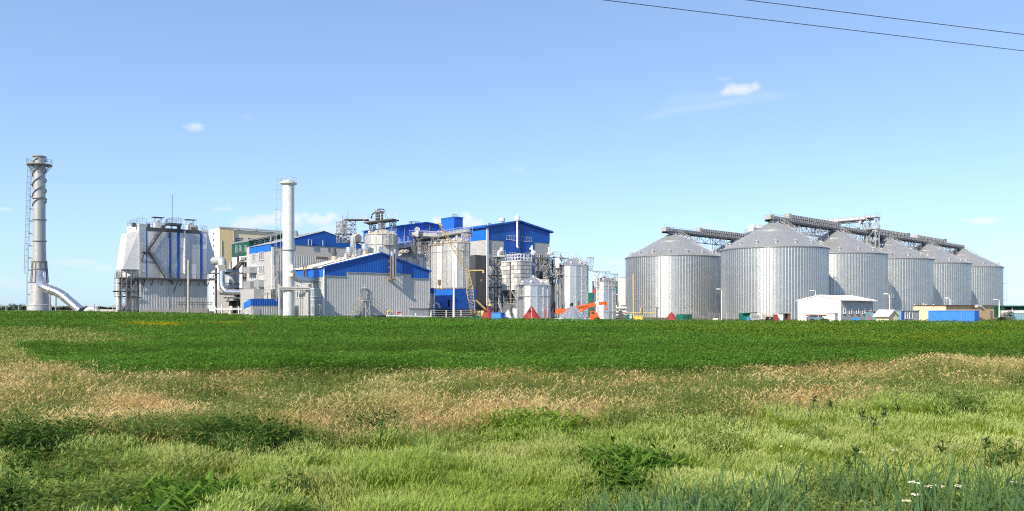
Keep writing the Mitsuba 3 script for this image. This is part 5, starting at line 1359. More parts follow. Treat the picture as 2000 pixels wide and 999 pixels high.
for px, py in ((1150, 506), (1162.5, 532), (1180, 533), (1196, 537)):
    x, y = W(px, 173)
    mk = p2 if px < 1155 else p3
    part(mk[0], 'lifting_mast', [lattice((x, y - 3.2, mk[4] - 1), (x, y - 3.2, Zp(py, 173)), .8, 1.1, 3, .08, .06), WORLD.put(box(x - .8, x + .8, y - 3.8, y - 2.6, Zp(py, 173), Zp(py, 173) + .12))], 'steel_light')
wp = thing('white_post', 'white post with a red tank standing before the rightmost shiny bin', 'post')
x, y = W(1165.5, 150)
part(wp, 'post', [bar((x, y, 0), (x, y, Zp(561, 150)), .26), lattice((x, y, Zp(561, 150)), (x, y, Zp(535, 150)), .6, .9, 4, .08, .06)], 'white_paint')
part(wp, 'red_tank', [lathe([(0, Zp(573, 150)), (.36, Zp(572.6, 150)), (.36, Zp(565.5, 150)), (0, Zp(564.5, 150))], 12, (x - .25, y + .5))], 'sign_red', smooth=40)

gbl = thing('far_green_building', 'dark green panelled building in the gap left of the big silos', 'building')
x0, x1_ = W(1148, 250)[0], W(1216, 250)[0]
part(gbl, 'wall', [WORLD.put(box(W(1203, 250)[0], x1_, 250, 262, Zp(576, 250), Zp(549.5, 250))), WORLD.put(box(x0, W(1203, 250)[0], 251, 262, 0, Zp(572, 250)))], 'teal_panel')
part(gbl, 'base', [WORLD.put(box(W(1203, 250)[0], x1_, 250.1, 262, 0, Zp(576.2, 250)))], 'charcoal_panel')
part(gbl, 'white_strip', [WORLD.put(box(W(1203, 250)[0], x1_, 249.9, 250, Zp(577, 250), Zp(575.5, 250)))], 'white_paint')
fw = thing('far_white_building', 'narrow sunlit white building directly left of the leftmost large silo', 'building')
part(fw, 'wall', [WORLD.put(box(W(1213, 242)[0], W(1240, 242)[0], 242, 249, 0, Zp(542, 242)))], 'white_wall')
part(fw, 'roof', [WORLD.put(box(W(1212.6, 242)[0], W(1241, 242)[0], 241.8, 249.2, Zp(542, 242), Zp(541, 242)))], 'cladding_light')
part(fw, 'dark_band', [WORLD.put(box(W(1213, 242)[0], W(1226, 242)[0], 241.9, 242, Zp(p + 1.6, 242), Zp(p, 242))) for p in (597, 604)], 'steel_dark')
pr = thing('pipe_rig', 'tangle of pale pipes and dark frames at the foot of the far white building', 'pipe rack')
for i, (a, y0) in enumerate(((1204, 596), (1208, 590), (1212, 600), (1217, 605), (1221, 602))):
    x, y = W(a, 205)
    part(pr, 'post', [bar((x, y, 0), (x, y, Zp(y0, 205)), .2)], 'steel_grey' if i % 2 else 'cladding_light')
part(pr, 'pipe', [tube([G3(1202, p, 204.5), G3(1224, p, 204.5)], .25, 8) for p in (602, 610, 616)], 'cladding_light')
part(pr, 'pump', [WORLD.put(box(W(1208, 204)[0], W(1214, 204)[0], 203, 204.5, 0, Zp(607, 204)))], 'steel_dark')

# ------------------------------------------------------------------ cones lying on the yard
def cone_thing(name, label, px, d, r, apex, mat, group, n=28, hole=True, top=.12):
    k = thing(name, label, 'hopper cone', group)
    x, y = W(px, d)
    z0, za = 0.25, Zp(apex, d)
    part(k, 'shell', lathe([(r, z0), (top, za), (top * .6, za + .06)], n, (x, y)), mat)
    ms = []
    for i in range(14):
        a = 2 * math.pi * i / 14
        ms.append(bar((x + r * math.cos(a), y + r * math.sin(a), z0 + .05), (x + top * math.cos(a), y + top * math.sin(a), za + .02), .05, .05))
    part(k, 'seam', ms, mat)
    part(k, 'rim', lathe([(r - .05, z0 - .1), (r + .1, z0 - .1), (r + .1, z0 + .08), (r - .02, z0 + .1)], n, (x, y)), 'galv_plain')
    if hole:
        f = .72
        a = math.radians(-118)
        rr = r + (top - r) * f
        c = np.array([x + rr * math.cos(a), y + rr * math.sin(a), z0 + (za - z0) * f])
        nrm = np.array([math.cos(a) * (za - z0), math.sin(a) * (za - z0), r - top])
        nrm /= np.linalg.norm(nrm)
        part(k, 'opening', tube([c - nrm * .05, c + nrm * .03], .22, 10), 'black_void')
    return k, x, y, z0, za


RC = 'red primed hopper cones standing on the yard'
cone_thing('red_cone', 'red hopper cone beside the yellow crane and the small blue container', 953, 137, 1.6, 600.8, 'red_primer', RC)
c2 = cone_thing('red_cone', 'largest red hopper cone, in front of the squat shiny bin', 1038, 131, 2.0, 599.5, 'red_primer', RC)
part(c2[0], 'fitting', [cyl(c2[1] + .1, c2[2] - 1.9, .35, .75, .13, n=8)], 'pipe_yellow')
part(c2[0], 'white_seam', [bar((c2[1] + .05, c2[2] - 2.02, .3), (c2[1] + .03, c2[2] - .2, 2.85), .04)], 'white_paint')
cone_thing('red_cone', 'small red hopper cone in front of the leftmost large silo', 1311.5, 172, 1.35, 610.8, 'red_primer', RC, hole=False)
g1 = cone_thing('steel_roof_cone', 'galvanised grey bin roof cone lying on the yard before the orange crane', 1118, 131, 3.05, 600, 'roof_blue_grey', 'bin roof lying on the ground', hole=False, top=.45)
labels[g1[0]].pop('group')
part(g1[0], 'neck', [cyl(g1[1], g1[2], g1[4] - .1, g1[4] + .2, .42, n=12), bar((g1[1] + .4, g1[2] - .3, g1[4]), (g1[1] + .42, g1[2] - .3, g1[4] + .9), .07)], 'cladding_silver')
part(g1[0], 'open_lid', [tube([(g1[1] - .1, g1[2] - .2, g1[4] + .35), (g1[1] - .2, g1[2] - .26, g1[4] + .4)], .36, 12)], 'black_void')
for a in (-170, -140, -95, -45, -12):
    x, y = g1[1] + 2.75 * math.cos(math.radians(a)), g1[2] + 2.75 * math.sin(math.radians(a))
    part(g1[0], 'roof_cowl', [cyl(x, y, .5, .8, .17, n=10), lathe([(0, 1.1), (.27, .98), (.27, .74), (.1, .74)], 10, (x, y))], 'cladding_light')

# ------------------------------------------------------------------ yellow lattice crane
yc = thing('lattice_crane', 'old yellow lattice crane with luffing jib before the tall twin bins', 'crane')
yk = lambda px, py, d: np.array(W(px, d) + (Zp(py, d),))
base, knee, tip = yk(923.5, 612, 140), yk(913, 529, 140), yk(858, 437, 136)
sd = (1, 0, 0)
part(yc, 'tower', [lattice(base, base + (knee - base) * .5, .8, 1.15, 7, .07, .04, sd), lattice(base + (knee - base) * .5, knee, 1.15, .55, 6, .07, .04, sd)], 'crane_yellow')
jd = tip - knee
part(yc, 'jib', [lattice(knee, knee + jd * .45, .45, .62, 9, .06, .035, (1, 0, .6)), lattice(knee + jd * .45, tip, .62, .32, 11, .06, .035, (1, 0, .6))], 'crane_yellow')
part(yc, 'jib_head', [bar(tip - (0.3, 0, -.2), tip + (.5, 0, -.45), .26)], 'crane_yellow')
arm = yk(944, 528.5, 140)
part(yc, 'strut_arm', [bar(knee, arm, .16, .2), bar(knee + (0, .5, -.4), arm, .1), bar(arm, arm + (0, 0, -.5), .3)], 'crane_yellow')
part(yc, 'stay_cable', [bar(arm, tip + jd * -.38, .035), bar(arm, yk(934, 607, 141), .035), bar(yk(940, 549, 141), yk(930, 604, 141), .035), bar(yk(920, 538, 140), yk(950, 580, 141), .035), bar(tip, tip + (0, 0, -9.7), .045)], 'steel_dark')
part(yc, 'pulley_block', [bar(yk(941, 546, 141), yk(939, 551, 141), .4)], 'brown_timber')
hk = part(yc, 'hook_block', [WORLD.put(box(tip[0] - .28, tip[0] + .28, tip[1] - .2, tip[1] + .2, tip[2] - 10.7, tip[2] - 9.7))], 'rust')
part(hk, 'hook', [tube(bend([tip + (0, 0, -10.7), tip + (0, 0, -11.4), tip + (.3, 0, -11.6), tip + (.3, 0, -11.2)], .2), .07, 6)], 'rust')
part(yc, 'back_strut', [bar(yk(929.5, 587, 140), yk(948, 604.5, 141), .22, .3), bar(yk(929.5, 589, 141), yk(948, 606, 142), .12)], 'crane_yellow')
CR = Fr(927, 141, 0)
cab = part(yc, 'machine_house', [CR.put(box(CR.X(927), CR.X(945), 0, 2.8, Zp(618, 141), Zp(607, 141)))], 'crane_yellow')
part(cab, 'house_window', [CR.put(box(CR.X(a), CR.X(a + 3.2), -.04, 0, Zp(611.5, 141), Zp(608.5, 141))) for a in (930, 935, 940)], 'cream_pale')
part(yc, 'undercarriage', [CR.put(box(CR.X(922), CR.X(946), -.5, 3.3, .0, Zp(618.2, 141)))], 'teal_panel')
part(yc, 'figure_head', [lathe([(.0, Zp(600, 140)), (.34, Zp(598, 140)), (.2, Zp(594, 140)), (0, Zp(593, 140))], 8, W(957.5, 140)), bar(yk(957, 594, 140), yk(954, 584, 140), .14), bar(yk(954, 584, 140), yk(958, 589, 140), .14)], 'crane_yellow')

bx = thing('small_container', 'small blue site container right of the yellow crane', 'container')
KB = Fr(978, 128, 40)
kl = KB.left()
part(bx, 'side_wall', [corr(kl.X(960), 0, .2, KB.Z(612), .3, .04)], 'container_blue', kl)
part(bx, 'end_wall', [corr(0, KB.X(986), .2, KB.Z(612), .3, .04)], 'blue_sheet', KB)  # same box as the side wall, shade of the end painted as darker blue
part(bx, 'roof', [box(-.08, KB.X(986), -.08, -kl.X(960), KB.Z(612), KB.Z(611.2))], 'container_blue', KB)
wb = thing('white_tarp_heap', 'white tarpaulin heap right of the small blue container', 'tarpaulin')
x, y = W(992.5, 130)
tp = np.array([[x + r * math.cos(a) * (1 + .25 * math.sin(3 * a + k)), y + r * math.sin(a), z] for k, (r, z) in enumerate(((.75, .1), (.62, .8), (.5, 1.3), (.34, 1.5), (.22, 2.2), (.03, 2.5))) for a in np.arange(12) * math.pi / 6])
part(wb, 'cloth', (tp, np.array([t for k in range(5) for i in range(12) for t in ([k * 12 + i, k * 12 + (i + 1) % 12, k * 12 + 12 + (i + 1) % 12], [k * 12 + i, k * 12 + 12 + (i + 1) % 12, k * 12 + 12 + i])])), 'white_bag')
part(wb, 'flap', [hexa([yk(987, 614, 130), yk(991, 613.5, 130), yk(991, 613.5, 130.5), yk(987, 614, 130.5), yk(987.5, 611, 130), yk(991.5, 611.5, 130), yk(991.5, 611.5, 130.5), yk(987.5, 611, 130.5)])], 'white_bag')

# ------------------------------------------------------------------ orange truck crane
oc = thing('truck_crane', 'orange truck crane with its boom stretched low to the right', 'truck crane')
O = lambda px, py, d=138: np.array(W(px, d) + (Zp(py, d),))
part(oc, 'boom', [bar(O(1108, 606), O(1164, 594.5), .5, .66)], 'crane_orange')
part(oc, 'boom_tip', [bar(O(1162, 595), O(1181, 592), .5, .62), hexa([O(1178, 595), O(1187, 598), O(1187, 598, 138.5), O(1178, 595, 138.5), O(1180, 588.5), O(1186.5, 590), O(1186.5, 590, 138.5), O(1180, 588.5, 138.5)])], 'crane_orange')
bd_ = O(1164, 594.5) - O(1108, 606)
part(oc, 'boom_hole', [bar(O(1128, 602.3) + bd_ * f + (0, -.24, 0), O(1128, 602.3) + bd_ * (f + .035) + (0, -.24, 0), .06, .24) for f in (0, .06, .12, .18, .24, .3)], 'black_void')
part(oc, 'white_collar', [bar(O(1163, 594.8), O(1169, 593.6), .85, .8)], 'white_paint')
part(oc, 'boom_cylinder', [bar(O(1132, 609), O(1150, 600), .3)], 'crane_orange')
part(oc, 'tail_beam', [bar(O(1085, 608.5), O(1110, 607.5), .7, .85)], 'crane_orange')
part(oc, 'hook_cable', [bar(O(1185, 597), O(1185, 604), .05)], 'steel_dark')
part(oc, 'hook_block', [bar(O(1185, 601), O(1185, 606), .35)], 'crane_orange')
part(oc, 'chassis', [WORLD.put(box(O(1092, 0)[0], O(1172, 0)[0], 137.2, 139.6, .55, 1.15))], 'crane_orange')
cb_ = part(oc, 'cab', [hexa([O(1153, 620), O(1171, 621), O(1171, 621, 140), O(1153, 620, 140), O(1152, 608), O(1164, 608.5), O(1164, 608.5, 140), O(1152, 608, 140)])], 'crane_orange')
part(cb_, 'cab_window', [hexa([O(1155, 613.5, 137.9), O(1161, 613.5, 137.9), O(1161, 613.5, 138), O(1155, 613.5, 138), O(1155, 609.5, 137.9), O(1160, 609.8, 137.9), O(1160, 609.8, 138), O(1155, 609.5, 138)])], 'window_glass')
for px in (1098, 1106, 1146, 1166):
    x = O(px, 0)[0]
    part(oc, 'wheel', [tube([(x, 137.0, .62), (x, 137.5, .62)], .55, 16)], 'rubber')
fm = thing('timber_frame', 'brown raised timber frame left of the orange truck crane', 'frame')
part(fm, 'post', [bar(O(1083, 612, 142), O(1083, 590, 142), .35), bar(O(1075, 608, 142), O(1083, 591, 142), .3), bar(O(1075, 612, 142), O(1075, 604, 142), .3)], 'brown_timber')
part(fm, 'beam', [bar(O(1075, 605, 142), O(1084, 604, 142), .2), bar(O(1074, 612, 142), O(1087, 612, 142), .35)], 'concrete')
for a, b_, lab in ((1129, 1130.5, 'left brown upright stave behind the orange boom'), (1152, 1154, 'right brown upright stave behind the orange boom')):
    single('upright_stave', lab, 'post', [bar(O(a, 606, 144), O(b_, 588.5, 144), .3), bar(O(a - 1.6, 606, 144), O(b_ - .4, 590, 144), .12)], 'brown_timber')
for a in (1099, 1102.5):
    single('leaning_plate', 'dark slanted plate leaning by the tail of the orange crane, ' + ('left one' if a < 1100 else 'right one'), 'plate', [hexa([O(a - 2, 604, 145), O(a, 604, 145), O(a, 604, 145.2), O(a - 2, 604, 145.2), O(a, 590, 145.6), O(a + 1.6, 591, 145.6), O(a + 1.6, 591, 145.8), O(a, 590, 145.8)])], 'steel_grey')

# ------------------------------------------------------------------ yard clutter before the silos
yp = thing('gas_pipe', 'thin yellow gas pipe mast with crossbar before the leftmost large silo', 'pipe')
Y = lambda px, py, d=165: np.array(W(px, d) + (Zp(py, d),))
part(yp, 'mast', [tube([Y(1237, 622), Y(1236.6, 536)], .085, 8)], 'pipe_yellow')
part(yp, 'crossbar', [tube([Y(1224, 611), Y(1283, 610.5)], .06, 8)], 'pipe_yellow')
part(yp, 'riser', [tube(bend([Y(1251.5, 611), Y(1251.5, 600.7), Y(1256, 600.7)], .3), .08, 8)], 'pipe_yellow')
yb = thing('yellow_cabinet', 'low yellow cabinet at the foot of the gas pipe mast', 'cabinet')
part(yb, 'body', [WORLD.put(box(Y(1239, 0)[0], Y(1253.5, 0)[0], 164, 165.2, .1, Zp(618, 165)))], 'pipe_yellow')
part(yb, 'lid', [WORLD.put(box(Y(1238.6, 0)[0], Y(1254, 0)[0], 163.9, 165.3, Zp(618, 165), Zp(617.2, 165)))], 'pipe_yellow')
dfm = thing('pipe_goal', 'dark goal-shaped pipe frame before the leftmost large silo', 'frame')
part(dfm, 'post', [bar(Y(1254, 624), Y(1254, 600.8), .22), bar(Y(1283, 624), Y(1283, 601), .22)], 'steel_dark')
part(dfm, 'lintel', [bar(Y(1253, 601), Y(1286.5, 601.6), .2), bar(Y(1286, 601.4), Y(1286.3, 603.5), .18)], 'steel_grey')
tb = thing('teal_bin', 'low teal skip with white posts left of the yellow cabinet', 'skip')
for a, b_ in ((1225, 1230), (1233.5, 1237)):
    part(tb, 'body', [WORLD.put(box(Y(a, 0)[0], Y(b_, 0)[0], 166, 167.5, .1, Zp(615.6, 166)))], 'teal_panel')
part(tb, 'post', [bar(Y(p, 623, 165.8), Y(p, 614, 165.8), .15) for p in (1231, 1233)], 'white_paint')
gs = thing('green_skip', 'long low dark green container right of the small red cone', 'skip')
for a, b_, m_ in ((1322.5, 1333, 'teal_panel'), (1333.2, 1341.5, 'green_panel'), (1342.8, 1349.5, 'green_panel')):
    part(gs, 'side_panel', [WORLD.put(box(Y(a, 0, 170)[0], Y(b_, 0, 170)[0], 169, 171, .1, Zp(615, 170)))], m_)
    part(gs, 'top_rail', [WORLD.put(box(Y(a, 0, 170)[0], Y(b_, 0, 170)[0], 168.9, 171.1, Zp(615, 170), Zp(614.5, 170)))], 'green_panel')
sm = thing('white_block', 'small white block in the grass between the two largest silos', 'block')
part(sm, 'body', [WORLD.put(box(Y(1394, 0, 150)[0], Y(1402, 0, 150)[0], 150, 150.6, .1, Zp(621.8, 150)))], 'white_paint')
mf = thing('wire_fence', 'short grey wire mesh fence at the dark right foot of the leftmost large silo', 'fence')
part(mf, 'frame', [bar(Y(1384, 623, 178), Y(1384, 613, 178), .12), bar(Y(1405, 623, 178), Y(1405, 613, 178), .12), bar(Y(1384, 613, 178), Y(1405, 613, 178), .1)], 'steel_grey')
part(mf, 'wire', [bar(Y(1384 + i * 1.5, 623, 178), Y(1384 + i * 1.5, 613, 178), .03) for i in range(1, 14)], 'steel_grey', kind='stuff')
gc = thing('green_shed', 'green flat roofed shed before the tallest silo', 'shed')
S = Fr(1466, 160, 40)
part(gc, 'wall', [WORLD.put(box(Y(1451, 0, 158)[0], Y(1465.5, 0, 158)[0], 158, 161, .1, Zp(612.4, 158)))], 'teal_panel')
part(gc, 'roof', [hexa([yk(1450, 613, 157.4), yk(1479, 612, 157.4), yk(1479, 612, 161.5), yk(1450, 613, 161.5), yk(1450, 612, 157.4), yk(1479, 610.3, 157.4), yk(1479, 610.3, 161.5), yk(1450, 612, 161.5)])], 'green_panel')
part(gc, 'corner_post', [bar(yk(1465.6, 624, 157.8), yk(1465.6, 612, 157.8), .16), bar(yk(1478, 624, 157.8), yk(1478, 611, 157.8), .12)], 'white_paint')
ut = thing('utility_cage', 'grey glazed kiosk under the roof of the green shed', 'kiosk')
part(ut, 'wall', [WORLD.put(box(Y(1467.5, 0, 157)[0], Y(1483, 0, 157)[0], 157, 159.4, .1, Zp(615.5, 157)))], 'grey_panel')
part(ut, 'pane', [WORLD.put(box(Y(a, 0, 157)[0], Y(a + 3.4, 0, 157)[0], 156.95, 157, Zp(621.5, 157), Zp(616.4, 157))) for a in (1468.5, 1473, 1478)], 'window_pale')
bbl = single('blue_barrel', 'pale blue barrel at the corner of the green shed', 'barrel', [cyl(*W(1462, 150), .2, Zp(620.5, 150), .36, n=14)], 'container_blue', smooth=40)
pk = thing('parked_van', 'beige boxy van standing between the green shed and the white sheds', 'van')
part(pk, 'body', [WORLD.put(box(Y(1495.5, 0, 158)[0], Y(1511, 0, 158)[0], 158, 160, .6, Zp(614.5, 158)))], 'concrete')
part(pk, 'window', [WORLD.put(box(Y(a, 0, 158)[0], Y(a + 3, 0, 158)[0], 157.96, 158, Zp(622, 158), Zp(620, 158))) for a in (1496.5, 1501, 1506)], 'black_void')
part(pk, 'wheel', [tube([(Y(a, 0, 158)[0], 157.8, .5), (Y(a, 0, 158)[0], 158.2, .5)], .4, 14) for a in (1498, 1508)], 'rubber')
fr_ = thing('pale_rail', 'thin pale rail frame beside the beige van', 'frame')
part(fr_, 'rail', [bar(yk(1484, 612, 157), yk(1511, 612, 157), .1)] + [bar(yk(p, 624, 157), yk(p, 612, 157), .1) for p in (1484, 1489, 1495, 1511)], 'concrete')
wsd = thing('white_shed', 'white box shed with open doorway and red brown end before the tallest silo', 'shed')
part(wsd, 'wall', [WORLD.put(box(Y(1520, 0, 156)[0], Y(1530, 0, 156)[0], 156, 159, .1, Zp(611.6, 156))), WORLD.put(box(Y(1530, 0, 156)[0], Y(1539.5, 0, 156)[0], 157.5, 159, .1, Zp(612.6, 156)))], 'white_wall')
part(wsd, 'roof', [WORLD.put(box(Y(1519.6, 0, 156)[0], Y(1544.4, 0, 156)[0], 155.7, 159.2, Zp(612.6, 156), Zp(611.5, 156)))], 'grey_panel')
part(wsd, 'red_end', [WORLD.put(box(Y(1539.5, 0, 156)[0], Y(1544, 0, 156)[0], 156, 159, .1, Zp(612.7, 156)))], 'brown_timber')
part(wsd, 'door_post', [WORLD.put(box(Y(1529.6, 0, 156)[0], Y(1530.4, 0, 156)[0], 155.9, 156, .1, Zp(612.6, 156)))], 'steel_dark')
single('red_crate', 'dull red crate left of the white shed with the open doorway', 'crate', [WORLD.put(box(Y(1513.7, 0, 155)[0], Y(1519, 0, 155)[0], 155, 156, .1, Zp(615.5, 155))), WORLD.put(box(Y(1513.5, 0, 155)[0], Y(1519.2, 0, 155)[0], 154.95, 156.05, Zp(615.5, 155), Zp(614.7, 155)))], 'red_primer')

# ------------------------------------------------------------------ white gabled building with windows
wbd = thing('white_building', 'white metal building with shallow gable and five small windows before the tallest silo', 'building')
H = Fr(1642, 150, 40)
hl = H.left()
vh, uh = hl.X(1558.3), H.X(1705)
zH = H.Z(586.5)
vm = hl.X(1599)
zHk = hl.Z(577.8, vm)
part(wbd, 'gable_wall', [extr([(vh, 0), (0, 0), (0, zH), (vm, zHk), (vh, zH)], 0, .25)], 'white_wall', hl)
part(wbd, 'gable_seam', [box(vh * f - .02, vh * f + .02, -.02, .0, 0, zH + .1) for f in np.linspace(.1, .9, 8)], 'cladding_light', hl)
part(wbd, 'long_wall', [box(.01, uh, .25 * 0 + 0, .25, 0, zH - .02)], 'grey_panel', H)  # a white wall; its shade is put into the grey colour
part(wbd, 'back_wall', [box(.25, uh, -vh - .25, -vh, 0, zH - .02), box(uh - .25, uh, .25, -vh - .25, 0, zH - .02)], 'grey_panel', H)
pitch = (zHk - zH) / -vm
part(wbd, 'roof', [hexa([[-.15, -.75, zH - .75 * pitch], [uh + .5, -.75, zH - .75 * pitch], [uh + .5, -vm, zHk], [-.15, -vm, zHk], [-.15, -.75, zH - .75 * pitch + .16], [uh + .5, -.75, zH - .75 * pitch + .16], [uh + .5, -vm, zHk + .16], [-.15, -vm, zHk + .16]]),
                   hexa([[-.15, -vm, zHk], [uh + .5, -vm, zHk], [uh + .5, -vh + .4, zH - .1], [-.15, -vh + .4, zH - .1], [-.15, -vm, zHk + .16], [uh + .5, -vm, zHk + .16], [uh + .5, -vh + .4, zH + .06], [-.15, -vh + .4, zH + .06]])], 'white_wall', H)
for a in (1646.8, 1659.5, 1672.5, 1685, 1697):
    k = window(wbd, H, a, a + 4.0, 603, 612.5, 1, 1, 'white_paint', 'window_glass')
    part(k, 'sash', [box(H.X(a + 2.7), H.X(a + 4), -.11, -.06, H.Z(612.5, 3), H.Z(603, 3))], 'white_paint', H)
part(wbd, 'door', [box(H.X(1690), H.X(1694), -.06, 0, 0, H.Z(612, 5))], 'grey_panel', H) if False else None
wbx = thing('white_box_shed', 'plain white box shed at the corner of the white gabled building', 'shed')
B6 = Fr(1630, 143, 40)
part(wbx, 'side_wall', [box(B6.left().X(1616.5), 0, 0, .1, 0, B6.Z(613))], 'white_wall', B6.left())
part(wbx, 'front_wall', [box(.02, B6.X(1636.5), 0, .1, 0, B6.Z(613) - .02)], 'concrete', B6)  # white like the side wall; shade of this face put into the colour
part(wbx, 'roof', [box(-.1, B6.X(1636.5) + .05, -.1, -B6.left().X(1616.5) + .05, B6.Z(613), B6.Z(612))], 'grey_panel', B6)
cp = thing('carport', 'brown timber carport in front of the white gabled building', 'carport')
part(cp, 'roof', [WORLD.put(box(*[yk(p, 0, 142)[0] for p in (1577, 1606)], 140, 143, Zp(617.3, 142), Zp(615, 142)))], 'brown_timber')
part(cp, 'post', [WORLD.put(box(yk(p, 0, 141)[0], yk(p + 1.2, 0, 141)[0], 140.2, 140.5, 0, Zp(617.3, 141))) for p in (1577, 1589, 1601)] + [WORLD.put(box(yk(1600, 0, 141)[0], yk(1606, 0, 141)[0], 142.4, 142.8, 0, Zp(615.2, 141)))], 'brown_timber')
part(cp, 'beam', [WORLD.put(box(*[yk(p, 0, 141)[0] for p in (1573, 1608)], 139.9, 140.1, Zp(617.8, 141), Zp(616.9, 141))), WORLD.put(box(*[yk(p, 0, 141)[0] for p in (1570, 1583)], 139.9, 140.1, Zp(624, 141), Zp(623.3, 141)))], 'brown_timber')
car = thing('parked_car', 'grey blue car parked under the brown carport', 'car')
cx0, cd0 = W(1591.5, 141)
prof = [(-1.15, .35), (1.2, .35), (1.25, .75), (1.1, .92), (.72, 1.0), (.35, 1.38), (-.55, 1.42), (-.95, 1.02), (-1.2, .95)]
s_ = 1.0
part(car, 'body', [Fr(0, 0, 0, o=(cx0, cd0 - .9)).put(extr([(a * 1.05, z * .98 + .25) for a, z in prof], 0, 1.6))], 'car_paint')
part(car, 'window', [Fr(0, 0, 0, o=(cx0, cd0 - .9)).put(extr([(.60, 1.29), (.32, 1.56), (-.5, 1.59), (-.8, 1.3)], -.03, 0))], 'window_glass')
part(car, 'wheel', [tube([(cx0 + a, cd0 - .98, .55), (cx0 + a, cd0 - .72, .55)], .32, 14) for a in (-.75, .8)], 'rubber')
single('tyre_pile', 'dark rubber mound right of the brown carport', 'tyre', [lathe([(.62, .1), (.68, .5), (.5, .85), (.2, .9), (.2, .1)], 18, W(1612, 140))], 'rubber', smooth=40)
single('blue_tarp_bin', 'low blue plastic tub under the windows of the white building', 'tub', [hexa([[a * 1.0 + W(1672, 146)[0], 146 + b_, z] for z, s2 in ((.1, 1), (.95, .9)) for a, b_ in ((-.75 * s2, -.4), (.75 * s2, -.4), (.75 * s2, .4), (-.75 * s2, .4))])], 'container_blue')
for px, lab in ((1700.3, 'left one of two red barrels at the right corner of the white building'), (1703.0, 'right one of two red barrels at the right corner of the white building')):
    single('red_barrel', lab, 'barrel', [cyl(*W(px, 147), .1, Zp(617.5 if px < 1702 else 616.5, 147), .17 if px > 1702 else .2, n=12)], 'sign_red', smooth=40)

gsd = thing('grey_shed', 'low grey blue shed left of the small gabled hut', 'shed')
part(gsd, 'wall', [WORLD.put(extr([(W(1704.5, 146)[0], 0), (W(1735.5, 146)[0], 0), (W(1735.5, 146)[0], Zp(612.8, 146)), (W(1704.5, 146)[0], Zp(609.3, 146))], 146, 149))], 'container_pale')
part(gsd, 'roof', [WORLD.put(extr([(W(1703.8, 146)[0], Zp(609.3, 146)), (W(1736, 146)[0], Zp(613, 146)), (W(1736, 146)[0], Zp(612.2, 146)), (W(1703.8, 146)[0], Zp(608.5, 146))], 145.7, 149.2))], 'brown_timber')
part(gsd, 'window', [WORLD.put(box(W(1711, 146)[0], W(1716.8, 146)[0], 145.96, 146, Zp(622.5, 146), Zp(615.5, 146)))], 'window_glass')
part(gsd, 'wall_light', [WORLD.put(box(W(1723, 146)[0], W(1734, 146)[0], 145.97, 146, .1, Zp(614, 146)))], 'container_pale')
ht = thing('gabled_hut', 'small cream hut with pale pitched roof before the third silo', 'hut')
HT = Fr(1736, 143, 40)
u2 = HT.X(1752)
um = u2 / 2
zw = HT.Z(614.8)
zpk = HT.Z(606.8, um)
part(ht, 'wall', [extr([(0, 0), (u2, 0), (u2, zw), (um, zpk - .1), (0, zw)], 0, 2.4)], 'cream_pale', HT)
part(ht, 'roof', [extr([(-.55, zw - .42), (um, zpk), (um, zpk + .14), (-.55, zw - .28)], -.3, 2.7), extr([(um, zpk), (u2 + .5, zw - .4), (u2 + .5, zw - .26), (um, zpk + .14)], -.3, 2.7)], 'white_wall', HT)
gcb = thing('office_cabin', 'grey office cabin with blue corner post and two white windows', 'cabin')
OC = Fr(1761.5, 146, 40)
ol = OC.left()
part(gcb, 'wall', [box(.02, OC.X(1795), 0, 2.4, 0, OC.Z(608))], 'grey_panel', OC)
part(gcb, 'side_wall', [box(ol.X(1752), 0, -.02, .02, 0, OC.Z(608))], 'container_pale', ol)
part(gcb, 'corner_post', [box(-.06, OC.X(1764.5), -.08, .1, 0, OC.Z(607.6))], 'blue_sheet', OC)
part(gcb, 'roof', [box(-.1, OC.X(1795.5), -.12, 2.5, OC.Z(608), OC.Z(607))], 'steel_grey', OC)
window(gcb, OC, 1767.5, 1771.8, 610.5, 622, 1, 1, 'white_paint', 'window_pale')
window(gcb, OC, 1776.5, 1781.5, 610.5, 622, 1, 1, 'white_paint', 'window_pale')
bg = thing('beige_office', 'long low beige flat roofed building behind the blue shipping container', 'building')
BG = Fr(1847, 162, 40)
bgl = BG.left()
part(bg, 'side_wall', [box(bgl.X(1784), 0, 0, .2, 0, BG.Z(597.3))], 'cream_pale', bgl)
part(bg, 'front_wall', [box(.02, BG.X(1941.6), 0, .2, 0, BG.Z(597.3) - .02)], 'tan_render', BG)
part(bg, 'roof', [box(-.25, BG.X(1941.6) + .2, -.3, -bgl.X(1784), BG.Z(597.3), BG.Z(596.2))], 'brown_timber', BG)
part(bg, 'porch', [tube([(BG.X(1895), -1.2, BG.Z(598.5, 10)), (BG.X(1904), -1.2, BG.Z(600, 10)), (BG.X(1909), -1.2, BG.Z(605, 10))], .35, 8)], 'concrete', BG)
k = window(bg, BG, 1934.5, 1937.5, 609, 620, 1, 1, 'brown_timber', 'window_pale')
for p in (1786, 1803, 1808.5, 1823):
    part(bg, 'roof_pipe', [cyl(*bgl.P(bgl.X(p, 1), 1)[:2], BG.Z(597), BG.Z(592 if p > 1786 and p < 1805 else 594), .09, n=8)], 'white_paint')
sc = thing('shipping_container', 'bright blue shipping container before the beige building', 'container')
K = Fr(1903, 128, 40)
k2 = K.left()
vk_ = k2.X(1813.3)
part(sc, 'side_wall', [corr(vk_, 0, .25, K.Z(607.6), .28, .045)], 'container_blue', k2)
part(sc, 'end_wall', [corr(0, K.X(1912), .25, K.Z(607.6), .28, .04)], 'blue_sheet', K)  # same blue paint as the side, darker copy carries the shade
part(sc, 'roof', [box(-.05, K.X(1912), -.05, -vk_, K.Z(607.6), K.Z(606.9))], 'container_blue', K)
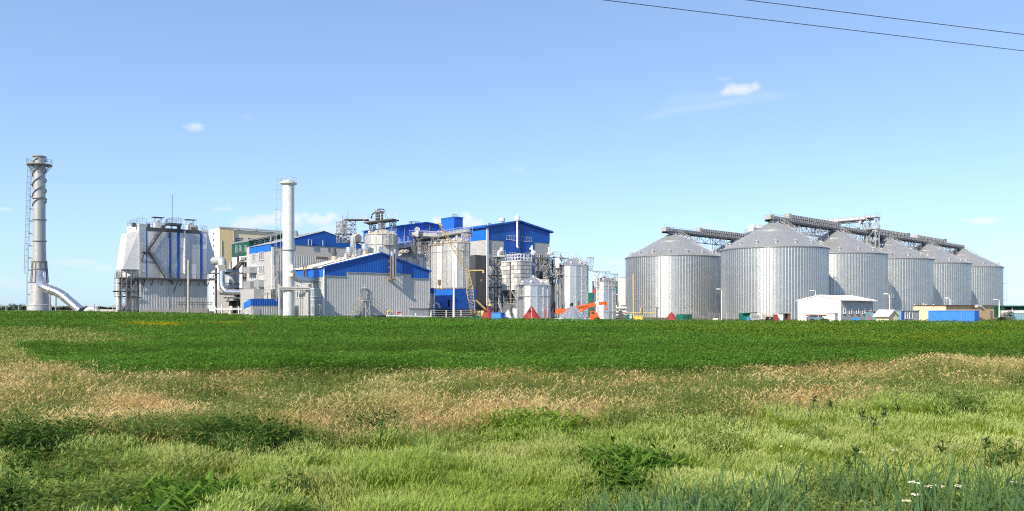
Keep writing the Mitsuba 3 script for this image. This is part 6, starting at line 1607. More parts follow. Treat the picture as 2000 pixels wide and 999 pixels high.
part(sc, 'top_rail', [box(vk_, .06, -.09, -.0, K.Z(608.6), K.Z(607.4)), box(vk_, .06, -.09, -.0, .2, .4)], 'container_blue', k2)
part(sc, 'corner_post', [box(x - .1, x + .1, -.1, 0, .2, K.Z(607.4)) for x in (vk_ + .1, -.05)], 'container_blue', k2)
part(sc, 'door_bar', [tube([(k2.X(p), -.12, .4), (k2.X(p), -.12, K.Z(608.5))], .035, 6) for p in (1831, 1849, 1879)], 'container_pale', k2)
# far right edge
rg = thing('dark_green_hall', 'dark green roofed hall at the right edge of the picture', 'building')
part(rg, 'wall', [WORLD.put(box(W(1961, 240)[0], W(2060, 240)[0], 240, 255, 0, Zp(600, 240)))], 'green_panel')
part(rg, 'roof', [WORLD.put(box(W(1960, 240)[0], W(2060, 240)[0], 239, 256, Zp(600, 240), Zp(597.3, 240)))], 'green_panel')
part(rg, 'dark_bay', [WORLD.put(box(W(1962, 240)[0], W(1975, 240)[0], 239.8, 240, 0, Zp(601, 240)))], 'black_void')
part(rg, 'post', [WORLD.put(box(W(1975, 240)[0], W(1976.5, 240)[0], 239.6, 240, 0, Zp(599, 240)))], 'concrete')
part(rg, 'white_store', [WORLD.put(box(W(1984, 225)[0], W(2020, 225)[0], 225, 232, 0, Zp(607, 225)))], 'white_wall')
pc = thing('pale_container', 'pale blue grey container at the right edge beyond the beige building', 'container')
part(pc, 'side_wall', [WORLD.put(corr(W(1972, 175)[0], W(2035, 175)[0], 0, Zp(612.8, 175), .5, .06, 175))], 'container_pale')
part(pc, 'roof', [WORLD.put(box(W(1972, 175)[0], W(2035, 175)[0], 174.9, 177.4, Zp(612.8, 175), Zp(612.2, 175)))], 'container_pale')


def lamp_post(px, top, d, label, arm=-1):
    k = thing('street_lamp', label, 'street lamp', 'white street lamps in the yard')
    x, y = W(px, d)
    zt_ = Zp(top, d)
    part(k, 'pole', [cyl(x, y, -.2, zt_ - .25, .13, .08, 10)], 'stack_white', smooth=40)
    part(k, 'arm', [tube(bend([(x, y, zt_ - .3), (x, y, zt_ + .1), (x + arm * .7, y - .2, zt_ + .15)], .35), .06, 8)], 'stack_white')
    part(k, 'lamp_head', [hexa([[x + arm * .55, y - .35, zt_ + .05], [x + arm * 1.25, y - .35, zt_ + .1], [x + arm * 1.25, y - .05, zt_ + .1], [x + arm * .55, y - .05, zt_ + .05], [x + arm * .6, y - .3, zt_ + .24], [x + arm * 1.2, y - .3, zt_ + .24], [x + arm * 1.2, y - .1, zt_ + .24], [x + arm * .6, y - .1, zt_ + .24]])], 'white_paint')


lamp_post(1737.5, 576, 150, 'white street lamp behind the small gabled hut')
lamp_post(1592.5, 569.5, 162, 'white street lamp rising behind the white gabled building')
lamp_post(1855.5, 584, 172, 'white street lamp rising behind the beige office')
lamp_post(1951.5, 587, 150, 'white street lamp at the right end of the beige office')
lamp_post(1409.5, 566.5, 165, 'white street lamp between the two largest silos')
for px, py, d, lab in ((148, 595, 150, 'concrete fence post behind the lower end of the shiny flue pipe'), (37, 597, 190, 'concrete fence post just left of the left chimney foot'), (12, 597, 200, 'leftmost concrete fence post in the picture'), (184, 594, 170, 'concrete fence post above the humped ground duct'), (220, 596, 170, 'concrete fence post just left of the filter house')):
    x, y = W(px, d)
    single('fence_post', lab, 'post', [cyl(x, y, 1.0, Zp(py, d), .10, n=8)], 'concrete', group='thin fence posts around the left chimney')
for px, py, lab in ((1562.8, 614, 'thin wire post before the left edge of the white building'), (1580, 614, 'thin wire post before the left end of the brown carport'), (1598, 614, 'thin wire post before the right end of the brown carport'), (1615.5, 614, 'thin wire post beside the plain white box shed'), (1434, 612, 'thin wire post left of the green shed'), (1419, 612, 'thin wire post at the left foot of the tallest silo')):
    x, y = W(px, 136)
    single('wire_post', lab, 'post', [cyl(x, y, 0, Zp(py, 136), .05, n=8)], 'concrete', group='thin wire posts at the field edge')

# overhead wires
for (x0, y0, d0), (x1_, y1_, d1), lab in (((1175, 0, 18.87), (2000, 100, 22.6), 'lower power line crossing the upper right sky'), ((1455, 0, 18.87), (2000, 68, 21.27), 'upper power line crossing the top right corner')):
    a, b_ = np.array(W(x0, d0) + (Zp(y0, d0),)), np.array(W(x1_, d1) + (Zp(y1_, d1),))
    t = np.linspace(-2.2, 3.2, 40)[:, None]
    pts = a + (b_ - a) * t
    pts[:, 2] += 0.012 * ((t[:, 0] - .5) ** 2 - .25)
    single('power_line', lab, 'power line', tube(pts, .0085, 6), 'rubber')

# ------------------------------------------------------------------ vegetation
class Leaves:
    """Collects loose triangles with a colour per plant."""

    def __init__(s):
        s.v, s.c = [], []

    def tri(s, a, b, c, col, col2=None):
        col2 = col if col2 is None else col2
        s.v.append(np.stack([a, b, c], 1))
        s.c.append(np.stack([col, col, col2], 1))

    def blade(s, base, tip, w, az, col, col2=None):
        side = np.stack([np.cos(az), np.sin(az), 0 * az], 1) * (w / 2)[:, None]
        s.tri(base - side, base + side, tip, col, col2)

    def diamond(s, base, tip, w, az, col, f=0.45, col2=None):
        side = np.stack([np.cos(az), np.sin(az), 0 * az], 1) * (w / 2)[:, None]
        m = base + (tip - base) * f
        s.tri(base, m + side, m - side, col)
        s.tri(m - side, m + side, tip, col, col2)

    def build(s):
        v = np.concatenate(s.v).reshape(-1, 3)
        c = np.concatenate(s.c).reshape(-1, 3)
        return v, np.arange(len(v)).reshape(-1, 3), np.clip(c, 0.002, 0.95)

    def save(s, key, mat='blade_leaf'):
        v, f, c = s.build()
        scene[key] = mikit.ply((v, f), mat, color=c)


def scatter(n, y0, y1, hc, pad=140):
    """n ground points, evenly spread over the picture's rows y0..y1 (denser near the eye), on the terrain; hc = canopy height."""
    dn, df = FOC * (EYE - .9 - hc) / (y1 - HZ), FOC * (EYE - .5 - hc) / max(y0 - HZ, 8)
    s = rng.uniform(1 / df, 1 / dn, n)
    d = 1 / s
    half = d * (1000 + pad) / FOC
    side = rng.uniform(0, 1, n) < .2                       # the verges just outside the frame
    x = np.where(side, np.sign(rng.uniform(-1, 1, n)) * (half + rng.uniform(0, 3.5, n)), half * rng.uniform(-1, 1, n))
    return x, d, ground_z(x, d)


def pic(x, d, z):
    return 1000 + FOC * x / d, HZ + FOC * (EYE - z) / d


def nz(x, y, s, seed=0):
    return meshkit.fbm(np.stack([x * s, y * s, 0 * x], -1), 3, seed)


def shade_mix(c0, c1, t):
    return np.array(c0) * (1 - t[:, None]) + np.array(c1) * t[:, None]


ALF_LOW = ([-200, 0, 40, 90, 200, 350, 600, 1000, 1400, 1600, 1720, 1800, 2000, 2200], [640, 650, 672, 700, 706, 718, 716, 716, 712, 706, 700, 690, 685, 683])
TAN_LOW = ([-200, 0, 170, 330, 450, 590, 700, 850, 1000, 1150, 1300, 1450, 1550, 1700, 1850, 2000, 2200], [832, 834, 845, 850, 845, 838, 842, 830, 806, 812, 803, 790, 780, 768, 748, 735, 728])


def zones(px, py, x, d):
    """Weights of (alfalfa, dry grass, light grass) at a place, with ragged borders."""
    j = (nz(x, d, .35, 4) - .5)
    amp = np.clip((py - HZ) * .16, 2, 22)
    ya = np.interp(px, *ALF_LOW) + j * amp * 1.7 + (nz(x, d, 1.3, 8) - .5) * amp * 1.0 + rng.normal(0, 1, len(px)) * np.clip(amp * .16, .5, 3)
    yt = np.interp(px, *TAN_LOW) + j * amp * 1.6 + (nz(x, d, 1.6, 9) - .5) * amp * 1.4 + rng.normal(0, 1, len(px)) * np.clip(amp * .22, .5, 5)
    alf = py < ya
    dry = (~alf) & (py < yt)
    return alf, dry, ~(alf | dry)


def patchy(x, d):
    return np.clip((nz(x, d, .55, 12) - .5) * 3.2 + .5, 0, 1)


# -- alfalfa: leafy crop far out to the plant
def make_alfalfa():
    L = Leaves()
    n = 330000
    x, d, z = scatter(n, 612, 722, .45)
    px, py = pic(x, d, z + .42)
    alf, _, _ = zones(px, py, x, d)
    left = (px < 300) & (py > 634) & (py < 664 + (px - 60) * .05)
    keep = alf & (d < field_edge(x) + rng.uniform(-2, 1.5, n)) & ~(left & (rng.uniform(0, 1, n) < np.clip((300 - px) / 160, 0, .92)))
    x, d, z, px, py = x[keep], d[keep], z[keep], px[keep], py[keep]
    n = len(x)
    P = patchy(x, d)
    big = nz(x, d, .06, 31)
    hgt = .50 * (.72 + .55 * nz(x, d, .9, 17))
    hgt = np.where((px < 330) & (py > 655), hgt * .8, hgt)
    s0 = np.maximum(.04, 1.2 * d / (FOC * .512))
    stem_t = rng.uniform(0, 1, n)
    base_c = shade_mix((.080, .212, .026), (.142, .305, .047), rng.uniform(0, 1, n) * .6 + P * .4)
    rows = np.clip(meshkit.fbm(np.stack([x * .02, d * .28, 0 * x], -1), 3, 44) * 2.4 - .7, 0, 1)[:, None]
    base_c = base_c * (.78 + .40 * rows)
    bloom = np.clip((px - 1150) / 700, 0, 1) * np.clip((690 - py) / 50, 0, 1) * np.clip((nz(x, d, .12, 40) - .38) * 4, 0, 1)
    base_c = base_c * (1 - bloom[:, None] * .6) + np.array([.24, .30, .022]) * bloom[:, None] * .6
    dull = np.clip((big - .5) * 4, 0, 1) * .25 * np.clip((700 - py) / 60, 0, 1)
    base_c = base_c * (1 - dull[:, None]) + np.array([.13, .19, .045]) * dull[:, None]
    for k in range(3):
        zz = z + hgt * (1 - .34 * (k / 3 + rng.uniform(0, .33, n)))
        c = np.stack([x + rng.normal(0, .1, n), d + rng.normal(0, .12, n), zz], 1)
        a = rng.uniform(0, 2 * np.pi, n)
        t1 = np.stack([np.cos(a), np.sin(a), rng.uniform(-.5, .7, n)], 1)
        b = a + rng.uniform(1.2, 2.0, n)
        t2 = np.stack([np.cos(b), np.sin(b), rng.uniform(-.2, 1.1, n)], 1)
        s = (s0 * rng.uniform(.6, 1.25, n))[:, None]
        cc = base_c * rng.uniform(.8, 1.2, (n, 1))
        L.tri(c - t1 * s * .5, c + t1 * s * .5, c + t2 * s, cc)
    L.save('alfalfa_crop')
    labels['alfalfa_crop'] = {'label': 'dense dark green leafy crop filling the field before the plant', 'category': 'crop', 'kind': 'stuff'}


# -- dry bleached grass band with green weeds showing through
def make_dry():
    L, G_ = Leaves(), Leaves()
    n = 400000
    x, d, z = scatter(n, 640, 1060, .36)
    px, py = pic(x, d, z + .34)
    alf, dry, lig = zones(px, py, x, d)
    left = (px < 300) & (py > 636) & (py < 668)
    m = (dry | (left & (d < 90))) & (d < 110)
    green_w = np.zeros(n)
    for cx, cy, w, h, k in ((640, 745, 150, 45, .9), (560, 790, 220, 25, .55), (430, 775, 130, 30, .75), (120, 775, 70, 35, .6), (230, 745, 120, 25, .3), (900, 745, 220, 26, .6), (1080, 740, 260, 30, .65), (1350, 745, 260, 34, .75), (1650, 735, 240, 26, .6), (1180, 800, 160, 8, .5), (300, 820, 160, 22, .6), (1830, 722, 180, 14, .45), (830, 775, 120, 16, .45), (40, 800, 90, 30, .45)):
        green_w = np.maximum(green_w, k * np.exp(-((px - cx) / w) ** 2 - ((py - cy) / h) ** 2))
    pn = nz(x, d, 1.1, 51)
    green = rng.uniform(0, 1, n) < np.clip(green_w * 1.25 + (pn - .5) * 2.6 + .0, .04, .9)
    sel = m & ~green
    X, D, Z, PX, PY = x[sel], d[sel], z[sel], px[sel], py[sel]
    k = len(X)
    t = np.clip(nz(X, D, .8, 60) * 1.7 - .35 + rng.normal(0, .16, k), 0, 1)
    pink = np.clip((nz(X, D, .3, 61) - .36) * 4, 0, 1) * np.clip((PY - 760) / 50, 0, 1) * np.clip((PX - 560) / 80, 0, 1)
    yell = np.clip((PX - 1650) / 120, 0, 1) * np.clip((745 - PY) / 25, 0, 1)
    col = shade_mix((.60, .46, .20), (.82, .67, .36), t)
    orange = np.clip((nz(X, D, .38, 66) - .5) * 5, 0, 1)[:, None] * .38
    col = col * (1 - orange) + np.array([.64, .37, .165]) * orange
    olive = np.clip(nz(X, D, .45, 62) * 2.2 - .75, 0, 1)[:, None] * .55
    col = col * (1 - olive) + np.array([.36, .37, .10]) * olive
    col = col * (1 - pink[:, None] * .45) + np.array([.70, .48, .30]) * pink[:, None] * .45
    col = col * (1 - yell[:, None] * .7) + np.array([.62, .52, .22]) * yell[:, None] * .7
    lf = ((PX < 320) & (PY < 700))[:, None] * .85
    col = col * (1 - lf) + np.array([.38, .42, .12]) * lf
    h_ = .34 * (.45 + .6 * nz(X, D, .9, 64) + rng.uniform(0, .5, k))
    w0 = np.maximum(.005, .5 * D / (FOC * .512))
    base = np.stack([X, D, Z], 1)
    lean = rng.normal(0, .30, (k, 2)) + np.array([.05, -.02])
    tip = base + np.stack([lean[:, 0] * h_ * 1.2, lean[:, 1] * h_ * 1.2, h_], 1)
    az = rng.normal(0, .8, k)
    L.blade(base, tip, w0 * .9, az, col * .82)
    b2 = base + rng.normal(0, .05, (k, 3)) * [1, 1, 0]
    L.blade(b2, b2 + np.stack([rng.normal(.05, .13, k), rng.normal(0, .13, k), h_ * rng.uniform(.4, .8, k)], 1), w0, az + 1, col * .9)
    hb = base + (tip - base) * rng.uniform(.72, .9, (k, 1))
    drop = np.stack([rng.normal(.01, .045, k), rng.normal(0, .045, k), rng.uniform(-.01, .05, k)], 1)
    L.diamond(hb, hb + drop * (1 + D[:, None] * .015) + [0, 0, .015], w0 * 2.2, az, col * 1.08)
    L.save('dry_grass')
    labels['dry_grass'] = {'label': 'band of tan and rusty dry grass between the crop and the light grass', 'category': 'dry grass', 'kind': 'stuff'}
    gl = nz(x, d, .42, 81) * .6 + nz(x, d, 1.4, 82) * .4
    fg_green = lig & ~clump_mask(px, py, .9) & (rng.uniform(0, 1, n) < np.clip((gl - .47) * 4.5, 0, .75))
    sel = (m & green) | fg_green
    X, D, Z, PX, PY = x[sel], d[sel], z[sel], px[sel], py[sel]
    k = len(X)
    h_ = .38 * (.6 + .6 * rng.uniform(0, 1, k))
    w0 = np.maximum(.02, 1.2 * D / (FOC * .512))
    col = shade_mix((.11, .19, .042), (.26, .33, .09), rng.uniform(0, 1, k) * .7 + .3 * patchy(X, D)) * rng.uniform(.75, 1.2, (k, 1))
    base = np.stack([X, D, Z], 1)
    tip = base + np.stack([rng.normal(.03, .08, k), rng.normal(0, .08, k), h_], 1)
    L2 = G_
    L2.blade(base, tip, w0 * .55, rng.normal(0, .8, k), col)
    for q in range(3):
        c = base + (tip - base) * rng.uniform(.45, 1.0, (k, 1))
        a = rng.uniform(0, 2 * np.pi, k)
        o = np.stack([np.cos(a), np.sin(a), rng.uniform(-.3, .8, k)], 1) * (w0 * 2.0)[:, None]
        L2.diamond(c, c + o, w0 * 1.2, a + 1.57, col * rng.uniform(.85, 1.2, (k, 1)))
    L2.save('green_weeds')
    labels['green_weeds'] = {'label': 'low green weeds growing through the dry grass and the pale grass', 'category': 'weeds', 'kind': 'stuff'}


CLUMPS = []  # (px, py, half width px, half height px, kind, amount) of leafy weed clumps


def clump_mask(px, py, grow=1.0):
    m = np.zeros(len(px), bool)
    for cx, cy, w, h_, *_ in CLUMPS:
        m |= ((px - cx) / (w * grow)) ** 2 + ((py - cy) / (h_ * grow)) ** 2 < 1
    return m


CLUMPS += [
    (75, 858, 115, 34, 'dark', 2000, 'dark broad leaved weed clump at the left edge below the dry grass'),
    (470, 856, 130, 28, 'dark', 2000, 'wide dark weed clump under the dry grass, left of the middle'),
    (240, 850, 90, 22, 'mid', 500, 'thin green weed clump between the two dark clumps at left'),
    (100, 938, 100, 26, 'mid', 420, 'sparse broad leaved weeds in the light grass at lower left'),
    (12, 985, 42, 20, 'dark', 300, 'dark weed clump in the bottom left corner'),
    (375, 985, 150, 46, 'lush', 2600, 'lush dark green weed clump at the bottom edge, left of the middle'),
    (1225, 905, 105, 40, 'lush', 1600, 'lush green weed clump in the middle of the light grass'),
    (1035, 822, 110, 18, 'bright', 1100, 'bright green weed clump at the lower edge of the dry grass, centre'),
    (500, 842, 90, 10, 'dark', 260, 'low dark weeds on the border of the dry grass, left of the middle'),
    (730, 836, 40, 12, 'dark', 260, 'small dark weed clump on the border of the pinkish dry grass'),
    (1895, 784, 90, 16, 'mid', 800, 'green bushy weeds in the light grass near the right edge'),
    (420, 772, 75, 14, 'dark', 500, 'dark leafy weeds inside the dry grass band at left'),
    (160, 684, 110, 18, 'dark', 900, 'dark weed strip along the left end of the green crop'),
    (1990, 741, 22, 10, 'mid', 150, 'small grey green bush at the right edge of the dry grass'),
    (565, 955, 22, 16, 'mid', 60, 'few broad leaves in the light grass right of the lush bottom clump'),
    (1955, 880, 34, 16, 'mid', 90, 'small green weeds by the white flowers near the right edge'),
]


def make_light():
    L = Leaves()
    n = 440000
    x, d, z = scatter(n, 690, 1120, .38)
    px, py = pic(x, d, z + .34)
    _, _, lig = zones(px, py, x, d)
    inside = np.zeros(n, bool)
    for cx, cy, w, h_, kind, *_ in CLUMPS:
        if kind in ('dark', 'lush'):
            inside |= ((px - cx) / w) ** 2 + ((py - cy) / h_) ** 2 < .5
    reed = REED(px, py)
    keep = lig & ~(inside & (rng.uniform(0, 1, n) < .55)) & (rng.uniform(0, 1, n) > reed * .45)
    X, D, Z, PX, PY = x[keep], d[keep], z[keep], px[keep], py[keep]
    k = len(X)
    fine, big = nz(X, D, 1.7, 70), nz(X, D, .45, 71)
    t = np.clip((big - .5) * 2.2 + .5 + rng.normal(0, .18, k), 0, 1)
    head = shade_mix((.32, .43, .09), (.55, .63, .24), t)
    stem = shade_mix((.15, .26, .02), (.29, .40, .045), np.clip(t * .6 + rng.uniform(0, .5, k), 0, 1))
    straw = np.clip((nz(X, D, .7, 74) - .58) * 6, 0, 1)[:, None] * .4
    head = head * (1 - straw) + np.array([.46, .42, .20]) * straw
    green = np.clip((nz(X, D, .9, 75) - .54) * 6, 0, 1)[:, None] * .5
    head = head * (1 - green) + np.array([.20, .31, .05]) * green
    tuft = np.clip((nz(X, D, 1.25, 78) - .5) * 2.6 + .5, 0, 1)
    pocket = np.clip((nz(X, D, 2.3, 79) - .40) * 5, .62, 1)
    h_ = .40 * pocket * (.44 + .25 * fine + .36 * tuft + .35 * (nz(X, D, .5, 73) - .5) + rng.uniform(0, .34, k))
    w0 = np.maximum(.0045, .42 * D / (FOC * .512))
    base = np.stack([X, D, Z], 1)
    sway = (nz(X, D, .8, 77) - .5) * .5
    lx, ly = sway + .05 + rng.normal(0, .17, k), rng.normal(-.03, .16, k)
    mid = base + np.stack([lx * h_ * .35, ly * h_ * .35, h_ * .62], 1)
    az = rng.normal(0, .7, k)
    L.blade(base, mid + np.stack([lx * .1, ly * .1, h_ * .3], 1), w0 * .8, az, stem)
    b2 = base + rng.normal(0, .03, (k, 3)) * [1, 1, 0]
    L.blade(b2, b2 + np.stack([rng.normal(.06, .12, k), rng.normal(0, .12, k), h_ * rng.uniform(.45, .95, k)], 1), w0 * 1.15, az + rng.uniform(-1, 1, k), stem * rng.uniform(.8, 1.15, (k, 1)))
    hl_ = rng.uniform(.035, .065, k) * (1 + D * .015)
    dirv = np.stack([lx * 1.5 + rng.normal(0.05, .25, k), ly * 1.5, rng.uniform(.4, 1.0, k)], 1)
    dirv /= np.linalg.norm(dirv, axis=1, keepdims=True)
    hb = mid + np.stack([lx * h_ * .15, ly * h_ * .15, h_ * .12], 1)
    L.diamond(hb, hb + dirv * hl_[:, None], np.maximum(.010, w0 * 1.9), az, head, .35, head * 1.1)
    L.save('light_grass')
    labels['light_grass'] = {'label': 'pale yellow green wild grass with feathery heads across the foreground', 'category': 'grass', 'kind': 'stuff'}


def REED(px, py):
    y0 = np.interp(px, [1000, 1130, 1300, 1450, 1650, 1800, 2000, 2200], [1080, 1010, 965, 935, 915, 905, 925, 930])
    m = np.clip((py - y0) / 26 + .25, 0, 1)
    m2 = np.exp(-((px - 1520) / 95) ** 2 - ((py - 790) / 15) ** 2) * 1.2
    m3 = np.exp(-((px - 1215) / 90) ** 2 - ((py - 814) / 9) ** 2) * .8 + np.exp(-((px - 800) / 80) ** 2 - ((py - 848) / 8) ** 2) * .8
    return np.clip(np.maximum(np.maximum(m, m2), m3), 0, 1)


def make_reeds():
    L = Leaves()
    n = 110000
    x, d, z = scatter(n, 760, 1180, .5)
    px, py = pic(x, d, z + .42)
    r = REED(px, py)
    keep = (rng.uniform(0, 1, n) < r * .30 * np.clip(nz(x, d, 1.2, 90) * 2.4 - .5, .12, 1)) & (py > 700)
    X, D, Z, PX = x[keep], d[keep], z[keep], px[keep]
    k = len(X)
    h_ = rng.uniform(.34, .66, k) * (.8 + .4 * nz(X, D, .8, 91))
    w = np.maximum(.010, rng.uniform(.009, .017, k))
    far_ = (D > 8.2)
    h_ = np.where(far_, h_ * .62, h_)
    w = np.where(far_, w * .8, w)
    col = shade_mix((.070, .160, .058), (.155, .255, .11), rng.uniform(0, 1, k))
    base = np.stack([X, D, Z], 1)
    a = rng.uniform(-np.pi, np.pi, k)
    out = np.stack([np.cos(a) * .8 + .1, np.sin(a) * .8, 0 * a], 1) * (rng.uniform(.1, .65, k) * h_)[:, None]
    p1 = base + out * .25 + np.stack([0 * h_, 0 * h_, h_ * .45], 1)
    p2 = base + out * .62 + np.stack([0 * h_, 0 * h_, h_ * .85], 1)
    p3 = base + out * 1.15 + np.stack([0 * h_, 0 * h_, h_ * rng.uniform(.85, 1.12, k)], 1)
    az = rng.normal(0, .8, k)
    side = np.stack([np.cos(az), np.sin(az), 0 * az], 1) * (w / 2)[:, None]
    c1, c2 = col * .95, col * 1.1
    L.tri(base - side * .7, base + side * .7, p1 + side, c1)
    L.tri(base - side * .7, p1 + side, p1 - side, c1)
    L.tri(p1 - side, p1 + side, p2 + side * .85, c1)
    L.tri(p1 - side, p2 + side * .85, p2 - side * .85, c2)
    L.tri(p2 - side * .85, p2 + side * .85, p3, c2)
    L.save('reed_grass')
    labels['reed_grass'] = {'label': 'blue green broad bladed grass in the lower right foreground', 'category': 'grass', 'kind': 'stuff'}


def depth_of(px, py, hc):
    d = FOC * (EYE - .9 - hc) / (py - HZ)
    for _ in range(6):
        zg = ground_z((px - 1000) / FOC * d, d)
        d = FOC * (EYE - zg - hc) / (py - HZ)
    return d


TONES = {'dark': ((.028, .078, .016), (.13, .235, .055)), 'mid': ((.08, .16, .035), (.16, .25, .065)), 'lush': ((.040, .115, .016), (.17, .32, .05)), 'bright': ((.11, .24, .02), (.23, .37, .045))}


def make_clumps():
    for cx, cy, w, h_, kind, num, lab in CLUMPS:
        k = thing('weed_clump', lab, 'weeds')
        L = Leaves()
        num = int(num * 1.25)
        r, a = np.sqrt(rng.uniform(0, 1.7, num)), rng.uniform(0, 2 * np.pi, num)
        px, py = cx + w * r * np.cos(a), cy + h_ * r * np.sin(a)
        wob = meshkit.fbm(np.stack([px * .035, py * .08, 0 * px], -1), 3, 5)
        ok = (r < .05 + wob * 1.7) & (rng.uniform(0, 1, num) < 1.45 - r * .8)
        px, py, r = px[ok], py[ok], r[ok]
        n = len(px)
        d = depth_of(px, py, .3)
        x = (px - 1000) / FOC * d
        z = ground_z(x, d)
        H_ = {'dark': .47, 'lush': .37}.get(kind, .42) * (1.05 - .22 * np.minimum(r, 1.3)) * rng.uniform(.5, 1.12, n)
        lsz = np.maximum(.058 if kind == 'lush' else .044, 1.3 * d / (FOC * .512)) * rng.uniform(.7, 1.5, n)
        c0, c1 = TONES[kind]
        base = np.stack([x, d, z], 1)
        tip = base + np.stack([rng.normal(.02, .07, n), rng.normal(0, .07, n), H_], 1)
        col = shade_mix(c0, c1, rng.uniform(0, 1, n))
        L.blade(base, tip, np.maximum(.006, .5 * d / 788), rng.normal(0, 1, n), col)
        for q in range(7):
            c = base + (tip - base) * rng.uniform(.25, 1.02, (n, 1))
            b = rng.uniform(0, 2 * np.pi, n)
            o = np.stack([np.cos(b), np.sin(b), rng.uniform(-.35, .75, n)], 1)
            o /= np.linalg.norm(o, axis=1, keepdims=True)
            roll = b + np.pi / 2
            long = 2.6 if (kind == 'lush' and q < 3) else 1.5
            L.diamond(c, c + o * (lsz * long)[:, None], lsz * (.42 if long > 2 else .62), roll, col * rng.uniform(.75, 1.25, (n, 1)), .45)
        v, f, c = L.build()
        scene[k + '__foliage'] = mikit.ply((v, f), 'blade_leaf', color=c)
        st = [tube([base[i], tip[i]], .004, 4) for i in rng.choice(n, min(n, 24), replace=False)]
        part(k, 'stem', st, 'stem_green', kind='stuff')


paint('stem_green', (.05, .09, .02), .7, .2, 0)


def make_singles():
    for px, py, hh, lab in ((1681, 806, .62, 'dark upright weed standing in the light grass at right, leftmost of three'), (1721, 803, .66, 'dark upright weed at right, last of the three in a row'), (1703, 817, .6, 'dark upright weed at right, lowest of the three'), (1836, 864, .62, 'dark upright weed in the light grass right of the white flowers cluster'), (1921, 862, .66, 'tall dark upright weed near the right edge'), (1667, 872, .6, 'dark upright weed above the blue green blades'), (1654, 880, .5, 'smaller dark weed left of the one above the blue green blades'), (1586, 770, .55, 'dark upright weed behind the blue green grass patch'), (1618, 776, .5, 'broad dark weed right of the blue green grass patch'), (1750, 780, .5, 'low dark weed high up in the light grass at right')):
        n = 44
        hh *= .70
        d = float(depth_of(px, py, .43))
        x = (px - 1000) / FOC * d
        z = float(ground_z(np.array([x]), np.array([d]))[0])
        k = thing('upright_weed', lab, 'weed')
        part(k, 'stem', tube([(x, d, z), (x + .03, d, z + hh)], .006, 5), 'stem_green')
        L = Leaves()
        t = rng.uniform(.74, 1.0, n)
        c = np.stack([x + .03 * t + rng.normal(0, .02, n), d + rng.normal(0, .02, n), z + hh * t], 1)
        b = rng.uniform(0, 2 * np.pi, n)
        o = np.stack([np.cos(b), np.sin(b), rng.uniform(.0, 1.2, n)], 1) * rng.uniform(.025, .06, (n, 1))
        L.diamond(c, c + o, np.full(n, .02), b + 1.57, shade_mix((.04, .09, .03), (.085, .15, .05), rng.uniform(0, 1, n)))
        v, f, cc = L.build()
        scene[k + '__foliage'] = mikit.ply((v, f), 'blade_leaf', color=cc)
    for i, (px, py, s) in enumerate(((1787, 947, 1.25), (1790, 971, 1.1), (1812, 955, .9), (1822, 953, .7), (1838, 955, .8), (1872, 954, .8), (1970, 940, .9), (1984, 947, .9), (1771, 984, .8), (1748, 884, .7), (1682, 888, .6), (1985, 868, .6), (1526, 876, .4), (1730, 822, .4))):
        d = float(depth_of(px, py, .42))
        x = (px - 1000) / FOC * d
        z = float(ground_z(np.array([x]), np.array([d]))[0])
        lab = ['largest flat white flower head, upper of the two at lower right', 'flat white flower head just below the largest one', 'creamy flower head right of the largest white one', 'small creamy flower head, second right of the largest white one', 'small creamy flower head, third right of the largest white one', 'small white flower head farther right in the blue green blades', 'pale flower head near the right edge of the foreground', 'pale flower head closest to the right edge', 'small white flower head at the bottom, lowest of all', 'small white flower head above the blue green blades at right', 'tiny white flower head left of the one above the blue green blades', 'tiny pale flower head high up at the right edge', 'tiny white flower speck in the light grass right of the middle', 'tiny white flower speck high in the light grass at right'][i]
        k = thing('white_flower', lab, 'flower', 'flat white flower heads in the grass')
        part(k, 'stem', tube([(x, d, z), (x, d, z + .43)], .004, 5), 'stem_green')
        ms = []
        for q in range(26):
            a, r = rng.uniform(0, 2 * np.pi), .031 * s * math.sqrt(rng.uniform(0, 1)) * 1.1
            cx, cy, cz = x + r * math.cos(a), d + r * math.sin(a), z + .44 + rng.uniform(-.004, .006) - r * .15
            ms.append(lathe([(0, cz + .004), (.006 * s + .002, cz), (0, cz - .004)], 6, (cx, cy)))
        part(k, 'blossom', ms, 'white_bag' if i in (0, 1) else 'flower_cream')
    # slender pale plant standing above the far crop
    d = float(depth_of(np.array([491.0]), np.array([655.0]), .5)[0])
    x = (491 - 1000) / FOC * d
    z = float(ground_z(np.array([x]), np.array([d]))[0])
    k = thing('slender_plant', 'slender yellow green plant standing above the far crop at left', 'plant')
    part(k, 'stem', tube([(x, d, z), (x + .02, d, z + 1.25)], .009, 5), 'stem_green')
    n = 90
    t = rng.uniform(.2, 1, n)
    b = rng.uniform(0, 2 * np.pi, n)
    c = np.stack([x + .02 * t, d + 0 * t, z + 1.25 * t], 1)
    L = Leaves()
    L.diamond(c, c + np.stack([np.cos(b) * .2 * (1.2 - t), np.sin(b) * .2, rng.uniform(-.05, .15, n)], 1), np.full(n, .07), b + 1.57, shade_mix((.26, .34, .06), (.4, .45, .09), rng.uniform(0, 1, n)))
    v, f, cc = L.build()
    scene[k + '__foliage'] = mikit.ply((v, f), 'blade_leaf', color=cc)


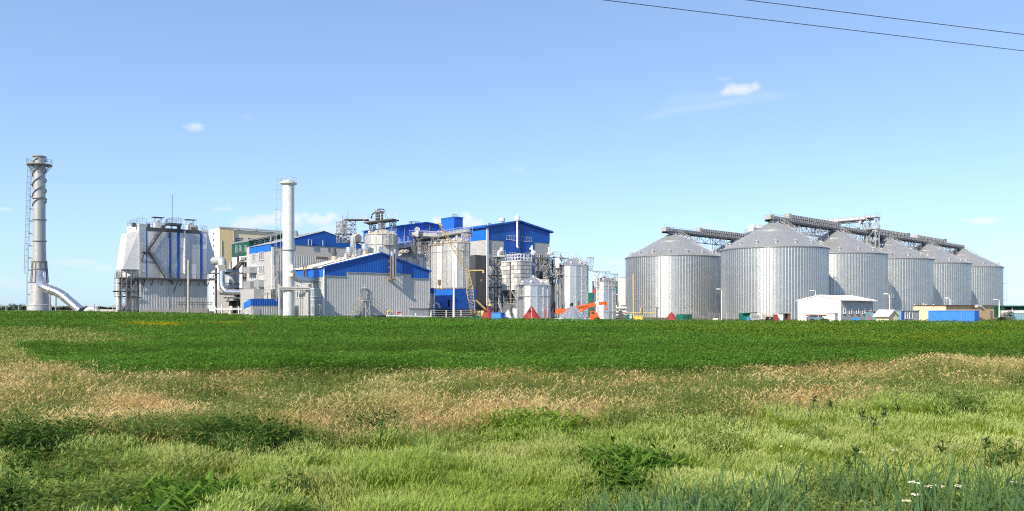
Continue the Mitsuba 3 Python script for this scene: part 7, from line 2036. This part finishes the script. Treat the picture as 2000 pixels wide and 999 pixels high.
def make_yellow():
    L = Leaves()
    for cx, cy, w, h_, n in ((275, 631, 44, 3.4, 420), (325, 633, 44, 4.6, 700), (440, 631, 50, 2.4, 260), (1720, 648, 330, 16, 1500), (1450, 640, 200, 12, 500), (1330, 637, 120, 8, 300), (1880, 655, 160, 12, 700), (900, 628, 160, 4, 250), (760, 690, 200, 6, 20)):
        px, py = cx + rng.normal(0, .5, n) * w, cy + rng.normal(0, .5, n) * h_
        d = depth_of(px, py, .56)
        x = (px - 1000) / FOC * d
        ok = (d < field_edge(x) - 3) & (d > 10)
        x, d = x[ok], d[ok]
        z = ground_z(x, d) + .56 + rng.uniform(-.06, .08, len(x))
        c = np.stack([x, d, z], 1)
        a = rng.uniform(0, 6.28, len(x))
        s = (.62 if cx < 500 else .5) * d / 788
        L.diamond(c - np.stack([0 * s, 0 * s, s * .5], 1), c + np.stack([np.cos(a) * s, np.sin(a) * s, s * .5], 1), s * 1.1, a + 1.57, np.tile([.52, .42, .015], (len(x), 1)))
    L.save('yellow_flowers')
    labels['yellow_flowers'] = {'label': 'yellow flowers sprinkled in the far part of the green crop', 'category': 'flowers', 'kind': 'stuff'}


def crown(cx, cy, cz, rx, rz, n, size, c0, c1):
    L = Leaves()
    m = rng.integers(5, 9)
    cc = np.stack([rng.normal(0, .42, m) * rx, rng.normal(0, .42, m) * rx, rng.uniform(-.5, .6, m) * rz], 1)
    wch = rng.integers(0, m, n)
    u = rng.normal(0, 1, (n, 3))
    u /= np.linalg.norm(u, axis=1, keepdims=True)
    p = cc[wch] + u * (rng.uniform(.55, 1, (n, 1)) ** .5) * np.array([rx * .5, rx * .5, rz * .5]) + [cx, cy, cz]
    a = rng.uniform(0, 6.28, n)
    o = np.stack([np.cos(a), np.sin(a), rng.uniform(-.6, .6, n)], 1) * size
    L.diamond(p - o * .5, p + o * .5, np.full(n, size * .8), a + 1.57, shade_mix(c0, c1, rng.uniform(0, 1, n)))
    return L.build()


def make_trees():
    # wood on the horizon behind the left chimney
    L = Leaves()
    for px in np.arange(-60, 250, 3.2):
        d = 1250 + rng.uniform(-60, 160)
        x = (px - 1000) / FOC * d
        hh = np.interp(px, [0, 30, 60, 110, 140, 180, 250], [8.5, 9, 8, 7.5, 6.5, 5.5, 5]) * rng.uniform(.75, 1.15)
        v, f, c = crown(x, d, .6 + hh * .5, 5.5, hh * .62, 240, 1.5, (.024, .042, .018), (.045, .066, .026))
        L.v.append(v.reshape(-1, 3, 3))
        L.c.append(c.reshape(-1, 3, 3))
    for px in np.concatenate([np.arange(1960, 2080, 6.0)]):
        d = 900 + rng.uniform(-60, 60)
        v, f, c = crown((px - 1000) / FOC * d, d, 2.2, 5, 2.0, 120, 1.4, (.03, .05, .02), (.05, .07, .03))
        L.v.append(v.reshape(-1, 3, 3))
        L.c.append(c.reshape(-1, 3, 3))
    L.save('distant_wood')
    labels['distant_wood'] = {'label': 'dark line of trees on the horizon behind the left chimney', 'category': 'wood', 'kind': 'stuff'}
    for px, d, hh, rx, lab in ((1962, 158, 1.9, 1.2, 'bright green bush at the right end of the beige office'), (1974, 165, 1.6, 1.0, 'smaller green bush before the pale container at the right edge'), (1955, 150, 1.0, .7, 'low weeds at the foot of the rightmost street lamp')):
        x = (px - 1000) / FOC * d
        k = thing('bush', lab, 'bush')
        v, f, c = crown(x, d, .1 + hh * .55, rx, hh * .7, 700, .22, (.05, .10, .025), (.10, .15, .04))
        scene[k + '__crown'] = mikit.ply((v, f), 'blade_leaf', color=c)
        part(k, 'trunk', [bar((x + a, d, 0), (x + a * 2.2, d, hh * .5), .07) for a in (-.2, 0, .2)], 'bark')


make_alfalfa()
make_dry()
make_light()
make_reeds()
make_clumps()
make_singles()
make_yellow()
make_trees()
